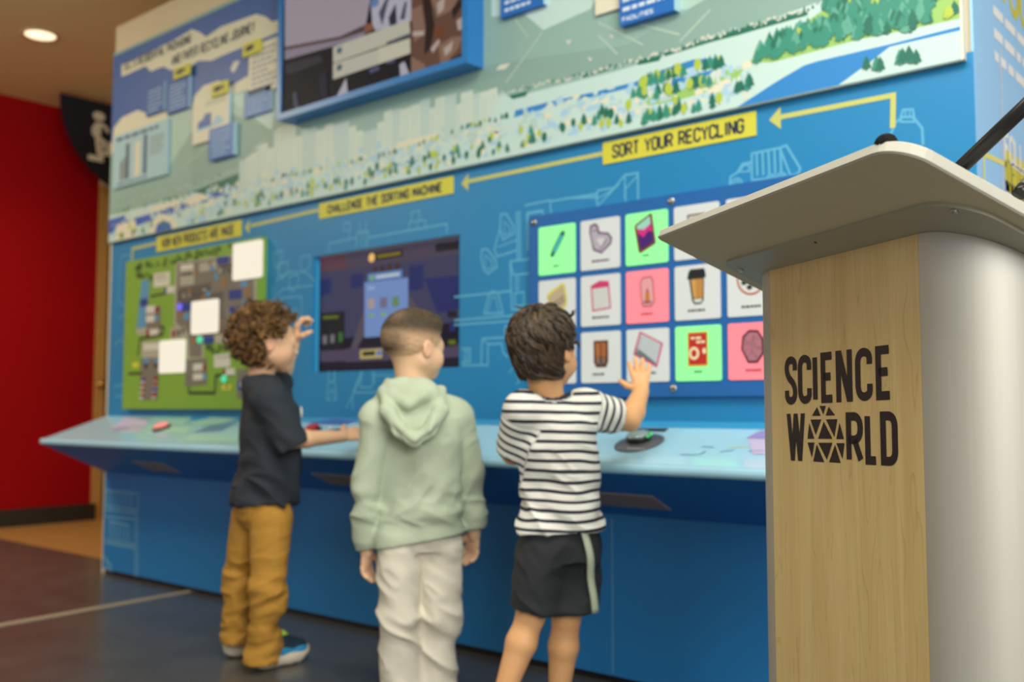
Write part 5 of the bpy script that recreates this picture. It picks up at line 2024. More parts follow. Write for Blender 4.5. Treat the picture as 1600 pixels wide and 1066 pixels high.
        for a in offs:
            for ax in range(3):
                if a[ax]:
                    continue
                b = list(a)
                b[ax] = 1
                va = d[idx[:, 0] + a[0], idx[:, 1] + a[1], idx[:, 2] + a[2]]
                vb = d[idx[:, 0] + b[0], idx[:, 1] + b[1], idx[:, 2] + b[2]]
                cr = (va < 0) != (vb < 0)
                t = np.where(cr, va / (va - vb + 1e-12), 0)
                p = np.array(a, float)[None] + t[:, None] * (np.array(b) - np.array(a))[None]
                acc += np.where(cr[:, None], p, 0)
                w += cr
        V = s.lo + (idx + acc / w[:, None]) * s.res
        Q = []
        for ax in range(3):
            sh = [slice(1, -1)] * 3
            sh[ax] = slice(0, -1)
            s1 = ins[tuple(sh)]
            sh2 = list(sh)
            sh2[ax] = slice(1, None)
            s2 = ins[tuple(sh2)]
            e = np.argwhere(s1 != s2)
            fl = s1[tuple(e.T)]
            base = e.copy()
            for o in range(3):
                if o != ax:
                    base[:, o] += 1
            u, v = [(1, 2), (2, 0), (0, 1)][ax]
            q = []
            for du, dv in ((1, 1), (0, 1), (0, 0), (1, 0)):
                c_ = base.copy()
                c_[:, u] -= du
                c_[:, v] -= dv
                q.append(num[tuple(c_.T)])
            q = np.stack(q, 1)
            q[~fl] = q[~fl][:, ::-1]
            Q.append(q)
        Q = np.concatenate(Q)
        V = relax(V, Q, smooth)
        return V, Q


def relax(V, Q, it):
    E_ = np.concatenate([Q[:, [0, 1]], Q[:, [1, 2]], Q[:, [2, 3]], Q[:, [3, 0]]])
    deg = np.bincount(E_.ravel(), minlength=len(V)).astype(float)[:, None] + 1e-9
    for r in range(it):
        for lam in (.55, -.57):
            S_ = np.zeros_like(V)
            for c_ in range(3):
                S_[:, c_] = np.bincount(E_[:, 0], V[E_[:, 1], c_], len(V)) + np.bincount(E_[:, 1], V[E_[:, 0], c_], len(V))
            V = V + lam * (S_ / deg - V)
    return V


def normals(V, Q):
    n = np.cross(V[Q[:, 2]] - V[Q[:, 0]], V[Q[:, 3]] - V[Q[:, 1]])
    N = np.zeros_like(V)
    for c_ in range(3):
        for k in range(4):
            N[:, c_] += np.bincount(Q[:, k], n[:, c_], len(V))
    return N / (np.linalg.norm(N, axis=1)[:, None] + 1e-12)


def vnoise(P, seed=0):
    """smooth lattice noise in -1..1"""
    i = np.floor(P).astype(np.int64)
    f = P - i
    f = f * f * f * (f * (f * 6 - 15) + 10)
    out = np.zeros(len(P))
    for dx in (0, 1):
        for dy in (0, 1):
            for dz in (0, 1):
                h = (i[:, 0] + dx) * 374761393 + (i[:, 1] + dy) * 668265263 + (i[:, 2] + dz) * 2147483647 + seed * 1274126177
                h = (h ^ (h >> 13)) * 1274126177
                h = (h ^ (h >> 16)) & 0xFFFF
                wv = np.where(dx, f[:, 0], 1 - f[:, 0]) * np.where(dy, f[:, 1], 1 - f[:, 1]) * np.where(dz, f[:, 2], 1 - f[:, 2])
                out += wv * (h / 32767.5 - 1)
    return out


def unit(v):
    v = np.array(v, float)
    return v / (np.linalg.norm(v) + 1e-12)


ZU = np.array([0, 0, 1.0])


class Kid:
    def __init__(s, bx, by, px, psi):
        s.base = np.array([bx, by, 0.0])
        s.D = (s.base + np.array([0, 0, 0]) - CAM) @ FW
        d = ray(px, 638)
        s.vd = unit([d[0], d[1], 0])
        s.vr = np.array([s.vd[1], -s.vd[0], 0])
        s.f = s.face(psi)
        s.r = np.array([s.f[1], -s.f[0], 0])

    def face(s, psi):
        a = math.radians(psi)
        return s.vd * math.cos(a) + s.vr * math.sin(a)

    def J(s, px, py, dz=0.0):
        return atD(px, py, s.D + dz)


class Head:
    """chin-to-crown height h; yaw given by the facing direction; centre between chin and crown"""

    def __init__(s, c, f, h, pitch=0.0, roll=0.0):
        f = unit(f)
        r = np.array([f[1], -f[0], 0])
        a = math.radians(pitch)
        s.F = f * math.cos(a) + ZU * math.sin(a)
        u = np.cross(r, s.F)
        b = math.radians(roll)
        s.R = r * math.cos(b) + u * math.sin(b)
        s.U = np.cross(s.R, s.F)
        s.h = h
        s.o = np.array(c) - s.U * .5 * h
        s.M = [s.R, s.F, s.U]

    def P(s, x, y, z):
        return s.o + (s.R * x + s.F * y + s.U * z) * s.h

    def loc(s, V):
        q = (V - s.o) / s.h
        return np.stack([q @ s.R, q @ s.F, q @ s.U], 1)

    def build(s, fd):
        h = s.h
        E = lambda c, r, k=.02, sub=False: fd.ell(s.P(*c), [v * h for v in r], s.M, k * 1.0, sub)
        Cn = lambda a, b, ra, rb, k=.01, sub=False: fd.cone(s.P(*a), s.P(*b), ra * h, rb * h, k, sub)
        E((0, -.06, .62), (.385, .47, .385))
        E((0, .10, .40), (.315, .33, .34), .02)
        for sg in (-1, 1):
            Cn((sg * .25, .0, .26), (sg * .07, .31, .13), .10, .08, .03)
            E((sg * .19, .25, .31), (.13, .13, .13), .025)
            E((sg * .15, .435, .475), (.085, .06, .05), .012, True)
            E((sg * .145, .345, .47), (.075, .07, .06), .004)
            # ear: rim with a hollow
            E((sg * .392, -.045, .44), (.04, .085, .135), .004)
            E((sg * .428, -.03, .45), (.022, .05, .085), .004, True)
        Cn((0, .30, .12), (0, .33, .13), .085, .075, .02)
        Cn((-.16, .365, .545), (.16, .365, .545), .05, .05, .02)
        Cn((0, .40, .49), (0, .475, .365), .032, .05, .012)
        for sg in (-1, 1):
            E((sg * .045, .43, .345), (.035, .045, .03), .006)
        Cn((-.06, .392, .245), (.06, .392, .245), .03, .03, .006)
        Cn((-.05, .39, .205), (.05, .39, .205), .032, .032, .006)
        Cn((-.08, .43, .225), (.08, .43, .225), .006, .006, .004, True)

    def tint(s, V):
        q = s.loc(V)
        lip = np.exp(-((q[:, 0] / .085) ** 2 + ((q[:, 2] - .226) / .035) ** 2) ** 2) * (q[:, 1] > .34)
        chk = .35 * np.exp(-(((np.abs(q[:, 0]) - .22) / .12) ** 2 + ((q[:, 2] - .3) / .12) ** 2)) * (q[:, 1] > .1)
        ear = .3 * np.exp(-(((np.abs(q[:, 0]) - .41) / .05) ** 2 + ((q[:, 1] + .03) / .1) ** 2 + ((q[:, 2] - .44) / .14) ** 2))
        return np.clip(np.maximum(np.maximum(lip, chk), ear), 0, 1)


def hand(fd, w, d, n, th, L=.115, curl=(.15, .15, .15, .15), spread=.10, thumb=.9, tdir=None):
    """w wrist, d finger direction, n palm normal (palm side), th direction of the thumb side"""
    d = unit(d)
    th = unit(th - d * (th @ d))
    n = unit(n - d * (n @ d) - th * (n @ th))
    Lp = L * .48
    M = [th, d, n]
    pc = w + d * Lp * .56
    fd.ell(pc, [L * .225, Lp * .60, L * .105], M, .006)
    for i in range(3):
        fd.cone(w + th * (.10 - .1 * i) * L * .8, w + d * Lp * .95 + th * (.17 - .15 * i) * L, L * .075, L * .07, .006)
    fl = [.44, .5, .47, .36]
    fr_ = [.062, .065, .062, .054]
    for i in range(4):
        s_ = .20 - .133 * i
        b = w + d * Lp * (.93 if i in (1, 2) else .86) + th * s_ * L
        dd = unit(d + th * (s_ + .02) * spread * 10 * .55)
        p = [b]
        ang = 0
        for k in range(3):
            ang += curl[i] * (1.0 if k else .6)
            v = dd * math.cos(ang) + n * math.sin(ang)
            p.append(p[-1] + v * fl[i] * L * (.42, .32, .26)[k])
        r = fr_[i] * L
        fd.chain(p, [r * 1.08, r, r * .94, r * .82], .0025)
    b = w + d * Lp * .22 + th * L * .17 + n * L * .03
    t1 = unit(th * thumb + d * .55 + n * .28)
    t2 = unit(th * thumb * .7 + d * .8 + n * .3)
    if tdir is not None:
        t1 = unit(th * .5 + unit(tdir) * .8)
        t2 = unit(tdir)
    fd.chain([b, b + t1 * L * .2, b + t1 * L * .2 + t2 * L * .15, b + t1 * L * .2 + t2 * L * .27], [L * .095, L * .078, L * .068, L * .052], .005)


def arm(fd, sh, el, wr, r=(.034, .027, .028, .019)):
    fd.cone(sh, el, r[0], r[1], .012)
    m = np.array(el) * .7 + np.array(wr) * .3
    fd.cone(el, m, r[1], r[2], .01)
    fd.cone(m, wr, r[2], r[3], .01)


def leg(fd, hip, kn, an, r=(.062, .046, .044, .029)):
    fd.cone(hip, kn, r[0], r[1], .015)
    m = np.array(kn) * .66 + np.array(an) * .34
    fd.cone(kn, m, r[1] * .96, r[2], .012)
    fd.cone(m, an, r[2], r[3], .012)


def finish(name, fd, m, parent, smooth=3, fold=None, attrs=None):
    V, Q = fd.mesh(smooth)
    A = attrs(V) if attrs else None
    if fold:
        V = V + normals(V, Q) * fold(V)[:, None]
    return raw_mesh(name, V, Q, m, parent, smooth=True, attrs=A)


def folds(V, M, freq, amp, seed, ridge=True):
    """cloth folds: noise stretched along the first axis of M"""
    P = np.stack([V @ M[i] * freq[i] for i in range(3)], 1)
    P = P + .35 * np.stack([vnoise(P * .7, seed + 5), vnoise(P * .7, seed + 6), vnoise(P * .7, seed + 7)], 1)
    n = vnoise(P, seed) + .45 * vnoise(P * 2.1, seed + 1)
    if ridge:
        n = .55 - np.abs(n) * 1.3
    return amp * n


def skin(name, c0, c1):
    return mix_mat(name, 'tint', c0, c1, .55, noise_amt=.10, nscale=14, bump=.03, bscale=150, sss=.08)


def eyes(hd_, par, iris=(60, 40, 26), lid=None):
    for sg in (-1, 1):
        e = MB()
        c_ = hd_.P(sg * .148, .362, .468)
        fdir = unit(hd_.F + hd_.R * sg * .12)
        e.lathe([(0, -.060 * hd_.h), (.05 * hd_.h, -.035 * hd_.h), (.062 * hd_.h, 0), (.052 * hd_.h, .032 * hd_.h), (.028 * hd_.h, .053 * hd_.h)], c_, fdir, mat('eye_white', (226, 222, 214), .25), 16)
        e.lathe([(.03 * hd_.h, .052 * hd_.h), (.0, .0625 * hd_.h)], c_, fdir, mat('iris_%d' % iris[0], iris, .15), 16)
        e.build('eye', par, True)
        b = MB()
        q = [hd_.P(sg * x, y, z) for x, y, z in ((.07, .405, .565), (.13, .405, .588), (.19, .375, .585), (.235, .325, .56))]
        b.tube(q, [.006 * hd_.h, .014 * hd_.h, .013 * hd_.h, .005 * hd_.h], mat('brow_hair', (66, 48, 32), .7), 8)
        b.build('eyebrow', par, True)


def sole_pts(L, wd, off=0.0):
    pts = []
    for i in range(40):
        t = 2 * math.pi * i / 40
        x = math.cos(t)
        y = math.sin(t)
        xx = L / 2 + (L / 2 + off) * np.sign(x) * abs(x) ** .85
        wl = wd * (.40 + .12 * (xx / L) - .09 * math.exp(-((xx / L - .42) / .14) ** 2))
        pts.append((xx, (wl + off) * np.sign(y) * abs(y) ** .8))
    return pts


def shoe(heel, direction, right, par, L=.205, wd=.082, cols=None):
    """trainer standing on the floor: heel point, toe direction"""
    d = unit([direction[0], direction[1], 0])
    r = np.array([d[1], -d[0], 0])
    heel = np.array([heel[0], heel[1], 0.0])
    m_up, m_band, m_sole, m_col, m_out = cols
    fr_ = lambda x, y, z: heel + d * x + r * y + ZU * z
    lo = np.minimum(heel, heel + d * L) - .09
    hi = np.maximum(heel, heel + d * L) + .09
    lo[2], hi[2] = -.01, .16
    M = [d, r, ZU]
    f = Field(lo, hi, .0032)
    f.ell(fr_(L * .76, 0, .044), [L * .235, wd * .42, .036], M, .01)
    f.ell(fr_(L * .52, 0, .054), [L * .26, wd * .38, .046], M, .015)
    f.ell(fr_(L * .2, 0, .062), [L * .19, wd * .36, .052], M, .015)
    f.ell(fr_(L * .22, 0, .128), [L * .15, wd * .25, .040], M, .008, True)
    f.half(fr_(0, 0, .034), (0, 0, -1))
    up = finish('shoe', f, m_up, par, 2)
    s_ = MB()
    V = []
    Fc = []
    prof = [(.002, -.007), (.009, -.001), (.022, .004), (.034, .003), (.040, -.001), (.043, -.008)]
    n = 40
    for z, o in prof:
        for i, (x, y) in enumerate(sole_pts(L, wd, o)):
            t = x / L
            zz = z
            if z < .02:
                zz += .022 * max(0, (t - .70) / .30) ** 2 + .014 * max(0, (.18 - t) / .18) ** 2
                zz += .004 * max(0, math.sin(t * 30)) * (t > .38) * (t < .95)
            else:
                zz += .014 * max(0, (t - .75) / .25) ** 2 + .026 * max(0, (.25 - t) / .25) ** 1.5 - .004 * math.exp(-((t - .3) / .1) ** 2)
            V.append(fr_(x, y, zz))
    for k in range(len(prof) - 1):
        Fc += [(k * n + i, k * n + (i + 1) % n, (k + 1) * n + (i + 1) % n, (k + 1) * n + i) for i in range(n)]
    Fc += [tuple(range(n - 1, -1, -1)), tuple(range((len(prof) - 1) * n, len(prof) * n))]
    s_.add(V, Fc, m_sole)
    s_.build('sole', up, True)
    f = Field(lo, hi, .0032)
    f.ell(fr_(L * .76, 0, .042), [L * .243, wd * .445, .032], M, .01)
    f.ell(fr_(L * .50, 0, .046), [L * .27, wd * .41, .036], M, .012)
    f.ell(fr_(L * .2, 0, .054), [L * .2, wd * .385, .034], M, .012)
    f.half(fr_(0, 0, .064), (-.05, 0, 1))
    f.half(fr_(0, 0, .034), (0, 0, -1))
    finish('side_band', f, m_band, up, 2)
    f = Field(lo, hi, .0032)
    f.ell(fr_(L * .17, 0, .092), [L * .19, wd * .38, .042], M, .008)
    f.ell(fr_(L * .22, 0, .136), [L * .14, wd * .25, .050], M, .006, True)
    f.half(fr_(L * .21, 0, .07), (1, 0, .4) @ np.array(M))
    f.half(fr_(0, 0, .054), (0, 0, -1))
    finish('collar', f, m_col, up, 2)
    t = MB()
    for k in range(5):
        x = L * (.52 + .05 * k)
        zt = .102 - .0055 * k
        t.tube([fr_(x, -wd * .16, zt - .006), fr_(x + .004, 0, zt), fr_(x, wd * .16, zt - .006)], .0022, m_col, 6)
    t.tube([fr_(L * .46, 0, .104), fr_(L * .53, 0, .101), fr_(L * .62, 0, .090)], [.012, .013, .010], m_col, 10)
    t.build('laces', up, True)
    return up


def locks(name, hd_, par, m, N, rng_, keep, shape, r=.0055, strands=7, thick=.0021):
    """hair in locks: every lock is a bundle of fine tapered strands; shape(base, normal, rng) -> list of points"""
    P_, U_, W_, R_, tone = [], [], [], [], []
    for i in range(N):
        for tr in range(80):
            v = np.array([rng_.gauss(0, 1), rng_.gauss(0, 1), rng_.gauss(0, 1)])
            v /= np.linalg.norm(v)
            p = np.array([v[0] * .39, -.06 + v[1] * .475, .62 + v[2] * .39])
            if not keep(p):
                continue
            nl = unit([v[0] / .39, v[1] / .475, v[2] / .39])
            ql = np.array(shape(p, nl, rng_))
            if not np.any((ql[:, 1] > .12) & (ql[:, 2] < .70) & (np.abs(ql[:, 0]) < .42)):      # keeps the face clear
                break
        else:
            continue
        path = np.array([hd_.P(*q) for q in ql])
        k = len(path)
        T = np.gradient(path, axis=0)
        T /= np.linalg.norm(T, axis=1)[:, None] + 1e-12
        a0 = np.cross(T, [.31, .62, .72])
        a0 /= np.linalg.norm(a0, axis=1)[:, None] + 1e-12
        b0 = np.cross(T, a0)
        t = np.linspace(0, 1, k)
        env = np.sin(np.pi * np.clip(.15 + t * .8, 0, 1)) ** .7 * (1 - .55 * t)
        rr = r * rng_.uniform(.7, 1.3)
        base_tone = rng_.random()
        for s_ in range(strands):
            an = rng_.uniform(0, 6.28)
            of = rr * math.sqrt(rng_.random())
            tw = rng_.uniform(-1.2, 1.2)
            ph = an + tw * t
            q = path + (a0 * np.cos(ph)[:, None] + b0 * np.sin(ph)[:, None]) * (of * env)[:, None]
            L_ = rng_.uniform(.75, 1.0)
            if L_ < 1:
                q = np.stack([np.interp(t * L_, t, q[:, c_]) for c_ in range(3)], 1)
            P_.append(q)
            U_.append(a0)
            W_.append(b0)
            R_.append(thick * rng_.uniform(.7, 1.3) * np.clip(1.15 - t ** 2 * 1.05, .1, 1))
            tone.append(np.full(k, min(1, max(0, base_tone * .75 + rng_.random() * .3))))
    V, Fc, A_t = [], [], []
    o = 0
    for q, u, w, rd, tn in zip(P_, U_, W_, R_, tone):
        k = len(q)
        ring = [q + u * rd[:, None] * math.cos(a) + w * rd[:, None] * math.sin(a) for a in (0, math.pi / 2, math.pi, 3 * math.pi / 2)]
        V.append(np.stack(ring, 1).reshape(-1, 3))
        A_t.append(np.repeat(tn, 4))
        b_ = np.arange(k - 1)[:, None] * 4 + np.arange(4)[None]
        c_ = np.arange(k - 1)[:, None] * 4 + (np.arange(4)[None] + 1) % 4
        Fc.append((np.stack([b_, c_, c_ + 4, b_ + 4], -1) + o).reshape(-1, 4))
        o += 4 * k
    return raw_mesh(name, np.concatenate(V), np.concatenate(Fc).tolist(), m, par, smooth=True, attrs={'tone': np.concatenate(A_t)})


# ------------------------------------------------------------------ child in the dark tee
k1_ = Kid(-2.709, 2.004, 415, 68)
p1 = tag(empty('person', k1_.base), 'curly-haired child in charcoal tee and mustard trousers pointing at the screen', 'person', 'children at the exhibit')
m_skin1 = skin('skin_fair', (228, 180, 140), (206, 112, 98))
f_, r_ = k1_.f, k1_.r
J = k1_.J
pel = J(411, 806, .03)
che = J(418, 660, .02)
nck = J(408, 586, .02)
hd1 = Head(J(419, 534, .02), k1_.face(78), .194, pitch=-4)
shR = J(419, 621, -.08)
elR = J(452, 688, -.07)
wrR = J(536, 682, .09)
shL = J(432, 626, .12)
elL = J(438, 592, .22)
wrL = J(461, 533, .25)
hipR, knR, anR = J(424, 815, -.01), J(418, 918, -.05), J(409, 1018, -.03)
hipL, knL, anL = J(394, 812, .075), J(375, 905, .10), J(371, 1000, .11)
lo = np.array([-3.35, 1.55, 0.0])
hi = np.array([-2.1, 2.6, 1.25])
pts_all = np.array([pel, che, nck, shR, elR, wrR, shL, elL, wrL, hipR, knR, anR, hipL, knL, anL, J(590, 670, .16), J(487, 485, .26), J(455, 475, 0)])
lo, hi = pts_all.min(0) - .14, pts_all.max(0) + .14
lo[2] = -.01
fd = Field(lo, hi, .0034)
hd1.build(fd)
fd.chain([hd1.P(0, -.08, .30), nck - ZU * .02], [.038, .042], .02)
fd.loft([(pel - ZU * .02, .074, .056), (pel + ZU * .06, .078, .060), (pel * .5 + che * .5, .080, .064), (che, .092, .07), (che + ZU * .06, .08, .056), (nck - ZU * .02, .045, .04)], r_, f_, .02)
arm(fd, shR, elR, wrR)
arm(fd, shL, elL, wrL)
hand(fd, wrR, J(590, 671, .19) - wrR, -ZU + .1 * RV, D0 * .6 + ZU * .5, .115, curl=(.3, .3, .35, .4), spread=.06)
hand(fd, wrL, J(468, 488, .25) - wrL, k1_.vr - ZU * .2, -k1_.vd, .125, curl=(.62, .78, .95, 1.0), spread=.06, thumb=.8, tdir=k1_.vr + ZU * .45 - k1_.vd * .2)
leg(fd, hipR, knR, anR, (.048, .036, .034, .022))
leg(fd, hipL, knL, anL, (.048, .036, .034, .022))
shd = unit(onZ(472, 1032) - onZ(392, 1050))
for an in (anR, anL):
    fd.cone(an, np.array([an[0], an[1], .05]) + shd * .05, .022, .018, .01)
bd1 = finish('body', fd, m_skin1, p1, 3, attrs=lambda V: {'tint': hd1.tint(V)})
eyes(hd1, bd1)
# tee
fd = Field(lo, hi, .0042)
zb = onY(415, 783, pel[1])[2]
hb = pel.copy()
hb[2] = zb - .012
fd.loft([(hb + f_ * .002, .112, .100), (hb + ZU * .03 + f_ * .004, .114, .102), (pel * .55 + che * .45 + f_ * .012, .104, .095), (che - ZU * .02 + f_ * .010, .11, .096), (che + ZU * .05 + f_ * .008, .10, .084), (nck - ZU * .012, .054, .052)], r_, f_, .02)
fd.cone(nck - ZU * .036, shR, .047, .050, .03)
fd.cone(nck - ZU * .036, shL, .047, .046, .03)
eR = shR * -.04 + elR * 1.04
eL = shL * .2 + elL * .8
fd.cone(shR, eR, .056, .055, .025)
fd.cone(shL, eL, .05, .046, .02)
for e_, w_, q_r in ((eR, unit(elR - shR), .038), (eL, unit(elL - shL), .036)):
    fd.cone(e_ + w_ * .066, e_ + w_ * .12, .066, .07, .004, True)
    fd.cone(e_ - w_ * .03, e_ + w_ * .06, q_r, q_r, .004, True)
fd.ell(nck + ZU * .014 + f_ * .01, [.05, .054, .03], [r_, f_, ZU], .006, True)
fd.cone(nck - ZU * .02, hd1.P(0, -.08, .30), .042, .040, .004, True)
for h_, k_ in ((hipR, knR), (hipL, knL)):
    fd.cone(h_ + ZU * .03, h_ * .8 + k_ * .2, .076, .074, .02)
fd.half(hb + ZU * .002, -ZU)
m_tee = mat('charcoal_jersey', (40, 46, 54), .85, noise=.08, nscale=60, bump=.25, bscale=300)
dirf = unit(r_ * .3 + f_ * .4 + ZU * .85)
Mf = [unit(f_ * .8 - ZU * .6), unit(f_ * .6 + ZU * .8), r_]
t1 = finish('t_shirt', fd, m_tee, p1, 3, fold=lambda V: folds(V, Mf, (5, 18, 9), .0125, 11) * (.30 + np.clip((che[2] - V[:, 2]) / .22, 0, 1)))
lgp = che + f_ * .086 + ZU * .028 - r_ * -.03
b = MB()
q = J(464, 624, -.01)
b.lathe([(.0, .0), (.020, .0), (.021, .003), (.018, .005), (.0, .005)], che + ZU * .03 + f_ * .0975 + r_ * .035, f_ * .95 + r_ * .3, mat('white_badge', (232, 232, 228), .6), 20)
b.build('chest_print', t1, True)
# trousers
fd = Field(lo, hi, .0042)
fd.loft([(pel - ZU * .04, .070, .060), (pel - ZU * .01, .088, .078), (pel + ZU * .02, .096, .084), (hb + ZU * .05, .094, .08)], r_, f_, .02)
for (h_, k_, a_) in ((hipR, knR, anR), (hipL, knL, anL)):
    fd.cone(h_ + ZU * .01, k_, .068, .054, .010)
    fd.cone(k_, a_ + ZU * .0, .054, .050, .02)
    fd.cone(a_, a_ - ZU * .035, .051, .055, .01)
    fd.cone(k_ + f_ * .022 - ZU * .022, k_ + f_ * .014 - ZU * .05, .050, .048, .03)
    fd.chain([k_ + f_ * .068 + ZU * .024, k_ + f_ * .04 + r_ * .055 + ZU * .01, k_ - f_ * .03 + r_ * .06 + ZU * .03], [.010, .009, .005], .02, True)
    m_ = k_ * .45 + a_ * .55
    fd.chain([m_ + f_ * .072, m_ + f_ * .035 + r_ * .058 - ZU * .02, m_ - f_ * .03 + r_ * .06 + ZU * .0], [.011, .009, .005], .02, True)
    fd.cone(a_ + f_ * .02 + ZU * .045, a_ + f_ * .014 + ZU * .02, .046, .046, .025)
for a_, zc in ((anR, .046), (anL, .078)):
    fd.cone((a_[0], a_[1], zc - .105), (a_[0], a_[1], zc - .085), .09, .085, .004, True)
m_must = mat('mustard_cotton', (176, 128, 46), .85, noise=.1, nscale=30, bump=.2, bscale=260)
Mp = [unit(f_ * .9 + ZU * .35), unit(ZU - f_ * .35), r_]
tr1 = finish('trousers', fd, m_must, p1, 3, fold=lambda V: folds(V, Mp, (8, 20, 10), .0095, 23) * (.3 + np.clip((knR[2] + .12 - V[:, 2]) / .16, 0, 1)))
cols1 = (mat('shoe_navy', (26, 48, 62), .7, bump=.4, bscale=300), mat('shoe_blue', (48, 146, 194), .5), mat('shoe_sole', (214, 202, 178), .7, noise=.05), mat('shoe_neon', (190, 220, 84), .6), None)
heelR = onZ(393, 1049)
heelL = onZ(350, 1029)
for hl, lab in ((heelR, None), (heelL, None)):
    shoe(hl, shd, None, p1, .212, .085, cols1)
# curls
m_curl = mix_mat('curly_brown_hair', 'tone', (46, 31, 17), (158, 114, 62), .5, bump=.3, bscale=200)


def keep1(p):
    x, y, z = p
    if z < .20:
        return False
    if abs(x) > .28 and -.16 < y < .16 and z < .60:
        return False
    if y > .20:
        return z > .86
    if y > .02:
        return z > .58
    if abs(x) > .33 and y > -.16:
        return z > .54
    return z > .16


fd = Field(hd1.P(0, 0, .5) - .16, hd1.P(0, 0, .5) + .16, .004)
fd.ell(hd1.P(0, -.09, .65), [.41 * .19, .475 * .19, .40 * .19], hd1.M, .01)
fd.ell(hd1.P(0, -.30, .36), [.30 * .19, .20 * .19, .30 * .19], hd1.M, .015)
fd.ell(hd1.P(0, .42, .40), [.5 * .19, .36 * .19, .38 * .19], hd1.M, .01, True)
for sg in (-1, 1):
    fd.ell(hd1.P(sg * .42, .02, .36), [.16 * .19, .15 * .19, .17 * .19], hd1.M, .005, True)
hair1 = finish('hair', fd, m_curl, p1, 2, attrs=lambda V: {'tone': .12 + 0 * V[:, 0]}, fold=lambda V: .006 * vnoise(V * 60, 3))


def curl_shape(p, nl, rg_):
    ax = unit(np.array(nl) * 1.0 + np.array([0, -.1, -.75]) + np.array([rg_.gauss(0, .35), rg_.gauss(0, .35), rg_.gauss(0, .3)]))
    if p[1] > .05:
        ax = unit(np.array(nl) + np.array([rg_.gauss(0, .4), -.1, .1]))
    ax = unit(ax + np.cross(nl, [rg_.gauss(0, 1), rg_.gauss(0, 1), rg_.gauss(0, 1)]) * .8)
    Lc = rg_.uniform(.16, .30) * (.7 if p[1] > .05 else 1)
    Rr = rg_.uniform(.050, .085)
    tn = rg_.uniform(.9, 1.7) * rg_.choice([-1, 1])
    u = unit(np.cross(ax, [.3, .5, .8]))
    v = np.cross(ax, u)
    ph = rg_.uniform(0, 6.28)
    q = []
    for i in range(18):
        t = i / 17
        a = ph + tn * 2 * math.pi * t
        R_ = Rr * min(1, t * 4) * (1 - .35 * t)
        q.append(np.array(p) + np.array(nl) * (.01 + .03 * t) + ax * Lc * t + (u * math.cos(a) + v * math.sin(a)) * R_)
    return q


locks('curls', hd1, hair1, m_curl, 430, random.Random(21), keep1, curl_shape, .0085, 10, .0019)

# ------------------------------------------------------------------ child in the green hoodie
k2_ = Kid(-2.104, 2.048, 655, 16)
p2_ = tag(empty('person', k2_.base), 'short-haired child in pale green hoodie and beige trousers seen from behind', 'person', 'children at the exhibit')
m_skin2 = skin('skin_light', (232, 190, 152), (214, 126, 110))
f_, r_ = k2_.f, k2_.r
J = k2_.J
pel = J(654, 850, .02)
che = J(655, 690, .02)
nck = J(648, 607, .02)
hd2 = Head(J(647, 541, .02), k2_.face(52), .192, pitch=-3)
shL, elL, wrL = J(592, 652, -.02), J(572, 765, -.02), J(573, 862, .02)
shR, elR, wrR = J(711, 650, .05), J(734, 745, .06), J(741, 836, .09)
hipL, knL, anL = J(624, 860, -.01), J(624, 970, -.02), J(629, 1075, .0)
hipR, knR, anR = J(687, 856, .03), J(686, 965, .02), J(682, 1070, .04)
pts_all = np.array([pel, che, nck, shR, elR, wrR, shL, elL, wrL, hipR, knR, anR, hipL, knL, anL, J(650, 475, 0), J(575, 930, 0)])
lo, hi = pts_all.min(0) - .15, pts_all.max(0) + .15
lo[2] = -.01
fd = Field(lo, hi, .0034)
hd2.build(fd)
fd.chain([hd2.P(0, -.10, .30), nck - ZU * .03], [.044, .046], .02)
fd.loft([(pel - ZU * .0, .074, .050), (pel + ZU * .06, .078, .058), (pel * .5 + che * .5, .082, .062), (che, .092, .066), (che + ZU * .06, .08, .056), (nck - ZU * .03, .045, .04)], r_, f_, .02)
arm(fd, shR, elR, wrR)
arm(fd, shL, elL, wrL)
hand(fd, wrL, J(571, 910, .04) - wrL, r_ * 1.0 + f_ * .2, f_ * 1.0 + r_ * .25, .105, curl=(.35, .4, .45, .5), spread=.03, thumb=.5)
hand(fd, wrR, J(733, 890, .12) - wrR, -r_ * 1.0 - f_ * .1, f_ * .5 - r_ * .85, .112, curl=(.5, .55, .55, .6), spread=.03, thumb=.55)
leg(fd, hipR, knR, anR, (.048, .036, .034, .022))
leg(fd, hipL, knL, anL, (.048, .036, .034, .022))
for an in (anR, anL):
    fd.cone(an, np.array([an[0], an[1], .05]) + f_ * .05, .022, .018, .01)
bd2 = finish('body', fd, m_skin2, p2_, 3, attrs=lambda V: {'tint': hd2.tint(V)})
eyes(hd2, bd2)
# close-cropped hair with a fade at the sides
fd = Field(hd2.P(0, 0, .5) - .14, hd2.P(0, 0, .5) + .14, .0032)
h = hd2.h
fd.ell(hd2.P(0, -.06, .62), [.402 * h, .488 * h, .402 * h], hd2.M, .01)
fd.ell(hd2.P(0, -.04, .72), [.375 * h, .445 * h, .335 * h], hd2.M, .02)
fd.ell(hd2.P(0, .26, .86), [.24 * h, .18 * h, .15 * h], hd2.M, .03)
fd.half(hd2.P(0, .30, .70), hd2.F * 1.0 - hd2.U * .55)
for sg in (-1, 1):
    fd.ell(hd2.P(sg * .40, .0, .40), [.12 * h, .13 * h, .17 * h], hd2.M, .004, True)
    fd.half(hd2.P(sg * .30, .20, .50), hd2.F * .9 - hd2.U * .3 + hd2.R * sg * .35)
fd.half(hd2.P(0, -.35, .27), -hd2.U * 1.0 + hd2.F * .35)
m_buzz = mix_mat('cropped_hair', 'tone', (222, 182, 142), (62, 50, 34), .8, noise_amt=.22, nscale=150, bump=.5, bscale=500)


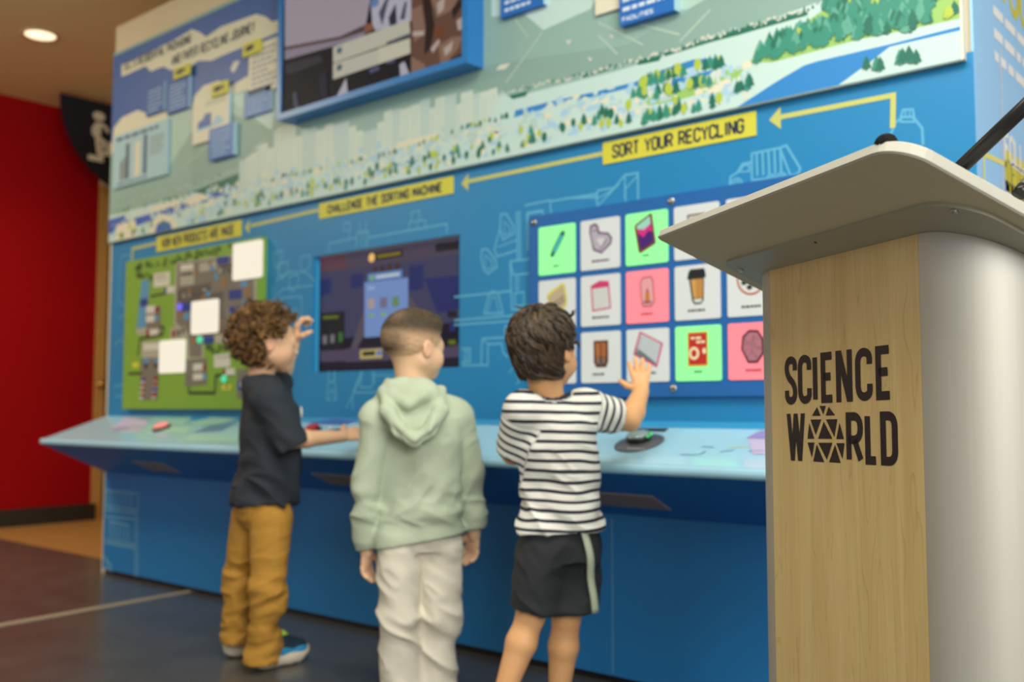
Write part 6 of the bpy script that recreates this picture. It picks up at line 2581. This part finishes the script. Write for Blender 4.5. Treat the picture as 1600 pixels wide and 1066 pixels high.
def tone2(V):
    q = hd2.loc(V)
    top = np.clip((q[:, 2] - .50) / .28, 0, 1)
    top = top * top * (3 - 2 * top)
    back = np.clip((-q[:, 1] - .26) / .22, 0, 1) * np.clip((q[:, 2] - .26) / .14, 0, 1) * (.70 + .25 * np.clip((.52 - q[:, 2]) / .1, 0, 1))
    side = .16
    crown = .35 * np.exp(-(((q[:, 0] - .08) / .10) ** 2 + ((q[:, 1] + .33) / .12) ** 2 + ((q[:, 2] - .87) / .10) ** 2))
    return {'tone': np.clip(np.maximum(np.maximum(top * .98, back), side) - crown, 0, 1)}


hair2 = finish('hair', fd, m_buzz, p2_, 2, attrs=tone2, fold=lambda V: .0012 * vnoise(V * 170, 3))
# short strands on top
m_str = mix_mat('cropped_strands', 'tone', (74, 58, 38), (128, 100, 62), .6)


def strand(p, nl, rg_):
    fl_ = unit(np.array(nl) * .5 + np.array([0, .75, 0]) + np.array([rg_.gauss(0, .2), 0, rg_.gauss(0, .1)]))
    return [np.array(p) + np.array(nl) * .012 + fl_ * .10 * t + np.array(nl) * .012 * math.sin(math.pi * t) for t in (0, .35, .7, 1)]


locks('strands', hd2, hair2, m_str, 600, random.Random(5), lambda p: p[2] > .84 and -.46 < p[1] < .33, strand, .002, 3, .0011)
# hoodie
fd = Field(lo, hi, .0042)
hb = J(655, 846, .02)
fd.loft([(hb + ZU * .002, .115, .090), (hb + ZU * .045, .117, .092), (hb + ZU * .075, .127, .103), (hb + ZU * .13, .124, .10), (pel * .35 + che * .65, .121, .092), (che - ZU * .0, .124, .088), (che + ZU * .07, .116, .076), (nck - ZU * .03, .06, .055)], r_, f_, .018, tilt=.17, tilt_h=.22)
fd.cone(nck - ZU * .055, shR, .055, .053, .03)
fd.cone(nck - ZU * .055, shL, .055, .053, .03)
for s_, e_, w_ in ((shR, elR, wrR), (shL, elL, wrL)):
    fd.cone(s_, e_, .052, .043, .010)
    fd.cone(e_, e_ * .25 + w_ * .75, .043, .041, .008)
    u_ = unit(w_ - e_)
    fd.cone(e_ * .22 + w_ * .78, w_ - u_ * .012, .036, .033, .008)
    fd.cone(w_ - u_ * .012 + u_ * .035, w_ + u_ * .08, .042, .05, .0, True)
    fd.cone(w_ - u_ * .01, w_ + u_ * .06, .024, .026, .003, True)
# crease between the left sleeve and the back
fd.chain([J(600, 700, -.095), J(597, 745, -.085), J(594, 800, -.085)], [.006, .009, .007], .012, True)
fd.chain([J(583, 735, -.075), J(597, 748, -.085)], [.005, .006], .010, True)
# hood lying on the back
fd.ell(nck - ZU * .030 - f_ * .055, [.098, .058, .062], [r_, f_, ZU], .015)
fd.ell(nck - ZU * .075 - f_ * .078, [.070, .034, .062], [r_, unit(f_ - ZU * .3), ZU], .02)
fd.chain([J(601, 612, -.05), J(604, 640, -.10), J(624, 672, -.125), J(648, 686, -.13), J(672, 672, -.115), J(690, 640, -.08), J(692, 610, -.02)], [.016, .018, .018, .018, .018, .018, .016], .016)
fd.chain([J(603, 604, -.02), J(614, 618, -.07), J(638, 632, -.10), J(662, 620, -.09), J(690, 612, -.01)], [.014, .015, .013, .014, .016], .010)
fd.chain([J(606, 596, -.02), J(612, 604, -.05)], [.014, .016], .01)
fd.chain([J(612, 630, -.11), J(634, 652, -.13), J(662, 652, -.12)], [.008, .010, .007], .010, True)
fd.chain([J(612, 668, -.14), J(648, 700, -.15), J(686, 668, -.12)], [.006, .007, .006], .012, True)
fd.ell(nck + ZU * .022 + f_ * .015, [.056, .060, .040], [r_, f_, ZU], .008, True)
fd.cone(nck - ZU * .03, hd2.P(0, -.10, .30), .050, .050, .006, True)
for h_, k_ in ((hipR, knR), (hipL, knL)):
    fd.cone(h_ + ZU * .03, h_ * .8 + k_ * .2, .074, .073, .02)
fd.half(hb + ZU * .002, -(ZU - r_ * .17))
m_hood = mat('sage_fleece', (184, 196, 170), .9, noise=.05, nscale=30, bump=.25, bscale=340)
Mh = [unit(ZU * .8 + r_ * .6), unit(r_ * .8 - ZU * .6), f_]
Mh2 = [unit(r_ * .9 - ZU * .4), unit(ZU * .9 + r_ * .4), f_]
fold2 = lambda V: folds(V, Mh, (5, 14, 8), .0085, 31) * np.clip((V[:, 2] - hb[2] - .05) / .05, 0, 1) + folds(V, Mh2, (7, 19, 9), .0105, 33) * np.exp(-((V[:, 2] - hb[2] - .10) / .05) ** 2)
h2 = finish('hoodie', fd, m_hood, p2_, 3, fold=fold2)
# light tee showing at the neckline
b = MB()
an_ = np.linspace(0, 2 * math.pi, 24, endpoint=False)
b.tube([nck + ZU * (.004 - .006 * math.sin(a)) + r_ * .049 * math.cos(a) + f_ * .050 * math.sin(a) for a in an_], .006, mat('cream_tee', (226, 222, 196), .8), 8, closed=True)
b.build('t_shirt', p2_, True)
# trousers
fd = Field(lo, hi, .0042)
fd.loft([(pel - ZU * .02, .092, .068), (pel + ZU * .02, .096, .070), (hb + ZU * .04, .096, .066)], r_, f_, .02)
for (h_, k_, a_) in ((hipR, knR, anR), (hipL, knL, anL)):
    fd.cone(h_, k_, .066, .060, .008)
    fd.cone(k_, a_, .061, .057, .02)
    fd.cone(a_, a_ - ZU * .04, .057, .058, .01)
    fd.cone(a_ - ZU * .10, a_ - ZU * .18, .085, .10, .0, True)
m_beige = mat('beige_jersey', (218, 211, 192), .88, noise=.05, nscale=30, bump=.2, bscale=300)
Mp = [unit(r_ * .8 - ZU * .6), unit(ZU * .8 + r_ * .6), f_]
finish('trousers', fd, m_beige, p2_, 3, fold=lambda V: folds(V, Mp, (6, 16, 9), .0105, 43))
cols2 = (mat('shoe_grey', (150, 152, 154), .7), mat('shoe_light_grey', (190, 190, 188), .6), mat('shoe_white_sole', (226, 224, 218), .6), mat('shoe_dark_grey', (90, 92, 96), .6), None)
for an in (anR, anL):
    shoe(an - f_ * .048, f_, None, p2_, .19, .074, cols2)

# ------------------------------------------------------------------ child in the striped shirt
k3_ = Kid(-1.623, 2.034, 865, 20)
p3_ = tag(empty('person', k3_.base), 'dark-haired child in striped tee and black shorts raising a hand to the tiles', 'person', 'children at the exhibit')
m_skin3 = skin('skin_tan', (226, 170, 117), (202, 122, 96))
f_, r_ = k3_.f, k3_.r
J = k3_.J
pel = J(876, 845, .02)
che = J(866, 680, .03)
nck = J(858, 614, .03)
hd3 = Head(J(852, 546, .03), k3_.face(34), .190, pitch=-4)
shR, elR, wrR = J(914, 640, .05), J(984, 657, .11), J(1002, 612, .20)
shL, elL, wrL = J(818, 642, .0), J(801, 708, .05), J(812, 704, .22)
hipL, knL, anL = J(848, 855, .0), J(829, 962, .0), J(786, 1088, -.03)
hipR, knR, anR = J(906, 855, .05), J(885, 966, .05), J(872, 1095, .06)
pts_all = np.array([pel, che, nck, shR, elR, wrR, shL, elL, wrL, hipR, knR, anR, hipL, knL, anL, J(850, 475, 0), J(1005, 565, .26), J(800, 690, .34)])
lo, hi = pts_all.min(0) - .15, pts_all.max(0) + .15
lo[2] = -.01
fd = Field(lo, hi, .0034)
hd3.build(fd)
fd.chain([hd3.P(0, -.10, .30), nck - ZU * .03], [.042, .044], .02)
fd.loft([(pel - ZU * .04, .086, .062), (pel + ZU * .06, .083, .064), (pel * .5 + che * .5, .08, .062), (che, .09, .066), (che + ZU * .06, .078, .056), (nck - ZU * .03, .045, .04)], r_, f_, .02)
arm(fd, shR, elR, wrR, (.036, .0285, .031, .0215))
arm(fd, shL, elL, wrL, (.036, .0285, .030, .021))
hand(fd, wrR, J(1000, 575, .225) - wrR, k3_.vd + .15 * ZU - .1 * k3_.vr, -k3_.vr * 1.0, .106, curl=(.12, .05, .05, .08), spread=.15, thumb=1.25)
hand(fd, wrL, J(815, 700, .34) - wrL, -ZU, k3_.vr, .106, curl=(.25, .25, .25, .3), spread=.06)
leg(fd, hipL, knL, anL, (.056, .0365, .0385, .026))
leg(fd, hipR, knR, anR, (.056, .0365, .0385, .026))
for an in (anR, anL):
    fd.cone(an, np.array([an[0], an[1], .05]) + f_ * .05, .022, .018, .01)
bd3 = finish('body', fd, m_skin3, p3_, 3, attrs=lambda V: {'tint': hd3.tint(V)})
eyes(hd3, bd3, (40, 26, 18))
# striped tee
fd = Field(lo, hi, .0040)
hb = J(876, 832, .02)
fd.loft([(hb + ZU * .002, .108, .084), (hb + ZU * .05, .104, .082), (hb + ZU * .085, .100, .078), (hb + ZU * .13, .106, .083), (che - ZU * .03, .112, .084), (che + ZU * .03, .110, .078), (nck - ZU * .025, .056, .052)], r_, f_, .018)
fd.cone(nck - ZU * .042, shR, .046, .047, .03)
fd.cone(nck - ZU * .042, shL, .046, .047, .03)
eR = shR * .42 + elR * .58
eL = shL * .12 + elL * .88
fd.cone(shR, eR, .054, .050, .02)
fd.cone(shL, eL, .052, .047, .018)
for e_, a_, b_ in ((eR, shR, elR), (eL, shL, elL)):
    w_ = unit(b_ - a_)
    fd.cone(e_ + w_ * .062, e_ + w_ * .12, .062, .07, .004, True)
    fd.cone(e_ + w_ * .0, e_ + w_ * .07, .0415, .042, .003, True)
fd.ell(nck + ZU * .020 + f_ * .01, [.054, .056, .034], [r_, f_, ZU], .006, True)
fd.cone(nck - ZU * .03, hd3.P(0, -.10, .30), .045, .044, .004, True)
for h_, k_ in ((hipR, knR), (hipL, knL)):
    fd.cone(h_ + ZU * .04, h_ * .9 + k_ * .1, .068, .068, .02)
fd.half(hb + ZU * .002, -(ZU - r_ * .03))
m_strp = mix_mat('striped_jersey', 'stripe', (232, 231, 222), (34, 38, 52), .85, stops='stripe', bump=.2, bscale=320)


def stripe3(V):
    out = (V[:, 2] + .004 * vnoise(V * 14, 8) + .05 * ((V - che) @ f_) * .2) / .0245
    for a_, b_ in ((shR, elR), (shL, elL)):
        w_ = unit(b_ - a_)
        t = (V - a_) @ w_
        rad = np.linalg.norm((V - a_) - t[:, None] * w_[None], axis=1)
        sel = (t > .018) & (rad < .075)
        out = np.where(sel, t / .0225 + .3, out)
    ra = np.linalg.norm((V - nck)[:, :2], axis=1)
    out = np.where((ra < .060) & (V[:, 2] > nck[2] - .034), .85, out)          # plain navy neckband
    return {'stripe': out}


Ms = [unit(r_ * .85 - ZU * .5), unit(ZU * .85 + r_ * .5), f_]
fold3 = lambda V: folds(V, Ms, (7, 19, 9), .0095, 53) * (.35 + 1.0 * np.exp(-((V[:, 2] - hb[2] - .08) / .07) ** 2))
t3 = finish('t_shirt', fd, m_strp, p3_, 3, fold=fold3, attrs=stripe3)
# shorts
fd = Field(lo, hi, .0040)
fd.loft([(pel - ZU * .05, .090, .066), (pel + ZU * .0, .096, .070), (hb + ZU * .03, .092, .066)], r_, f_, .02)
hems = []
for (h_, k_, sg) in ((hipR, knR, 1), (hipL, knL, -1)):
    e_ = h_ + (k_ - h_) * .86 + r_ * .010 * (1 if sg > 0 else .3)
    fd.cone(h_, e_, .062, .068 if sg > 0 else .062, .04)
    w_ = unit(e_ - h_)
    fd.cone(e_ + w_ * .09, e_ + w_ * .16, .10, .11, .004, True)
    fd.cone(e_ + w_ * .0, e_ + w_ * .08, .056, .062, .003, True)
    hems.append((h_, e_))
zh = hems[0][1][2] - .004
fd.half((hb[0], hb[1], zh), (0, 0, -1))
m_blk = mat('black_twill', (38, 41, 44), .85, noise=.1, nscale=40, bump=.3, bscale=400)
Mq = [unit(r_ * .6 - ZU * .8), unit(r_ * .8 + ZU * .6), f_]
s3 = finish('shorts', fd, m_blk, p3_, 3, fold=lambda V: folds(V, Mq, (6, 16, 8), .0085, 63))
# pale side stripe following the seam
me = s3.data
Vs = np.empty(len(me.vertices) * 3)
me.vertices.foreach_get('co', Vs)
Vs = Vs.reshape(-1, 3) + np.array(s3.matrix_parent_inverse.translation) * 0
pinv = np.array(s3.matrix_parent_inverse.translation)
path = []
mid_l, mid_r = pel - r_ * .5, pel + r_ * .5
for t in np.linspace(0, 1, 20):
    z_ = (hb[2] + .012) * (1 - t) + (zh + .004) * t
    sl = Vs[np.abs(Vs[:, 2] - z_) < .006]
    cc = pel * (1 - t) + hems[0][1] * t
    az = np.arctan2((sl - cc) @ r_, -((sl - cc) @ f_))            # round the hip from the back to the right side
    tgt = math.radians(58 + 14 * t)
    ok = (np.abs(az - tgt) < .09)
    ss = sl[ok]
    if len(ss):
        d_ = np.linalg.norm((ss - cc)[:, :2], axis=1)
        ss = ss[d_ > d_.max() - .008]
        path.append((ss.mean(0), z_))
sm = [p[0] for p in path]
for it in range(9):
    sm = [sm[0]] + [(sm[i - 1] + sm[i] * 2 + sm[i + 1]) / 4 for i in range(1, len(sm) - 1)] + [sm[-1]]
path = [(a, p[1]) for a, p in zip(sm, path)]
b = MB()
V = []
nrm = unit(r_ * math.sin(math.radians(62)) - f_ * math.cos(math.radians(62)))
tdir = unit(f_ * math.sin(math.radians(62)) + r_ * math.cos(math.radians(62)))
for q, z_ in path:
    q = np.array([q[0], q[1], z_]) + nrm * .0045
    V += [q - tdir * .0095 - nrm * .001, q + nrm * .001, q + tdir * .0095 - nrm * .001]
k = len(path)
Fc = []
for i in range(k - 1):
    for j in range(2):
        Fc.append((i * 3 + j, i * 3 + j + 1, (i + 1) * 3 + j + 1, (i + 1) * 3 + j))
b.add(V, Fc, mat('pale_tape', (192, 204, 176), .8, noise=.05))
so_ = b.build('side_stripe', s3, True)
md = so_.modifiers.new('thickness', 'SOLIDIFY')
md.thickness = .008
md.offset = -1
for an in (anR, anL):
    shoe(an - f_ * .06, f_, None, p3_, .20, .082, cols2)
# wavy dark hair
m_wav = mix_mat('dark_wavy_hair', 'tone', (28, 23, 18), (98, 78, 56), .42, bump=.3, bscale=220)
fd = Field(hd3.P(0, 0, .5) - .15, hd3.P(0, 0, .5) + .15, .004)
h = hd3.h
fd.ell(hd3.P(0, -.08, .64), [.405 * h, .475 * h, .405 * h], hd3.M, .01)
fd.ell(hd3.P(0, -.28, .32), [.27 * h, .155 * h, .20 * h], hd3.M, .03)
fd.ell(hd3.P(0, .44, .42), [.5 * h, .36 * h, .38 * h], hd3.M, .01, True)
for sg in (-1, 1):
    fd.ell(hd3.P(sg * .44, .03, .38), [.16 * h, .16 * h, .20 * h], hd3.M, .005, True)
hair3 = finish('hair', fd, m_wav, p3_, 2, attrs=lambda V: {'tone': .12 + 0 * V[:, 0]}, fold=lambda V: .005 * vnoise(V * 50, 3))


def keep3(p):
    x, y, z = p
    if y > .25:
        return z > .78
    if abs(x) > .31 and y > -.13:
        return z > .60
    if y > .02:
        return z > .56
    return z > .14


CR = np.array([.05, -.36, .94])


def wave_shape(p, nl, rg_):
    nl = np.array(nl)
    d = np.array(p) - CR
    d = d - nl * (d @ nl)
    d = unit(d + np.array([rg_.gauss(0, .06), rg_.gauss(0, .06), -.12]) + np.cross(nl, d) * .35)
    sd = np.cross(nl, d)
    Lc = rg_.uniform(.26, .42) + (.12 if p[1] < -.2 and p[2] < .6 else 0)
    ph = rg_.uniform(0, 6.28)
    fq = rg_.uniform(6, 10)
    am = rg_.uniform(.030, .062)
    lift = rg_.uniform(.0, .045)
    q = []
    c_ = np.array([0, -.09, .65])
    for i in range(14):
        t = i / 13
        w_ = np.array(p) + d * Lc * t
        v = w_ - c_
        rr = math.sqrt((v[0] / .400) ** 2 + (v[1] / .465) ** 2 + (v[2] / .41) ** 2)
        w_ = c_ + v / rr
        if w_[2] < .45 or (np.array(p) + d * Lc * t)[2] < .36:
            zz = max(.10, (np.array(p) + d * Lc * t)[2])
            hs = 1 - .85 * max(0, .45 - zz)
            e_ = math.hypot(v[0] / (.35 * hs), v[1] / (.40 * hs))
            w_ = np.array([v[0] / e_, -.09 + v[1] / e_, zz])
            v = w_ - c_
        w_ = w_ + unit(v) * (lift * math.sin(math.pi * min(1, .1 + t)) + .002 + (.018 * (t - .8) * 5 if t > .8 else 0))
        q.append(w_ + sd * am * math.sin(ph + fq * t) * (.3 + t))
    return q


locks('wavy_locks', hd3, hair3, m_wav, 860, random.Random(9), keep3, wave_shape, .0085, 8, .0019)
rg9 = random.Random(12)
tb = MB()
for (x, y, z, dx, dy, dz) in ((-.12, -.1, 1.03, -.1, .2, .10), (-.05, -.05, 1.04, .12, .15, .09), (-.2, -.2, 1.0, -.14, .0, .09), (.22, .2, .98, .1, .1, .09), (.28, .1, .95, .14, 0, .08), (.38, .12, .62, .06, .14, -.10), (.40, .05, .58, .10, .12, .02)):
    a = np.array([x, y, z])
    v = np.array([dx, dy, dz])
    q = [hd3.P(*(a + v * t + np.array([.03 * math.sin(5 * t), .03 * math.cos(4 * t), 0]))) for t in np.linspace(0, 1, 8)]
    tb.tube(q, [.004, .004, .0038, .0034, .003, .0024, .0016, .0008], m_wav, 5)
to_ = tb.build('flyaway_locks', hair3, True)
at_ = to_.data.attributes.new('tone', 'FLOAT', 'POINT')
at_.data.foreach_set('value', np.full(len(to_.data.vertices), .35, np.float32))
